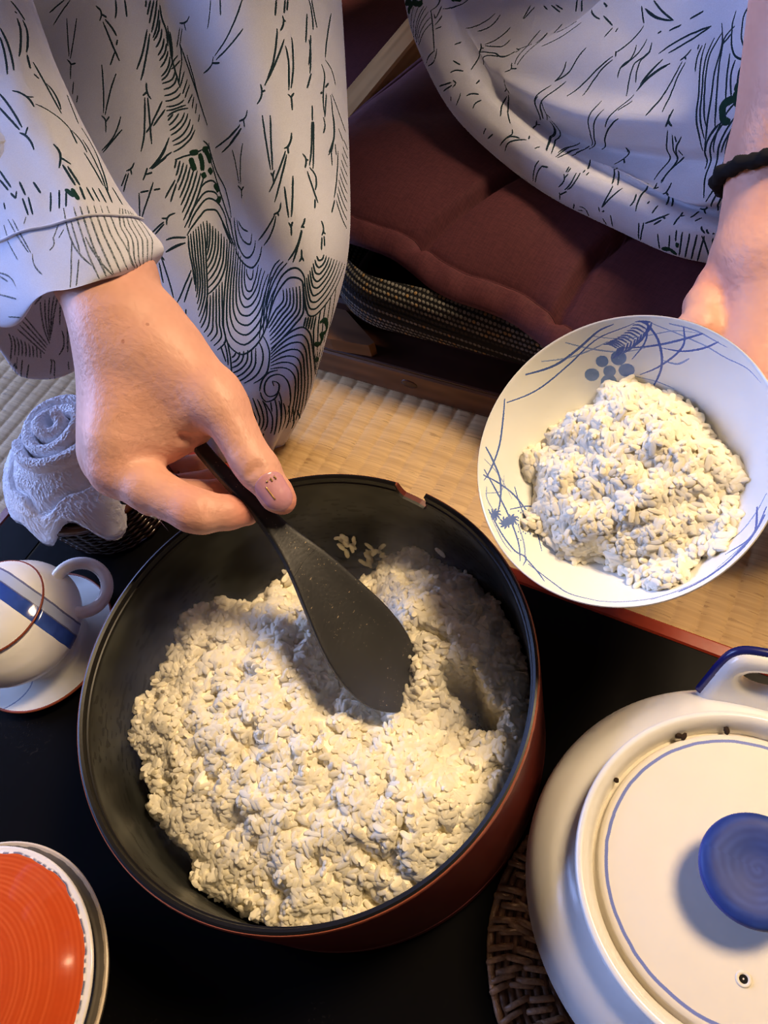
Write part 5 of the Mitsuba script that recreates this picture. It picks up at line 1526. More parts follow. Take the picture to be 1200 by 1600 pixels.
SLEEVE_CLOTH = np.array([[[-0.3887, 0.2487, 0.1634], [-0.3526, 0.2332, 0.187], [-0.3234, 0.2176, 0.2078], [-0.3056, 0.1911, 0.2301], [-0.3095, 0.1742, 0.2383], [-0.3253, 0.1652, 0.2368], [-0.346, 0.1612, 0.2303], [-0.3813, 0.1569, 0.2042], [-0.44, 0.1627, 0.1989]], [[-0.3903, 0.2627, 0.1709], [-0.3541, 0.2461, 0.1939], [-0.3247, 0.2296, 0.2142], [-0.3093, 0.2022, 0.2372], [-0.3154, 0.1859, 0.2444], [-0.3344, 0.1772, 0.2421], [-0.3568, 0.1698, 0.2348], [-0.3892, 0.1675, 0.219], [-0.4395, 0.1722, 0.2153]], [[-0.4303, 0.2832, 0.1855], [-0.3916, 0.2656, 0.2067], [-0.3601, 0.2482, 0.2256], [-0.3487, 0.2312, 0.2421], [-0.346, 0.216, 0.2542], [-0.361, 0.2065, 0.2544], [-0.3848, 0.1991, 0.2502], [-0.4139, 0.197, 0.239], [-0.4565, 0.1954, 0.2345]], [[-0.5087, 0.3366, 0.2185], [-0.4654, 0.3163, 0.2363], [-0.4301, 0.2964, 0.2521], [-0.4166, 0.2778, 0.2608], [-0.4102, 0.2591, 0.2669], [-0.4178, 0.2442, 0.2659], [-0.4385, 0.2303, 0.2607], [-0.4591, 0.2228, 0.2549], [-0.4921, 0.2135, 0.2482]], [[-0.5866, 0.4013, 0.2445], [-0.5398, 0.3783, 0.2593], [-0.5015, 0.356, 0.2726], [-0.4899, 0.3333, 0.2803], [-0.487, 0.3125, 0.2834], [-0.4947, 0.2916, 0.2808], [-0.5121, 0.2732, 0.2743], [-0.5287, 0.2625, 0.2711], [-0.5478, 0.2464, 0.2666]], [[-0.6916, 0.4794, 0.2719], [-0.6408, 0.4541, 0.2837], [-0.5992, 0.4296, 0.2943], [-0.5875, 0.4043, 0.3007], [-0.5811, 0.379, 0.3037], [-0.5874, 0.3547, 0.3011], [-0.6005, 0.3313, 0.2962], [-0.6178, 0.3181, 0.2922], [-0.6399, 0.3042, 0.2901]]])
SLEEVE_BACK = np.array([[[-0.4294, 0.1773, 0.225], [-0.4128, 0.1839, 0.2141], [-0.4033, 0.19, 0.2064], [-0.3935, 0.1961, 0.1986], [-0.3834, 0.2024, 0.1907], [-0.3751, 0.2039, 0.1814]], [[-0.4373, 0.166, 0.1991], [-0.4229, 0.1707, 0.1884], [-0.4148, 0.1784, 0.1798], [-0.4056, 0.1862, 0.1719], [-0.3964, 0.1931, 0.1659], [-0.3856, 0.1983, 0.1596]], [[-0.4373, 0.1559, 0.1823], [-0.4272, 0.1585, 0.169], [-0.4228, 0.1581, 0.1546], [-0.413, 0.1638, 0.1478], [-0.401, 0.1715, 0.1457], [-0.3848, 0.1881, 0.1483]], [[-0.4474, 0.1611, 0.1775], [-0.4364, 0.1644, 0.1641], [-0.4339, 0.1648, 0.1486], [-0.424, 0.1702, 0.1416], [-0.4117, 0.178, 0.1394], [-0.3934, 0.1939, 0.1431]]])
LAP_CLOTH_OTHER = np.array([[[-0.4008, 0.6541, 0.1905], [-0.394, 0.6215, 0.203], [-0.3678, 0.6077, 0.2104], [-0.3523, 0.6125, 0.2101], [-0.348, 0.6269, 0.2052], [-0.3051, 0.6245, 0.2101], [-0.2427, 0.6311, 0.2134], [-0.1634, 0.6348, 0.2194]], [[-0.3486, 0.5832, 0.1677], [-0.3426, 0.5523, 0.1815], [-0.3184, 0.5399, 0.1905], [-0.304, 0.5448, 0.1907], [-0.2998, 0.5586, 0.1857], [-0.2602, 0.5573, 0.1926], [-0.2024, 0.5649, 0.1986], [-0.1295, 0.5698, 0.2083]], [[-0.3248, 0.5494, 0.1582], [-0.3188, 0.5189, 0.1721], [-0.296, 0.5079, 0.1826], [-0.2827, 0.5137, 0.1838], [-0.2791, 0.5278, 0.1791], [-0.2422, 0.5287, 0.1884], [-0.1888, 0.5396, 0.1982], [-0.1215, 0.5485, 0.2124]], [[-0.2872, 0.5122, 0.1405], [-0.2805, 0.4813, 0.1539], [-0.2616, 0.4732, 0.1675], [-0.2513, 0.4811, 0.1712], [-0.2492, 0.4963, 0.1678], [-0.2198, 0.5026, 0.1832], [-0.1777, 0.5215, 0.2023], [-0.1247, 0.54, 0.228]], [[-0.2473, 0.4864, 0.1271], [-0.2393, 0.4552, 0.1398], [-0.2254, 0.4487, 0.1565], [-0.2192, 0.4578, 0.1627], [-0.2194, 0.4735, 0.1607], [-0.1998, 0.4827, 0.1823], [-0.173, 0.5058, 0.2107], [-0.1387, 0.5293, 0.2477]], [[-0.1879, 0.4541, 0.1194], [-0.1804, 0.4236, 0.1326], [-0.1707, 0.4168, 0.1512], [-0.1671, 0.4254, 0.1585], [-0.1684, 0.4407, 0.1567], [-0.1559, 0.4488, 0.1812], [-0.1396, 0.47, 0.2137], [-0.1185, 0.4906, 0.2557]], [[-0.1323, 0.4288, 0.1204], [-0.1261, 0.3988, 0.1345], [-0.1196, 0.3911, 0.1543], [-0.1179, 0.3987, 0.1619], [-0.1194, 0.4135, 0.1601], [-0.1121, 0.4194, 0.186], [-0.1031, 0.4368, 0.2202], [-0.091, 0.4524, 0.2641]], [[-0.088, 0.4117, 0.1212], [-0.0832, 0.382, 0.1361], [-0.0793, 0.3734, 0.1567], [-0.0786, 0.3804, 0.1645], [-0.0801, 0.3947, 0.1624], [-0.0763, 0.3987, 0.1891], [-0.072, 0.413, 0.2241], [-0.066, 0.4244, 0.2689]], [[-0.0625, 0.4101, 0.1202], [-0.0586, 0.3803, 0.1355], [-0.0563, 0.371, 0.1566], [-0.0564, 0.3775, 0.1645], [-0.058, 0.3917, 0.1624], [-0.0564, 0.3945, 0.1896], [-0.0553, 0.4071, 0.2253], [-0.0532, 0.4161, 0.2708]], [[-0.0365, 0.4132, 0.1153], [-0.0338, 0.3831, 0.131], [-0.033, 0.3733, 0.1525], [-0.0336, 0.3795, 0.1606], [-0.0349, 0.3937, 0.1583], [-0.0353, 0.3957, 0.186], [-0.0366, 0.4071, 0.2223], [-0.0375, 0.4146, 0.2686]], [[0.006, 0.4242, 0.1061], [0.0066, 0.3934, 0.1225], [0.0051, 0.3826, 0.1447], [0.0038, 0.3885, 0.153], [0.0031, 0.4028, 0.1505], [0.0001, 0.4037, 0.1789], [-0.0044, 0.4135, 0.216], [-0.0096, 0.4188, 0.2633]], [[0.0577, 0.4469, 0.0885], [0.0566, 0.4154, 0.1054], [0.051, 0.4031, 0.1288], [0.0476, 0.4082, 0.1377], [0.0464, 0.4224, 0.1354], [0.0373, 0.421, 0.1657], [0.0241, 0.4277, 0.2055], [0.0082, 0.4292, 0.2561]], [[0.1069, 0.4983, 0.0654], [0.1065, 0.4671, 0.0821], [0.0944, 0.4506, 0.1065], [0.0862, 0.4527, 0.1163], [0.0827, 0.4654, 0.1144], [0.0617, 0.4564, 0.1467], [0.0309, 0.452, 0.1897], [-0.0061, 0.4408, 0.2443]], [[0.1361, 0.5984, 0.0388], [0.1379, 0.5694, 0.0555], [0.121, 0.5448, 0.0784], [0.1083, 0.5403, 0.0872], [0.102, 0.5492, 0.0848], [0.0706, 0.5246, 0.1147], [0.0234, 0.4967, 0.1542], [-0.0339, 0.4575, 0.2053]]])
LAP_PRINT = ("283,304 275,316 266,329 258,342 250,355|316,306 304,317 293,327 282,338 271,349 261,361 250,373|298,349 312,346 327,343 341,340 356,337 371,334 385,332 399,329|298,379 311,373 "
    "325,367 338,361 352,355 365,349 378,343 392,337 405,331|407,322 417,329 429,326 443,322 457,318|416,344 419,329|265,450 277,462 290,461 305,450|287,462 291,470 296,478|307,461 "
    "320,464 333,467 346,470 359,473 372,476 385,480 397,483 410,487|301,470 311,479 322,487 333,493 345,497|354,497 369,489|387,477 398,469 410,460 421,452|250,524 262,522 274,519 "
    "286,514 298,507|250,559 265,557 279,555 294,552|419,424 433,422 447,419 461,416 475,413 488,410 502,406 516,402 529,398 543,393|443,465 456,455 469,445 482,436 495,428 508,420 "
    "521,412 535,404 548,397|550,385 559,393 569,392 580,389 592,385|552,409 559,401 565,394|552,447 566,438 579,428 592,417 604,405 616,390 627,374 638,357|585,441 594,427 604,413 "
    "613,400 623,386 633,373 643,359|327,624 341,615 354,606 367,597 381,587 394,577 407,566 419,555 432,543|338,632 352,623 366,614 379,606 393,596 407,587 420,578 434,569 447,559 "
    "460,549|466,569 477,565 488,563 498,565 508,572|489,563 494,553 499,543|504,549 518,544 532,539 546,534 559,529 573,523 587,518 600,512 614,504 628,495 641,486|504,560 517,557 "
    "530,554 543,551 556,548 569,545 582,542 595,538 609,535 622,532|513,616 524,603 536,590 547,577 558,564 569,552|534,619 545,603 555,586 566,570 576,555|566,559 575,546 584,534 "
    "593,522|670,452 681,442 688,431 692,417|687,433 702,432|698,422 711,413 724,403 737,394 750,385|700,414 711,404 723,394 734,384|625,588 639,574 652,558 664,542 675,523 "
    "685,503|656,575 663,558 671,541 679,524 687,507|685,493 695,484 706,475 717,465|702,481 699,493 697,505|464,325 475,321 485,317 496,313|499,327 508,323 517,319|250,651 259,646 "
    "268,641|250,672 263,661 275,651 288,641|250,689 262,679 274,669 287,659 299,650 311,641|250,704 264,695 279,685 293,675 307,664 321,653 335,641|275,702 291,694 306,683 320,672 "
    "335,658 349,642|301,696 315,687 330,677 343,662 356,643|326,694 339,687 351,677 363,663 374,646|351,694 363,686 374,676 385,662 395,646|364,701 376,693 388,682 399,666 "
    "409,646|384,699 396,689 407,676 417,662 426,645|399,702 414,692 427,679 439,661 450,638|424,695 438,679 450,660 460,635|436,711 449,699 458,684 464,661 468,634|451,711 464,699 "
    "472,684 479,662 483,635|478,710 487,692 493,673 497,652 499,631|493,712 502,693 507,673 511,652 513,630|510,721 518,698 523,675 526,652 527,628|523,724 527,697 531,672 535,648 "
    "537,624|531,732 533,701 537,672 543,646 552,622|546,650 554,635 562,620|544,678 555,660 565,641 574,620|542,707 554,693 564,677 572,659 580,640 587,618|544,723 558,708 570,690 "
    "581,669 591,644 599,617|558,728 571,715 582,699 592,682 601,662 608,640 615,616|572,735 585,721 596,705 605,686 613,665 620,641 625,616|585,739 597,721 609,702 618,681 627,659 "
    "635,635 642,610|318,728 332,725 346,722 360,719 374,716 388,712 401,710 415,710 428,711 441,712 454,714 467,715 480,716|334,733 347,731 361,728 374,725 388,720 401,715|396,746 "
    "406,723 417,705 429,690|409,752 417,733 425,714 431,694|366,773 380,772 393,768 406,762 419,754 432,742 445,732 458,722 471,713|436,762 449,747 463,732 476,718|458,765 471,750 "
    "483,735 495,721|471,772 482,757 493,742 505,728|495,774 507,755 519,736|502,778 512,769 522,760 531,752|519,784 531,774 544,763|546,785 556,776 565,767|395,800 409,801 423,802 "
    "437,803 451,804 464,804 478,803 492,803 506,803 519,804 533,805|364,774 380,778 397,782 413,785 430,789 446,792 462,795 478,798 495,801 511,803 527,806 543,808 559,811 "
    "575,813|263,713 277,710 290,708 304,709 317,713 330,716 344,713 357,710 371,705|293,872 305,853 311,831 312,805|311,831 321,831 331,831|324,799 336,787 349,775 361,764 "
    "374,752|326,811 339,800 351,789 364,778|250,1000 263,994 276,986 288,978 301,969 314,959 326,948|250,1038 264,1034 277,1029 291,1024|250,1118 264,1108 279,1097 293,1085 307,1072 "
    "320,1058 334,1043 347,1027 360,1009 372,990 384,969 397,946|326,1098 337,1083 347,1067 358,1049 368,1031 378,1012 388,992 397,970 407,948|399,938 412,928 423,915 433,895 "
    "442,869|416,923 416,942 415,960|572,981 584,959 595,936 605,911 614,884 623,856 631,826|581,984 592,967 603,947 614,927 624,905 634,881 643,856|250,1232 264,1229 278,1225 "
    "292,1221|250,1262 262,1259 274,1256 285,1253|250,1271 264,1268 278,1264|292,1247 306,1248 319,1243 332,1232|302,1249 308,1255|326,1221 341,1218 355,1213 370,1208 384,1202 398,1195 "
    "412,1188 426,1178 439,1167 452,1154|354,1241 368,1232 382,1222 395,1212 408,1201 422,1189 435,1176 448,1163 460,1149 473,1135|470,1118 483,1119 496,1114 508,1103 520,1084|489,1118 "
    "485,1134|371,1243 385,1245 400,1246 414,1246 428,1244 442,1241 457,1238 471,1235 485,1231|349,1269 364,1269 378,1268 393,1266 408,1264 422,1262 437,1258 451,1253 465,1248 "
    "480,1241|495,1225 502,1236 512,1237 522,1236 535,1234|492,1250 503,1236|250,1347 263,1351 277,1353 290,1354 303,1355 316,1354 329,1353|250,1358 265,1359 280,1362 295,1364 309,1367 "
    "324,1370|287,1335 302,1332 317,1329 332,1326 347,1323 362,1319|343,1341 357,1339 370,1336 383,1333 396,1330 408,1326 421,1321|355,1333 369,1335 384,1335 399,1333 414,1330 429,1327 "
    "443,1322|443,1328 456,1320 468,1313 480,1305|287,1443 301,1434 316,1427 330,1420 345,1414 359,1408 373,1403 388,1399 402,1395|408,1394 420,1409 432,1421 445,1429 459,1435 "
    "473,1439|419,1375 433,1382 447,1385 462,1382 476,1377 491,1372 506,1369 520,1368 534,1368 549,1370|468,1401 479,1383|490,1367 495,1359|495,1386 507,1383 519,1379 531,1376 542,1373 "
    "554,1369|554,1362 567,1367 581,1365 594,1356|498,1407 511,1409 524,1410 538,1410 551,1411 565,1412 578,1412 591,1411 604,1408 617,1400 630,1388 643,1375|495,1413 507,1422 519,1431 "
    "531,1440 543,1449 555,1459 567,1470 579,1482 591,1496|546,1412 560,1413 574,1413 588,1412 602,1409 615,1404 629,1397 643,1389|524,1319 537,1317 549,1315 562,1313|565,1313 578,1310 "
    "591,1307 605,1303 618,1300 632,1297 646,1294|565,1318 578,1316 591,1313 605,1311 618,1308 632,1306 646,1303|535,1032 549,1021 558,1005 563,981|559,1004 568,1002 578,1001|575,978 "
    "584,958 592,939 601,918|580,983 591,965 601,946 611,927 621,908|636,914 651,914 665,914 680,912 695,910 710,907 726,904|619,973 632,963 645,954 658,945 672,938 685,931 699,924 "
    "713,918 728,912|732,894 742,906 754,903 768,896|734,925 745,906|548,1098 562,1096 576,1095 590,1093 604,1092 617,1091 632,1090 646,1089 660,1088 674,1087 689,1086|548,1134 562,1131"
    " 576,1127 589,1123 603,1119 617,1115 631,1111 646,1108 660,1104 674,1100 689,1096|689,1106 701,1094 714,1089 727,1090|696,1083 706,1091|592,1218 607,1212 618,1203 627,1192 "
    "632,1172|627,1191 636,1190 645,1189|639,1177 653,1165 666,1152 680,1138 694,1123 708,1107 722,1090 736,1072 750,1052|648,1180 661,1171 676,1160 690,1149 704,1137 719,1125 733,1112 "
    "749,1098 764,1084 780,1068|734,1140 749,1138 764,1135 779,1133 795,1130 812,1128 828,1125|704,1193 718,1189 733,1183 748,1178 763,1172 778,1165 794,1158 810,1150 826,1141|844,1118 "
    "857,1126 871,1123 887,1117|841,1143 850,1134 859,1126|781,1102 799,1090 811,1073 818,1046|812,1070 823,1072|819,1052 834,1033 848,1013 862,993 876,970 889,947 902,922|823,1056 "
    "840,1044 857,1030 873,1013 889,995 904,973 919,947|830,1215 846,1202 861,1183|855,1191 861,1201|868,1181 887,1169 905,1154 922,1137 939,1117 955,1094 971,1068|870,1185 888,1171 "
    "906,1156 924,1141 942,1126 960,1110 978,1094|839,1300 856,1306 872,1304 887,1291|876,1303 882,1314|893,1291 907,1287 922,1283 936,1280|889,1304 906,1303 923,1301|934,1160 949,1156 "
    "963,1151 976,1133|959,1153 974,1163|646,1255 657,1266 670,1265 683,1257|662,1267 662,1277|692,1266 707,1270 721,1275 736,1280 752,1285 767,1290 783,1296|682,1278 693,1292 705,1301 "
    "718,1302 731,1299 745,1291|771,1284 785,1280 799,1275|565,1315 579,1314 592,1312 605,1310 618,1308 632,1306 645,1303 659,1300 672,1297 686,1293|565,1310 579,1307 593,1305 607,1302 "
    "621,1299 635,1295 649,1291 663,1285 677,1279|549,1414 562,1416 575,1416 588,1415 600,1412 613,1405 626,1396 639,1385 651,1372|622,1413 637,1414 651,1416|640,1428 653,1425 667,1422 "
    "681,1419 695,1414 709,1410 724,1405 738,1399 753,1392 768,1384|813,1363 800,1371 788,1379 775,1387|583,1440 593,1449 603,1458 614,1469|637,1389 650,1388 664,1388 678,1387|611,1474 "
    "623,1491 636,1512|628,1464 638,1475 649,1489 659,1506|645,1455 658,1467 670,1481 682,1500|663,1447 677,1458 691,1474 705,1495|681,1438 693,1447 705,1458 717,1472 730,1490|699,1430 "
    "713,1439 727,1450 741,1465 754,1486|717,1422 730,1429 742,1438 755,1449 768,1463 780,1482|736,1414 750,1421 764,1430 779,1442 793,1457 807,1478|755,1406 771,1413 787,1422 803,1435 "
    "819,1451 835,1475|775,1397 790,1403 804,1411 819,1421 834,1433 849,1450 863,1474|660,615 672,606 685,596|665,628 678,617 692,606 705,593|670,641 684,629 698,617 712,603 "
    "725,589|675,654 690,642 704,628 718,615 732,600 746,585|681,667 695,654 710,641 724,627 739,612 753,597 768,581|686,681 701,667 715,653 730,639 745,624 760,608 775,592 "
    "790,576|691,695 706,681 721,666 736,652 751,636 766,620 782,604 797,588 813,571|697,709 712,695 727,680 742,665 757,649 773,633 789,616 804,600 820,583 837,565|702,723 717,709 "
    "732,693 748,678 763,662 779,645 795,629 811,612 828,595 844,577 861,559|662,607 658,629 653,652 650,676 646,700 641,725 635,751|845,579 828,593 812,609 797,627 784,645 771,665 "
    "757,689 749,714 749,741 755,759 772,761|862,575 845,590 828,607 813,626 800,645 786,667 773,693 769,717 775,741 785,756 800,765 814,769 831,770 848,766|887,557 869,577 853,599 "
    "837,622 822,646 806,674 803,701 805,729 820,740 838,745 856,750 874,754 893,756 912,756|750,673 737,690 727,710 720,733 718,757 726,775|618,794 634,791 649,790 664,791 679,792 "
    "694,795 709,802 724,811 739,817 755,817 772,816 790,813 808,809 828,801|665,779 679,780 693,780 707,781 721,781 736,782 751,782 766,783 781,784 797,784 813,785 829,786 846,787 "
    "862,788|613,768 622,784 632,787 643,788 656,785 671,779|717,584 730,569 742,554 755,539 769,524|726,586 739,575 752,563 766,551 780,540|605,607 618,594 630,581 642,566 654,551 "
    "665,535 676,518 686,500|642,603 650,582 659,563 668,543 677,525 686,506|684,492 695,484 706,475 717,465|702,478 699,492 696,506|723,499 738,487 753,475 768,463 784,450 800,437 "
    "816,425 833,412|753,437 767,432 781,427 795,421 810,416 825,410|752,442 749,458 747,474|745,492 743,505 741,518|814,543 822,517 834,503 852,494|831,505 831,485|842,489 853,469 "
    "865,450 877,431|849,486 860,470 871,455 882,440|893,548 893,529 893,510 896,490 902,470|911,540 918,517 926,495 934,473 943,451|956,428 971,433|887,562 906,555 924,548 943,543 "
    "962,538 980,535 999,531 1017,526 1036,521 1054,515|880,575 897,569 915,563 933,557 951,551 969,546 986,542 1004,538 1022,532 1040,526 1058,518 1076,509|872,590 890,583 909,577 "
    "928,570 947,564 966,557 985,552 1003,547 1022,541 1041,534 1060,525 1079,515 1097,502|864,604 883,598 903,591 922,584 942,577 962,570 982,563 1002,557 1021,551 1041,544 1061,535 "
    "1080,524 1100,512 1119,496|857,618 878,612 899,604 921,596 943,588 966,580 988,572 1010,564 1032,557 1054,549 1076,538 1098,525 1120,509 1141,489|849,633 872,626 896,618 920,609 "
    "945,599 969,590 994,581 1018,572 1043,564 1067,554 1092,542 1116,525 1140,506 1164,482|841,648 867,641 893,632 920,622 946,611 973,600 1000,590 1027,580 1054,570 1080,560 1107,545 "
    "1134,526 1161,503 1187,475|838,667 856,660 874,652 893,643 912,633 930,623|846,677 864,669 881,661 899,651 917,640 935,627 953,613|855,687 872,679 889,670 907,661 925,649 942,636 "
    "959,621 975,603|863,697 880,689 898,680 915,670 933,659 950,646 967,631 983,613 998,594|872,707 889,699 906,690 924,680 941,670 958,656 975,642 991,625 1006,605 1020,585|880,718 "
    "900,708 919,698 938,687 958,675 977,659 995,642 1012,622 1028,600 1043,576|889,728 908,719 927,708 946,697 966,686 985,672 1003,655 1021,636 1037,615 1052,592 1065,567|898,739 "
    "917,730 936,719 955,708 974,697 993,684 1011,668 1029,650 1046,630 1061,607 1075,583 1087,558|880,766 935,731 991,697 1046,662 1101,633 1158,607 1218,587 1280,596 1313,665 1275,768"
    " 1220,843 1163,890 1108,939 1058,1003|895,771 944,739 994,709 1043,678 1092,652 1143,630 1195,614 1247,626 1272,690 1238,777 1191,842 1140,884 1092,928 1048,984|910,775 953,748 "
    "997,721 1040,694 1083,672 1127,653 1172,641 1216,654 1233,713 1202,787 1162,841 1119,879 1077,917 1037,966|925,779 962,756 1000,733 1037,710 1074,692 1112,676 1150,667 1186,681 "
    "1196,735 1168,797 1134,842 1097,874 1061,907 1027,948|940,784 971,764 1003,745 1034,727 1066,712 1097,699 1129,693 1158,708 1160,757 1136,806 1107,843 1076,870 1046,898 "
    "1017,931|955,789 981,773 1006,758 1032,743 1058,731 1083,723 1109,720 1131,736 1125,779 1104,816 1080,845 1055,866 1030,889 1006,914|970,794 990,782 1011,770 1031,760 1051,751 "
    "1071,746 1091,747 1104,767 1091,799 1073,825 1055,846 1035,863 1015,880 996,898|985,800 1004,789 1022,780 1040,773 1058,770 1075,776 1074,802 1056,821 1039,839 1021,855 1004,869 "
    "985,882|838,838 854,842 866,854 873,876|835,831 853,825 871,822 890,824 906,834 916,859 908,875 880,894|869,805 891,797 911,793 929,795 945,800 961,816 958,845 940,874 922,891 "
    "902,904|930,770 950,772 967,780 980,793 993,817 995,844 979,877 961,900 943,917 923,930|1000,802 1020,797 1036,809 1029,826 1000,845|835,744 852,744 869,746 886,748 903,752 "
    "920,758|832,768 850,765 869,764 887,763 905,765 923,768|830,793 846,788 862,784 878,780 895,778 911,777 927,778|828,819 845,811 862,804 879,798 896,793 913,790 930,789|1102,550 "
    "1119,542 1137,533 1154,524 1172,510 1189,492 1205,471|1090,569 1109,561 1128,552 1147,543 1166,533 1186,521 1205,504 1222,478|1078,588 1096,580 1114,573 1132,565 1150,557 1168,549 "
    "1187,540 1206,531 1224,512 1239,487|1067,607 1086,599 1104,591 1123,584 1143,576 1162,568 1182,559 1202,554 1223,546 1241,524 1257,495|1055,626 1075,618 1095,610 1114,602 1134,595 "
    "1155,587 1175,579 1196,571 1217,570 1240,562 1259,537 1275,504|1044,646 1062,638 1081,631 1100,623 1119,616 1139,609 1158,602 1178,594 1198,588 1218,588 1239,586 1261,575 1279,547 "
    "1294,514|1326,589 1318,609 1305,623|1349,581 1339,613 1322,638 1301,650|1372,572 1361,613 1344,647 1321,668 1297,678|1395,564 1387,602 1374,638 1357,669 1337,691 1315,700 "
    "1293,706|1418,554 1410,598 1397,640 1380,676 1360,707 1337,723 1312,729 1289,735|1441,545 1433,588 1423,630 1409,668 1393,702 1374,731 1353,749 1329,756 1307,760 1285,765|1237,829 "
    "1257,848 1278,861 1300,869 1323,868 1347,862 1372,853 1392,840 1410,812 1426,770 1440,720|1259,793 1280,808 1303,815 1326,815 1351,804 1374,786 1394,764 1412,730 1427,688 "
    "1440,637|1259,568 1277,569 1297,568 1317,564 1338,558 1360,549|1254,588 1275,587 1297,584 1320,581 1342,575 1366,568 1389,559 1413,550 1436,539|1276,542 1299,542 1322,542 "
    "1346,542|960,426 977,425 994,423 1011,421 1028,419 1046,416 1063,413 1080,409 1098,405|978,410 995,406 1013,401 1030,396 1047,392|1004,522 1020,508 1036,493 1051,477 1067,462 "
    "1083,446 1099,429 1114,411|1029,515 1046,501 1062,487 1079,472 1096,457 1113,442|1137,436 1154,427|902,472 896,492 894,511 894,530 894,550|943,451 932,473 923,494 916,517 "
    "912,540|1056,1145 1082,1147 1108,1154 1134,1165 1161,1190 1162,1245 1144,1291 1124,1329 1102,1361 1079,1391 1056,1417 1032,1440 1008,1462 983,1483|1044,1158 1067,1159 1090,1165 "
    "1113,1175 1136,1196 1138,1243 1122,1283 1104,1316 1085,1343 1065,1368 1044,1391 1023,1410 1001,1427 979,1442|1031,1170 1052,1172 1072,1177 1092,1185 1112,1202 1114,1242 1101,1277 "
    "1085,1305 1068,1328 1051,1350 1033,1369 1014,1386 995,1400 975,1413|1019,1183 1038,1184 1056,1189 1075,1198 1092,1218 1086,1255 1073,1285 1057,1308 1041,1329 1025,1347 1008,1363 "
    "990,1376 972,1388|1006,1196 1025,1198 1044,1203 1062,1216 1065,1249 1052,1279 1037,1303 1021,1323 1004,1340 986,1354 968,1365|994,1209 1013,1211 1032,1218 1044,1244 1032,1276 "
    "1017,1299 1000,1319 982,1334 964,1345|981,1221 998,1224 1014,1233 1018,1260 1006,1284 992,1303 976,1317 960,1327|969,1234 985,1239 996,1257 986,1283 972,1300 956,1309|956,1247 "
    "971,1258 967,1282 952,1293|1206,867 1186,868 1166,872 1147,877 1128,883 1110,894 1092,909 1074,925 1057,942 1040,961 1024,983 1008,1006 994,1031 980,1058|1225,834 1203,839 1182,846"
    " 1161,854 1140,864 1120,876 1100,890 1080,906 1061,922 1042,940 1024,961 1006,983 989,1009 975,1038|1245,801 1221,810 1197,821 1174,832 1152,844 1130,857 1108,872 1087,887 1065,903"
    " 1045,920 1024,938 1004,960 985,986 969,1019|1198,873 1173,884 1148,898 1124,914 1100,931 1077,952 1055,975 1032,1003 1014,1034 1000,1074 998,1115 1014,1144 1037,1157 "
    "1061,1151|1203,867 1175,882 1149,901 1123,922 1098,948 1075,978 1053,1012 1033,1052 1030,1099 1041,1137 1066,1145 1093,1148 1119,1153 1145,1161|1070,1009 1088,1008 1107,1003 "
    "1124,978 1138,948 1155,924 1173,901 1191,879|1067,1031 1086,1031 1106,1027 1124,1013 1139,985 1154,956 1171,931 1189,905 1206,879|1065,1052 1084,1053 1104,1051 1123,1044 1140,1021 "
    "1155,992 1171,964 1188,937 1205,909 1222,880|1063,1074 1082,1075 1102,1074 1121,1071 1140,1057 1156,1029 1171,1000 1188,972 1205,943 1221,912 1237,880|1061,1096 1080,1097 1100,1097"
    " 1119,1096 1139,1090 1157,1067 1172,1038 1188,1009 1205,980 1221,949 1238,916 1253,881|1059,1118 1078,1120 1098,1120 1118,1120 1138,1118 1157,1104 1173,1077 1189,1048 1205,1018 "
    "1222,987 1238,954 1254,919 1270,882|1056,1140 1076,1142 1096,1143 1116,1145 1136,1145 1156,1140 1174,1117 1190,1087 1206,1058 1223,1027 1239,995 1256,960 1271,923 "
    "1287,884|1168,1169 1186,1162 1203,1154|1167,1191 1187,1184 1207,1177|1166,1212 1181,1208 1195,1204 1211,1201|1165,1235 1181,1231 1198,1228 1214,1226|1164,1258 1182,1256 1200,1254 "
    "1218,1252|1164,1258 1183,1254 1202,1253 1222,1257 1243,1268 1264,1280 1285,1296 1307,1316|1139,1294 1157,1292 1175,1292 1193,1295 1212,1301 1231,1311 1251,1322 1271,1334 "
    "1292,1350|1115,1331 1134,1331 1153,1332 1172,1336 1192,1343 1213,1353 1233,1363 1254,1375 1276,1387|1090,1369 1108,1372 1127,1375 1145,1380 1164,1386 1182,1394 1201,1404 1221,1414 "
    "1241,1424 1261,1434|1066,1411 1085,1417 1105,1424 1124,1432 1144,1442 1164,1454 1183,1468 1204,1484 1224,1509 1245,1527|1307,1329 1329,1345 1351,1365 1373,1388|1298,1362 1319,1372 "
    "1341,1384 1362,1398 1384,1415|1289,1400 1310,1407 1330,1415 1352,1424 1373,1435 1395,1449|1280,1450 1300,1455 1320,1462 1341,1468 1362,1480 1383,1501 1405,1514|1297,883 1265,940 "
    "1237,1004 1215,1072 1205,1152 1230,1226 1270,1265 1311,1308 1354,1366 1398,1435|1310,881 1282,938 1257,1001 1239,1069 1234,1148 1261,1214 1298,1250 1337,1287 1378,1335 1419,1386 "
    "1461,1436|1323,880 1299,936 1279,998 1265,1066 1265,1143 1292,1202 1327,1234 1364,1267 1402,1307 1440,1348 1478,1386 1518,1432 1557,1492|1336,878 1316,934 1301,995 1292,1063 "
    "1297,1136 1323,1189 1356,1218 1390,1247 1425,1281 1460,1314 1495,1345 1531,1380 1567,1414 1606,1454|1349,877 1334,932 1323,992 1320,1058 1329,1125 1355,1174 1385,1201 1416,1226 "
    "1448,1254 1479,1282 1511,1308 1543,1337 1576,1364 1611,1389|1362,876 1352,930 1347,988 1349,1051 1361,1112 1385,1158 1412,1183 1441,1204 1469,1227 1497,1250 1526,1272 1555,1296 "
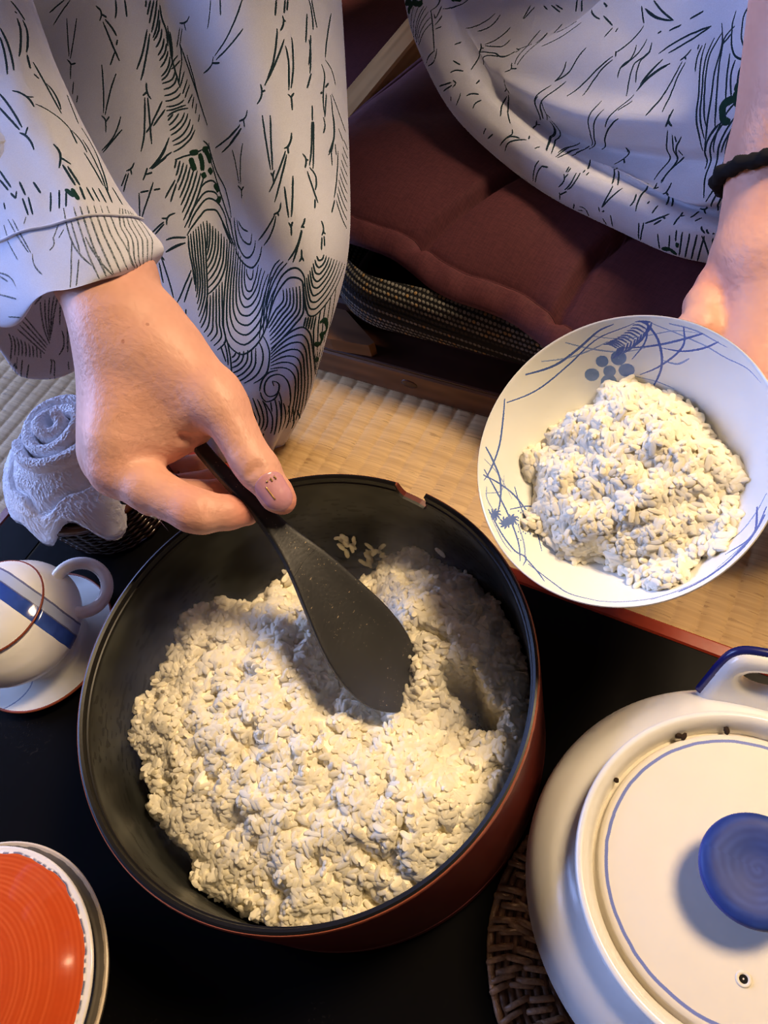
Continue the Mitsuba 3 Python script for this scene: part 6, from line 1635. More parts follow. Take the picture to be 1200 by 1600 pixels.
    "1585,1320 1617,1344|1376,875 1371,927 1370,982 1376,1040 1391,1094 1413,1138 1438,1164 1463,1181 1489,1198 1514,1216 1540,1235 1566,1255 1593,1277 1623,1301|1451,913 1430,899 "
    "1443,966 1483,961 1499,871 1477,819 1436,827 1407,882 1401,967 1425,1047 1462,1103 1502,1142 1540,1168 1580,1173|1473,771 1450,780 1430,794 1410,820 1394,853 1386,892 "
    "1381,942|1478,777 1501,791 1520,831 1517,890 1505,938 1483,970|1516,796 1532,834 1550,868 1569,907 1590,934 1611,943 1634,946 1659,934|1478,976 1500,1003 1521,1027 1544,1041 "
    "1566,1058 1590,1078|1522,890 1542,902 1562,916|1487,611 1507,618 1527,628 1546,641 1565,661 1585,673 1606,661 1626,631|1494,654 1513,665 1533,677 1552,689 1571,707 1591,718 "
    "1612,706 1631,676|1501,699 1523,716 1545,732 1567,748 1591,764 1614,756 1637,724|1509,746 1530,767 1551,786 1574,801 1597,813 1621,806 1643,775|1516,796 1536,822 1558,844 1580,857 "
    "1604,866 1627,860 1649,828|1506,931 1526,955 1548,976 1570,991 1593,1001 1616,1008 1640,1007 1665,997|1515,990 1538,1021 1561,1048 1585,1068 1610,1083 1635,1089 1661,1083|1525,1057"
    " 1550,1099 1575,1134 1602,1163 1631,1179 1659,1177|1536,1134 1558,1180 1581,1220 1606,1254 1632,1273 1659,1275|1547,1223 1572,1282 1600,1334 1629,1377 1657,1382|1560,1324 1582,1393"
    " 1609,1519|1656,782 1677,753 1945,718|1661,820 1684,797 1710,772|1940,1370 1868,1387 1901,1412")
LAP_DOTS = ("1188,1308 1179,1335 1180,1362 1192,1396 1204,1413 1216,1417 1224,1403 1228,1356|1226,1335 1236,1367 1246,1383 1259,1380 1269,1361 1270,1331 1265,1289|1329,1349 1337,1409|729,762 "
    "735,769 742,772 750,773|762,772 770,766 776,758 781,747|657,681 664,680 671,680 678,681 684,682 691,685|646,729 653,730 660,731 668,730 675,728 683,725 691,721|635,762 641,767 "
    "648,771 656,773 663,774 671,773|685,757 692,762 699,766|697,718 704,721 711,724|635,751 635,766 635,782|646,681 644,696 643,710 642,725")
SLEEVE_PRINT = ("1538,768 1515,774 1492,785 1472,806 1452,832 1433,859 1414,890 1397,924|1523,720 1499,718 1476,724 1455,741 1435,766 1416,795 1398,832|1387,838 1369,849 1351,860 1333,871|1615,753 "
    "1596,737 1578,724 1559,714 1539,705 1520,699|1539,968 1519,965 1498,964 1478,966 1458,971 1438,978 1419,987 1400,998 1381,1010 1362,1026|1507,1005 1486,1011 1464,1019 1443,1030 "
    "1423,1043 1403,1057 1383,1073 1363,1091|1349,810 1327,806 1307,802 1286,799 1265,796 1245,793 1225,791 1205,789 1185,788 1165,787 1146,787 1127,787|1256,789 1237,763 1219,750 "
    "1200,744 1181,744 1162,752 1142,770|1307,861 1294,848 1281,835|1295,1119 1276,1083 1256,1054 1236,1032 1214,1021 1190,1020|1242,1038 1233,1009 1225,980|1197,995 1180,959 1164,925 "
    "1148,894 1132,865 1116,839 1099,817 1082,799 1064,785|1064,785 1045,789 1025,793 1005,797|1058,777 1042,755 1024,740 1007,732 988,731 967,738|1320,1213 1298,1206 1276,1200 "
    "1254,1196 1232,1193 1210,1191 1188,1190 1165,1191 1142,1192|1272,1259 1250,1253 1228,1246 1206,1239 1184,1231 1162,1224 1140,1216|1129,1226 1109,1202 1087,1191 1063,1188 "
    "1035,1196|1130,1153 1118,1177 1107,1201|1018,1033 996,1021 975,1021 956,1034 936,1057 916,1086|955,1035 942,1017 929,1000 916,981|923,1047 903,1043 883,1039 862,1035 841,1029 "
    "820,1024|909,1015 886,1010 864,1003 841,996 817,989|1001,1465 975,1463 950,1462 925,1459 900,1456|955,1499 934,1494 912,1489 891,1484|1569,756 1559,752|1183,576 1166,585 1148,595 "
    "1131,605 1113,615 1096,625 1078,636|1062,626 1044,614 1026,606 1007,603 988,603 968,610 948,623 926,639 903,656 879,675 854,697 826,718 797,741|1017,703 999,696 981,692 963,691 "
    "943,693 924,697 903,705 881,713 858,724 834,736 809,750|967,773 948,768 928,765 907,762 886,760 865,759 843,758 820,758|825,1226 801,1238 777,1248 752,1259 726,1268|821,1159 "
    "799,1171 777,1182 754,1193 731,1202|802,1114 778,1127 755,1139 730,1150|810,993 788,994 766,995 742,995|808,935 784,933 758,930 733,926|809,878 785,877 759,875 733,872|809,813 "
    "784,813 759,813 732,812|824,742 803,746 780,750 757,754 733,757|816,674 794,673 772,673 749,674 724,674|833,1555 815,1560 798,1564|827,1418 803,1419 780,1420 757,1420 "
    "733,1420|826,1378 803,1382 779,1385 755,1388 731,1389|916,1388 891,1389 866,1390 841,1390|897,1307 876,1302 855,1297 834,1292|871,1478 853,1469 836,1460|872,1434 854,1447 836,1460")
SLEEVE_WRONG_SIDE = ("744,1573 715,1563 685,1552 656,1539 626,1524 596,1509 565,1493 533,1475|734,1537 705,1528 677,1519 648,1508 619,1496 589,1484 559,1472 527,1459|516,1449 482,1453 446,1448 406,1429 "
    "359,1399|726,1621 700,1621 674,1620 648,1619|643,1628 614,1615 585,1602 555,1587 524,1572|658,1224 632,1245 606,1266 580,1287|607,1201 588,1225 568,1249|581,1292 552,1287 527,1297 "
    "508,1325|518,1160 481,1164 443,1168 401,1172 356,1175 306,1177 248,1180 178,1183 69,1191|383,1119 339,1124 291,1129 236,1133 167,1137 63,1145|726,1171 696,1174 666,1175 635,1174 "
    "603,1171 569,1167 534,1159 500,1149 465,1133 429,1113 390,1089 348,1061 301,1029|528,1056 490,1044 451,1029 410,1011 365,991 314,969 253,943 178,915 78,883|367,977 317,967 260,955 "
    "189,943 91,928|639,1137 608,1134 577,1130 544,1126 510,1120 474,1114 436,1107|725,1439 708,1452 691,1464|497,1756 482,1711 460,1676 427,1649 384,1633|480,1759 460,1729 "
    "437,1696|368,1780 355,1740 335,1697 304,1651|185,1750 169,1722 142,1695 98,1672|714,1095 683,1094 651,1091 619,1088 585,1083 549,1078 512,1072 472,1064 429,1055 382,1043 329,1029 "
    "267,1013 188,994 69,974|709,1047 679,1046 648,1044 616,1040 583,1036 548,1030 511,1023 472,1015 430,1004 383,992 330,978 267,962 187,944 73,924|706,996 677,996 647,995 615,992 "
    "582,987 548,981 511,974 472,964 430,953 383,941 329,927 265,912 185,894 77,874|706,942 676,943 646,943 615,941 583,936 548,931 512,923 473,912 431,901 383,889 328,876 263,862 "
    "182,846 80,826|707,884 675,887 643,888 609,886 573,882 535,876 495,866 451,854 401,842 343,829 274,816 188,800 83,777|711,822 679,828 646,831 612,831 576,829 538,823 498,814 "
    "454,802 404,791 345,780 275,768 188,753 87,729|703,715 665,742 626,764 585,779 547,777 505,768 457,765 401,770 337,773 263,771 175,758 74,728|699,695 663,715 624,732 584,743 "
    "545,739 503,733 453,732 396,738 330,743 253,743 163,732 60,704|696,674 661,687 624,698 584,706 546,702 503,698 451,698 391,707 322,714 242,715 149,705 47,678|693,653 661,657 "
    "626,662 587,667 549,663 504,661 450,662 387,675 313,684 229,686 133,676 35,650|689,631 661,624 629,622 592,623 553,619 507,619 451,623 383,641 303,652 214,655 116,645 "
    "23,618|686,607 663,586 634,573 600,568 561,565 513,569 453,577 379,603 293,618 197,621 98,608 12,579")
SLEEVE_DOTS = ("809,1062 797,1058 784,1054 772,1050 759,1045 746,1040|816,1111 804,1099 792,1088 780,1076 768,1064")
SLEEVE_BACK_PRINT = ("261,1285 354,1261 436,1244 511,1234 582,1229 650,1228 717,1230 784,1238|313,1210 399,1196 476,1189 549,1188 618,1192 686,1202 752,1217 819,1237|359,1138 431,1133 497,1134 560,1140 "
    "621,1150 680,1163 738,1182 795,1207 853,1237|403,1068 472,1071 536,1079 598,1093 658,1110 716,1132 774,1160 831,1196 888,1237|443,999 510,1009 574,1026 635,1047 694,1072 753,1102 "
    "810,1139 866,1185 924,1237|655,781 695,839 734,898 773,956 813,1016 854,1077 897,1139 943,1205|707,749 744,812 781,874 817,936 855,999 894,1063 936,1129 980,1198|761,717 795,783 "
    "828,849 862,915 898,982 935,1049 974,1119 1017,1192|817,684 847,755 877,825 908,895 941,965 976,1036 1014,1109 1055,1185|915,542 975,583 1048,604 1135,611 1752,598|919,613 972,652 "
    "1036,674 1108,682 1191,683|924,685 972,721 1028,741 1091,751 1160,755|931,756 991,797 1062,814 1140,823|941,826 997,861 1060,878 1128,888|954,895 1005,924 1061,940 1121,951|969,963"
    " 1015,986 1065,1001 1118,1014|985,1031 1048,1056 1116,1076|1004,1100 1059,1119 1117,1140|249,1344 340,1325 419,1317 491,1321 559,1328 625,1338 690,1352|698,1499 762,1516 827,1535 "
    "894,1555 964,1574 1039,1595|757,1409 819,1456 882,1484 945,1500 1008,1487 1070,1450|491,917 429,966 361,1017|1770,662 1311,708 1749,750|1191,739 1742,767 1537,796|1186,835 1576,865"
    " 1765,896|1235,959 1397,965 1575,973|1131,1309 1209,1354 1767,1415|1131,1348 1204,1409 1567,1478|1195,1644 1387,1684|725,1639 686,1649 645,1659|512,1481 462,1485 409,1490")
OTHER_PRINT = ("285,1349 298,1326 308,1300 314,1272 320,1240 323,1203 326,1159 327,1097|295,1370 313,1350 326,1328 335,1304 340,1278 343,1247 344,1211|359,1389 370,1367 379,1343 386,1318 392,1290 "
    "395,1260 398,1225|406,1364 419,1337 424,1311 418,1287 411,1259 403,1224|392,1200 406,1188 416,1167 423,1127 427,1050|408,1186 411,1210|438,837 430,985 425,1098 423,1161 426,1202 "
    "434,1237 444,1266 464,1281 478,1300 482,1327 475,1358|455,1050 446,1134 442,1186 443,1223 452,1252 464,1280 476,1305 481,1332 479,1359|461,1370 478,1378 484,1360|471,1375 473,1397 "
    "476,1417 479,1437|420,1493 432,1473 445,1453 459,1434 477,1416 495,1397 515,1377 534,1357 554,1336|456,1509 474,1492 492,1473 509,1454 523,1434 536,1413 547,1391 556,1368 "
    "565,1343|540,1326 562,1309 557,1275|561,1310 576,1331|580,1246 585,1213 584,1178 576,1134|585,1189 596,1163|589,1110 591,1019 596,895 603,809 611,746|593,1137 602,1078 612,993 "
    "621,889 631,816 641,765|681,1317 680,1285 681,1251 683,1213 686,1168|693,1289 691,1260 690,1227 691,1190|681,1143 689,1098 689,990|687,1112 691,1138|286,1501 307,1486 326,1470 "
    "342,1453|300,1515 316,1496 331,1476 343,1456|397,661 405,690 413,720|422,569 421,624 425,671 432,719|497,594 499,646 506,689 516,730|540,561 533,607 532,653 536,708|439,363 441,427"
    " 443,480 445,529|454,387 453,459 452,521|442,555 452,567 457,516|476,441 486,407|482,554 490,515 497,475 504,430|605,519 607,485 610,449|627,525 626,487 625,445|478,899 481,835 "
    "483,786|358,768 357,832 356,922|378,340 369,396 363,452 359,512|386,349 384,434 378,481 368,518 355,549|215,621 239,615 262,606 283,595 302,581 319,565 334,548 348,529 "
    "361,509|218,773 220,863 218,995 215,1091 211,1149 203,1191 192,1225|280,623 267,685 248,742|295,616 294,653 293,691|215,621 207,687 192,734 173,766|710,1205 717,1169 724,1122 "
    "730,1050 733,915 735,794|235,649 253,651 243,687 206,762|184,356 205,319 226,280|187,434 208,396 230,358 253,321 274,276|191,498 209,460 228,423 248,385 269,353 287,316 "
    "305,276|194,557 212,512 232,470 252,428 273,391 293,356 310,319|196,586 214,541 233,498 253,457 273,416 292,372 309,321|219,593 236,545 254,499 272,454 290,409 306,360 "
    "321,296|244,599 259,548 275,499 290,450 305,401 320,345|267,603 280,549 293,496 306,445 319,391 332,327|326,1656 364,1645 401,1633|337,1669 377,1659 419,1649|419,1721 638,1717 "
    "650,1713|440,1573 454,1558 468,1544 482,1529|583,1617 559,1599 530,1581 507,1562 493,1542|622,1625 620,1607 616,1588 612,1569 607,1549 600,1529 592,1509 583,1488 573,1467|453,1510 "
    "467,1492 480,1474 492,1454|696,1577 694,1557 693,1537 693,1517 694,1495 694,1474 691,1452 686,1429 680,1405|675,1492 680,1472 682,1451 682,1429 680,1405|700,1434 698,1410 697,1385 "
    "696,1359 695,1332 694,1302 693,1270 693,1234 692,1192|681,1385 679,1360 678,1333 678,1305 679,1276 680,1244 682,1207 685,1164|693,1315 699,1292 702,1266 704,1239 702,1204|704,1249 "
    "713,1241|708,1210 716,1185 723,1151 729,1104 733,1025 735,894 737,788|712,1225 722,1202 731,1171 737,1127 743,1057 746,925 748,798|781,1740 780,1724 777,1707 774,1691 771,1674 "
    "768,1657 764,1640 759,1623|759,1610 754,1591 750,1572 746,1553 742,1533 739,1512 736,1490 733,1468 731,1445 729,1421 727,1396|763,1600 758,1580 754,1561 751,1540 750,1520 748,1499 "
    "748,1477 749,1455 751,1431|758,1628 765,1614|748,1780 758,1769 768,1757 778,1746|761,1781 775,1780 789,1779 803,1779 817,1781 832,1783|790,1680 795,1664 798,1647 798,1630 792,1612 "
    "789,1594 790,1576 794,1557|807,1711 808,1694 807,1677 806,1661 803,1644 799,1627 795,1610 789,1592|824,1709 829,1693 831,1678 825,1661 818,1644 813,1626 815,1610 817,1594 821,1576 "
    "825,1557 831,1537 838,1516|831,1683 826,1668 823,1652 823,1637 826,1622 829,1606 834,1590 840,1573|874,1679 870,1664 866,1649 863,1633 860,1617 858,1600 856,1583 854,1566 "
    "853,1548|893,1666 884,1652 876,1636 870,1620 864,1604 859,1586 856,1568 853,1548|853,1534 852,1514 850,1494 848,1473 847,1451 845,1429 844,1406 842,1382|862,1512 859,1495 855,1478 "
    "852,1461|867,1439 860,1421 855,1401 849,1380 844,1358 840,1335 836,1309 833,1281 829,1251 824,1218|796,1457 799,1435 801,1413 803,1389 804,1365 804,1339 804,1312 803,1281 801,1248 "
    "799,1209|821,1440 820,1418 819,1395 817,1371 815,1346 813,1319 811,1291 808,1260 805,1225 802,1185|775,1191 772,1146 768,1085 764,989 760,866|786,1158 783,1120 779,1068 "
    "775,992|796,1203 795,1157 793,1093|921,1592 922,1572 923,1553 922,1532 922,1511 920,1490|714,1680 714,1667 714,1654 714,1641|725,1689 727,1675|600,1676 630,1670 650,1669 "
    "669,1673|671,1688 685,1687 697,1686 710,1684|878,1300 880,1267|306,1547 333,1552|315,1572 342,1580 369,1587|319,1586 338,1593 358,1600|874,1679 869,1663 864,1646 860,1629 857,1612 "
    "854,1593 852,1575|898,1676 888,1663 879,1649 872,1634 866,1619 861,1602 858,1584 856,1565|926,1697 925,1680 925,1663 924,1645 924,1627 923,1609 923,1590 922,1571 922,1552 921,1532 "
    "921,1511 920,1490|935,1698 934,1682 933,1666 933,1649 934,1632 936,1615 937,1598 940,1580 942,1562 945,1544 949,1525|934,1740 931,1725 926,1711 919,1697|927,1713 933,1706|968,1550 "
    "969,1534 970,1517 970,1501 969,1483|970,1510 976,1502 982,1495|958,1819 950,1806 941,1793 933,1780 925,1767 916,1755 907,1742 898,1729 889,1716 880,1703|959,1819 947,1809 936,1799 "
    "926,1788 915,1778 905,1766 896,1755 887,1743 878,1730 870,1717 863,1703 856,1689|824,1709 828,1694 830,1679 827,1663 822,1646|771,1812 786,1807 802,1802 819,1798 835,1795 "
    "852,1792|761,1781 776,1777 791,1776 805,1777 819,1781 834,1785 849,1791|922,1846 913,1835 904,1825 895,1814|879,1790 871,1781 862,1772 854,1762|834,1751 827,1741|948,1761 "
    "950,1746|957,1763 957,1747 958,1731 961,1716 965,1701 970,1686|963,1772 966,1749 971,1726 978,1703 986,1680 994,1657 1003,1633 1011,1608 1019,1583 1028,1557 1037,1530 1047,1503 "
    "1057,1475 1068,1445|979,1795 978,1773 979,1751 982,1729 988,1707 994,1685 1002,1663 1009,1640 1017,1617 1025,1593 1034,1569 1043,1545 1053,1520 1064,1494|994,1817 990,1797 987,1776"
    " 986,1755 989,1734 994,1714 1000,1693 1006,1671 1014,1650 1021,1628 1030,1607 1039,1585 1049,1562 1060,1540|983,1837 995,1815 1005,1791 1011,1764 1015,1737 1020,1708 1027,1680 "
    "1035,1651 1043,1621 1051,1590 1058,1557 1064,1523 1069,1486 1073,1447|1023,1846 1012,1825 1006,1804 1009,1784 1015,1763 1021,1740 1029,1718 1036,1695 1044,1672 1051,1649 1059,1624 "
    "1068,1599 1076,1573 1085,1546|1020,1822 1016,1810 1011,1798 1006,1785|1039,1774 1044,1759 1049,1744 1054,1728 1059,1713 1065,1697 1071,1681 1077,1664 1084,1647|1064,1764 1065,1749 "
    "1067,1733 1071,1718 1077,1703 1085,1687 1093,1672 1103,1656|1061,1924 1049,1910 1042,1895 1039,1880 1041,1866 1046,1851 1051,1836 1059,1821 1076,1807 1095,1806 1121,1811 1139,1824 "
    "1157,1837 1187,1843|1010,1881 1011,1864 1013,1847 1019,1831 1025,1815 1033,1798 1045,1783 1060,1773 1086,1772 1108,1782 1129,1796 1141,1814 1162,1824 1201,1821|1089,1923 1073,1910 "
    "1064,1897 1062,1885 1069,1873 1077,1860 1087,1849 1110,1840 1132,1842 1153,1849 1174,1862|1088,1893 1097,1881 1108,1871 1124,1864 1149,1862 1170,1869|1110,1913 1130,1904 1146,1894 "
    "1159,1883|1100,1771 1095,1756 1093,1741 1096,1727 1101,1713 1107,1698 1114,1683|1120,1777 1116,1764 1114,1750 1117,1736 1123,1723 1130,1709|1129,1797 1127,1783 1126,1769 1127,1755 "
    "1131,1741 1136,1726 1142,1711|1174,1816 1165,1803 1156,1789 1148,1775|1204,1807 1196,1797 1188,1787 1180,1778|1201,1642 1187,1627 1175,1611 1164,1595 1155,1578 1148,1560 1142,1541 "
    "1137,1522 1133,1502 1131,1480 1129,1458|1144,1670 1131,1656 1121,1640 1112,1624 1105,1607 1100,1590 1097,1572 1096,1554 1095,1535 1095,1515 1096,1494 1098,1473 1102,1450|1093,1564 "
    "1085,1547 1080,1529 1076,1510 1074,1490 1074,1470 1076,1449|1259,1717 1247,1700 1236,1683 1225,1666 1215,1649 1206,1631 1197,1612 1190,1593 1183,1573 1177,1553 1171,1532 1167,1510 "
    "1163,1488 1159,1464|1272,1686 1262,1670 1252,1655 1243,1639 1234,1622 1226,1605 1220,1587 1214,1569 1208,1551 1204,1531 1200,1512 1198,1491 1196,1470|1285,1654 1275,1639 1266,1623 "
    "1257,1607 1250,1590 1245,1572 1240,1554 1237,1535 1234,1516 1233,1496 1233,1476|1297,1621 1287,1606 1279,1591 1272,1574 1268,1557 1266,1539 1265,1521 1266,1502 1268,1483|879,1299 "
    "883,1273 885,1246 885,1218 882,1184|886,1231 892,1224 898,1217|888,1160 890,1111 892,1038 894,925 896,824|895,1174 898,1128 902,1063 905,958 908,845|900,801 900,719 899,648 898,583"
    " 897,519|921,836 915,758 910,693 905,634 901,577 897,519|967,1529 970,1515 971,1501 970,1486|971,1504 981,1494|975,1473 976,1450 977,1427 978,1403 979,1378 980,1352 981,1324 "
    "982,1293 983,1260 985,1223|986,1463 989,1443 992,1422 994,1400 996,1377 998,1353 1000,1327 1001,1299 1001,1269 1001,1235|1007,1470 1004,1448 1001,1426 1000,1403 999,1379 999,1354 "
    "999,1328 1001,1300 1002,1269 1005,1235|1016,1376 1009,1351 1004,1324 1002,1296 1002,1265 1004,1228|992,1462 995,1451 999,1440|1006,1408 1010,1396 1014,1385|996,1217 1001,1190 "
    "1003,1155 1001,1103|1003,1179 1007,1205|1026,1257 1030,1226 1032,1196 1026,1156|1032,1204 1042,1188|1030,1132 1029,1046 1028,899|1039,1141 1041,1063 1042,925|983,1129 974,1071 "
    "968,977 965,868 965,783 966,711 969,645|954,847 956,777 956,721 953,670|988,831 986,783|1010,826 1007,758 1005,700|1044,783 1035,731 1025,686 1016,644 1007,604 998,565|1032,715 "
    "1040,708|1032,679 1025,636 1018,595|1073,812 1069,740 1066,679|1076,896 1075,816 1084,851|1155,1178 1151,1132 1142,1107 1127,1104|1143,1108 1153,1030|1126,1042 1116,947 "
    "1105,850|1142,917 1132,856 1123,808|920,478 925,435 929,386 933,321|907,387 913,350 919,300|984,542 988,481 992,413 996,322|994,566 996,513 997,458 999,394 1000,304|1034,515 "
    "1039,461 1045,399 1050,313|1064,553 1067,507 1070,459 1073,404|1078,636 1081,571 1085,508|1301,784 1291,736 1281,693|1303,964 1290,892 1276,834 1262,788|1096,634 1098,578 1101,524 "
    "1104,467 1107,402 1109,313|1119,642 1122,584 1124,527 1126,469 1128,402 1130,308|1146,646 1147,586 1149,528 1150,467 1152,398 1153,295|1174,647 1175,586 1175,525 1176,463 1177,390 "
    "1177,270|1257,638 1252,572 1247,508 1242,439 1237,352|1210,637 1216,573 1222,510 1228,444 1233,362|1164,641 1177,590 1190,540 1203,490 1216,435 1230,371|1153,758 1157,724 "
    "1174,683|1180,734 1178,715 1190,684|1209,709 1207,685|1238,688 1224,686|1266,671 1253,679 1241,688|1091,1554 1084,1536 1078,1516 1075,1496 1073,1476 1073,1455 1074,1432 1078,1409 "
    "1084,1387 1090,1364|1111,1580 1103,1561 1097,1540 1092,1519 1089,1498 1088,1476 1089,1453 1091,1430 1094,1404 1099,1378 1105,1352 1113,1325 1125,1297 1139,1267|1148,1607 1139,1589 "
    "1132,1571 1126,1552 1122,1533 1119,1512 1117,1491 1116,1469 1116,1446 1117,1422 1122,1398 1129,1373 1138,1347 1149,1320|1174,1610 1165,1593 1157,1575 1151,1557 1147,1538 1145,1518 "
    "1145,1498 1146,1477 1148,1455 1151,1433 1154,1409 1159,1383 1165,1356|1198,1554 1191,1535 1186,1515 1184,1494 1186,1473 1188,1451 1193,1427 1199,1403|1223,1542 1218,1523 1216,1503 "
    "1217,1482 1221,1461 1227,1438|1302,1495 1286,1480 1270,1465 1254,1450 1239,1433 1223,1417 1208,1399 1193,1381 1180,1361 1170,1339 1161,1314 1155,1285 1151,1253|1282,1462 1268,1446 "
    "1254,1429 1240,1411 1226,1393 1213,1374 1200,1353 1189,1331 1180,1307 1175,1279 1172,1247 1171,1208|1258,1376 1239,1358 1223,1338 1210,1316 1202,1291 1198,1264 1195,1231 1196,1189 "
    "1199,1133|1262,1336 1246,1313 1233,1289 1226,1262 1224,1232 1224,1195 1226,1148 1230,1076 1236,944|1270,1300 1259,1270 1251,1236 1248,1198 1252,1155 1258,1094 1264,990 "
    "1270,849|1291,1248 1280,1212 1274,1169 1274,1116 1279,1038 1286,911|1309,1194 1306,1158 1303,1112 1300,1046|1297,1619 1285,1603 1274,1587 1265,1570 1258,1552 1254,1534 1252,1515 "
    "1252,1494 1255,1473|1302,1542 1300,1528 1297,1513 1295,1499|653,715 660,670 657,605 655,542 655,480|655,575 660,628 668,665 678,691|670,465 666,532 667,580 672,623 680,674 "
    "691,733|737,633 736,566 738,507 741,447 746,377|748,602 746,547 746,495 748,441 751,378|747,597 753,611 759,624|794,768 795,725 796,686|799,766 799,694|794,660 800,614 800,562 "
    "796,500|799,623 802,685|815,742 816,675 816,616 814,561 810,506|822,769 823,694 822,631 820,576 815,523|802,443 806,400 809,347|805,412 810,459 815,501|840,398 843,292|852,398 "
    "862,406 870,381 878,304|853,324 863,358|830,1099 831,1011 832,884|828,844 827,788|838,834 836,775|775,1190 773,1146 771,1087 768,996 764,875 759,791|787,1156 783,1092 778,997 "
    "771,880 763,800|795,1199 796,1149 794,1086 787,982|691,818 694,761|721,778 716,710|907,389 913,339|890,510 896,456|905,497 901,470")
OTHER_DOTS = ("1159,1770 1165,1764 1170,1757 1172,1751|1116,1680 1113,1690 1113,1697 1117,1704 1129,1709 1141,1709 1155,1706|1219,1739 1202,1736 1189,1732 1180,1726 1173,1717 1173,1708 1178,1698 "
    "1183,1689 1191,1679 1206,1672 1217,1673 1226,1682|1116,1680 1118,1670 1121,1662 1125,1654 1135,1647 1148,1641|1118,1654 1105,1650 1096,1644 1090,1638 1086,1631 1084,1620 1086,1611 "
    "1089,1601 1093,1591 1097,1583 1108,1578 1117,1580 1121,1591|1278,1646 1263,1648 1249,1648 1237,1645 1225,1639 1218,1630 1215,1622 1215,1611|1202,1602 1195,1593 1191,1582 1194,1572 "
    "1201,1561 1209,1552 1225,1548|1218,1604 1224,1592 1229,1585 1234,1584 1245,1590|1257,1518 1263,1511 1269,1504|1208,1739 1221,1740 1234,1740 1247,1740|1060,313 1066,358 1072,378 "
    "1079,379 1087,361 1096,316|1088,468 1094,467 1099,465|1259,1517 1266,1511 1273,1504|166,268 165,345 169,384 176,406 187,417|159,454 173,465 180,486 179,516 173,554|189,325 195,347 "
    "201,366|191,498 184,525 178,551|179,952 185,1004 192,1048|184,1043 187,1093 189,1131 192,1161")

def cotton(p, n, uv):
    w_ = noise(p.x * 2400, p.y * 2400, p.z * 2400)
    return mix(srgb(186, 189, 203), srgb(196, 199, 212), w_)


material('cotton', proc(cotton), 0.85, 0.2, sheen=0.25, bump=proc(lambda p, n, uv: 0.00008 * noise(p.x * 1800, p.y * 1800, p.z * 1800), 2e-4))
material('print_ink', proc(lambda p, n, uv: mix(srgb(22, 38, 46), srgb(30, 52, 60), noise(p.x * 900, p.y * 900, p.z * 900))), 0.85, 0.15)
material('print_green', srgb(20, 52, 40), 0.85, 0.15)
material('print_gray', proc(lambda p, n, uv: mix(srgb(66, 76, 84), srgb(130, 136, 144), smoothstep(.35, .65, noise(p.x * 1500, p.y * 1500, p.z * 1500)))), 0.85, 0.15)


def decode(text):
    return [np.array([[int(x) for x in pt.split(',')] for pt in st.split(' ')], float) / 2000 for st in text.split('|')]


class Cloth:
    def __init__(self, ctrl, wrinkle=None, n=240):
        self.g = spline_grid(ctrl, n, n)
        self.u, self.v = np.meshgrid(np.linspace(0, 1, n), np.linspace(0, 1, n), indexing='ij')
        nn = grid_normals(self.g)
        if nn[..., 2].mean() < 0:
            nn = -nn
        if wrinkle is not None:
            self.g = self.g + nn * wrinkle(self.u, self.v, self.g)[..., None]
            nn2 = grid_normals(self.g)
            nn = nn2 * np.sign((nn2 * nn).sum(-1, keepdims=True))
        self.n = nn

    def at(self, uv, lift):
        m = self.g.shape[0] - 1
        p = np.clip(uv, 0, 1) * m
        i = np.minimum(p.astype(int), m - 1)
        f_ = p - i
        out = []
        for A in (self.g, self.n):
            a, b = f_[:, :1], f_[:, 1:]
            out.append(A[i[:, 0], i[:, 1]] * (1 - a) * (1 - b) + A[i[:, 0] + 1, i[:, 1]] * a * (1 - b) + A[i[:, 0], i[:, 1] + 1] * (1 - a) * b + A[i[:, 0] + 1, i[:, 1] + 1] * a * b)
        return out[0] + out[1] * lift, out[1]

    def stroke(self, uv, width, lift=.0003, taper=True):
        q, nn = self.at(smooth_profile(uv, 3) if len(uv) > 2 else np.linspace(uv[0], uv[1], 5), lift)
        t_ = np.gradient(q, axis=0)
        side = np.cross(nn, t_)
        side /= np.linalg.norm(side, axis=1, keepdims=True) + 1e-12
        u = np.linspace(0, 1, len(q))
        w_ = width / 2 * (np.minimum(1, .55 + 3 * np.minimum(u, 1 - u)) if taper else np.minimum(1, .6 + 4 * np.minimum(u, 1 - u)))
        e_ = nn * (lift * .8)
        return sheet(np.stack([q - side * w_[:, None] - e_, q, q + side * w_[:, None] - e_], 1))

    def print(self, key, text, width, bsdf, label, taper=True, lift=.0003):
        add(key, join([self.stroke(s_, width, lift, taper) for s_ in decode(text)]), bsdf, True, label=label, kind='stuff')


def lap_wrinkle(u, v, g):
    w_ = .0035 * (meshkit.fbm(np.stack([v * 7, u * 2.2, 0 * u], -1), 3, 3) - .5) * np.clip(1.2 - u, 0, 1)
    w_ += .0024 * np.sin(v * 30 + 6 * u) * np.clip((u - .72) / .2, 0, 1)
    return w_


lap1 = Cloth(LAP_CLOTH, lap_wrinkle, 260)
add('person__yukata', sheet(lap1.g), 'cotton', True, label='white cotton yukata with dark grass and wave print')
lap1.print('person__yukata__print', LAP_PRINT, .00125, 'print_ink', 'dark printed grass blades and wave lines')
lap1.print('person__yukata__print_001', LAP_DOTS, .0040, 'print_green', 'dark green printed spray drops')


def sleeve_wrinkle(u, v, g):
    return .004 * (meshkit.fbm(np.stack([v * 6, u * 5, 0 * u], -1), 3, 8) - .5) * np.clip(4 * u - .4, 0, 1)


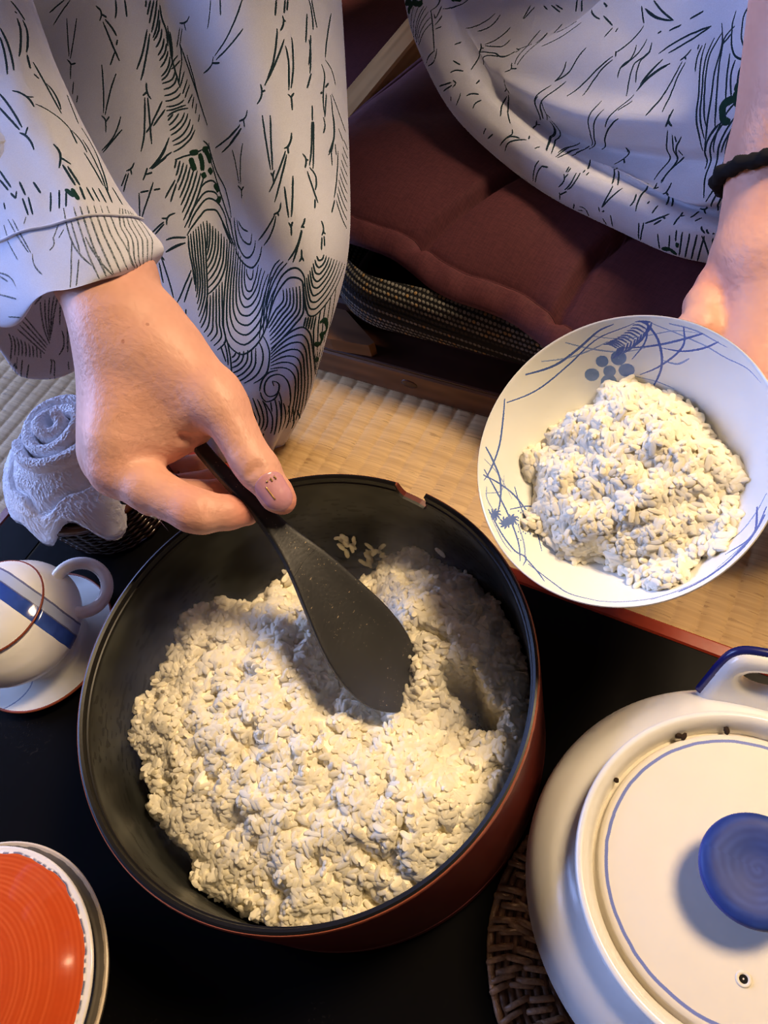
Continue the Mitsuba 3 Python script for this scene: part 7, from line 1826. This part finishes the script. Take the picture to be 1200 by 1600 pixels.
sl1 = Cloth(SLEEVE_CLOTH, sleeve_wrinkle, 200)
add('person__sleeve', sheet(sl1.g), 'cotton', True, label='wide folded back yukata sleeve')
sl1.print('person__sleeve__print', SLEEVE_PRINT, .0013, 'print_ink', 'dark printed grass blades')
sl1.print('person__sleeve__print_001', SLEEVE_WRONG_SIDE, .0010, 'print_gray', 'gray print showing through the wrong side of the cuff')
sl1.print('person__sleeve__print_002', SLEEVE_DOTS, .0022, 'print_green', 'green printed drop')
# the turned cuff's stitched edge: a raised hem band across the sleeve
us = np.full(60, .335)
vs = np.linspace(.22, .93, 60)
q, nn = sl1.at(np.c_[us - .012 * np.sin(vs * 3), vs], .0010)
add('person__sleeve__hem_seam', tube(q, .0007, 8), 'cotton', True)
bk1 = Cloth(SLEEVE_BACK, None, 120)
add('person__sleeve_001', sheet(bk1.g), 'cotton', True, label='hanging inner side of the sleeve')
bk1.n = bk1.n * np.sign((bk1.n @ (EYE - bk1.g.reshape(-1, 3).mean(0))).mean())
bk1.print('person__sleeve_001__print', SLEEVE_BACK_PRINT, .0010, 'print_gray', 'gray print showing through the wrong side')


def lap2_wrinkle(u, v, g):
    w_ = .006 * (meshkit.fbm(np.stack([u * 4, v * 5, 0 * u], -1), 3, 13) - .5)
    # folds drawn towards the waist
    for (u0, v0, u1, v1, wd_, am) in ((.30, .62, .62, .86, .030, .010), (.36, .58, .70, .80, .022, -.008), (.22, .55, .42, .95, .05, .009), (.45, .55, .80, .75, .03, .007)):
        du, dv = u1 - u0, v1 - v0
        t_ = np.clip(((u - u0) * du + (v - v0) * dv) / (du * du + dv * dv), 0, 1)
        d_ = np.hypot(u - u0 - t_ * du, v - v0 - t_ * dv)
        w_ = w_ + am * np.exp(-(d_ / wd_) ** 2) * np.sin(np.pi * np.clip(t_ + .25, 0, 1))
    return w_ * np.clip((v - .14) / .08, 0, 1)


lap2 = Cloth(LAP_CLOTH_OTHER, lap2_wrinkle, 240)
add('person_001__yukata', sheet(lap2.g), 'cotton', True, label='white cotton yukata with dark grass and wave print')
lap2.print('person_001__yukata__print', OTHER_PRINT, .00105, 'print_ink', 'dark printed grass blades and wave lines')
lap2.print('person_001__yukata__print_001', OTHER_DOTS, .0042, 'print_green', 'dark green printed spray curls', False)
# the upper halves of the yukata, above the frame
for key, R_, L_, HIP, CH, NK, elbow in (('person', R1, L1, HIP1, CH1, NK1, ((-.735, .40, .50), None)), ('person_001', R2, L2, HIP2, CH2, NK2, ((-.33, .62, .42), (.125, .50, .44)))):
    tr = [seg(HIP, .165, CH, .138), seg(CH, .138, NK, .060), seg(CH, .125, R_, .075), seg(CH, .125, L_, .075)]
    sl_ = [[seg(R_, .075, elbow[0], .085)]]
    if key == 'person':
        sl_.append([seg(elbow[0], .080, ARM[0][0], .052), seg(ARM[0][0], .052, ARM[0][2], .042)])
    if elbow[1] is not None:
        sl_.append([seg(L_, .075, elbow[1], .085)])
        # the far sleeve hangs down beside the cushion
        sl_.append([seg(elbow[0], .085, (-.395, .750, .230), .068), seg((-.395, .750, .230), .068, (-.420, .800, .155), .055), seg((-.395, .750, .230), .06, (-.440, .735, .165), .045)])
    add(key + '__yukata_top', sculpt([tr] + sl_, [], .008, .03, .02, 6), 'cotton', True)

# ------------------------------------------------------------------ steam rising from the rice
n_ = 40
zz_, yy_, xx_ = np.meshgrid(*[np.linspace(0, 1, n_)] * 3, indexing='ij')
wisp = meshkit.fbm(np.stack([xx_ * 4.5 + .8 * zz_, yy_ * 4.5, zz_ * 2.2], -1), 3, 41)
dens = np.clip((wisp - .40) / .25, 0, 1) * np.clip((1 - zz_) * 3, 0, 1)
rr_ = np.hypot(xx_ - .5, yy_ - .5) * 2
dens *= np.clip((1 - rr_) * 5, 0, 1)
lo_, size_ = TUB + [-.113, -.113, .015], np.array([.226, .226, .125])
steam_profile = [(0, .016), (.111, .016), (.112, .018), (.112, .105), (.108, .122), (.08, .134), (0, .138)]
scene['steam'] = mikit.ply(lathe(steam_profile, TUB, 64), {'type': 'null'}, smooth=True, interior={
    'type': 'heterogeneous', 'albedo': {'type': 'rgb', 'value': [.99, .99, .99]}, 'scale': 2.3,
    'sigma_t': {'type': 'gridvolume', 'grid': mi.VolumeGrid(dens[..., None].astype(np.float32)), 'filter_type': 'trilinear',
                'to_world': T().translate(lo_.tolist()).scale(size_.tolist())}})
tag('steam', 'thin wisps of steam rising from the hot rice in the tub', 'steam', None, 'stuff')
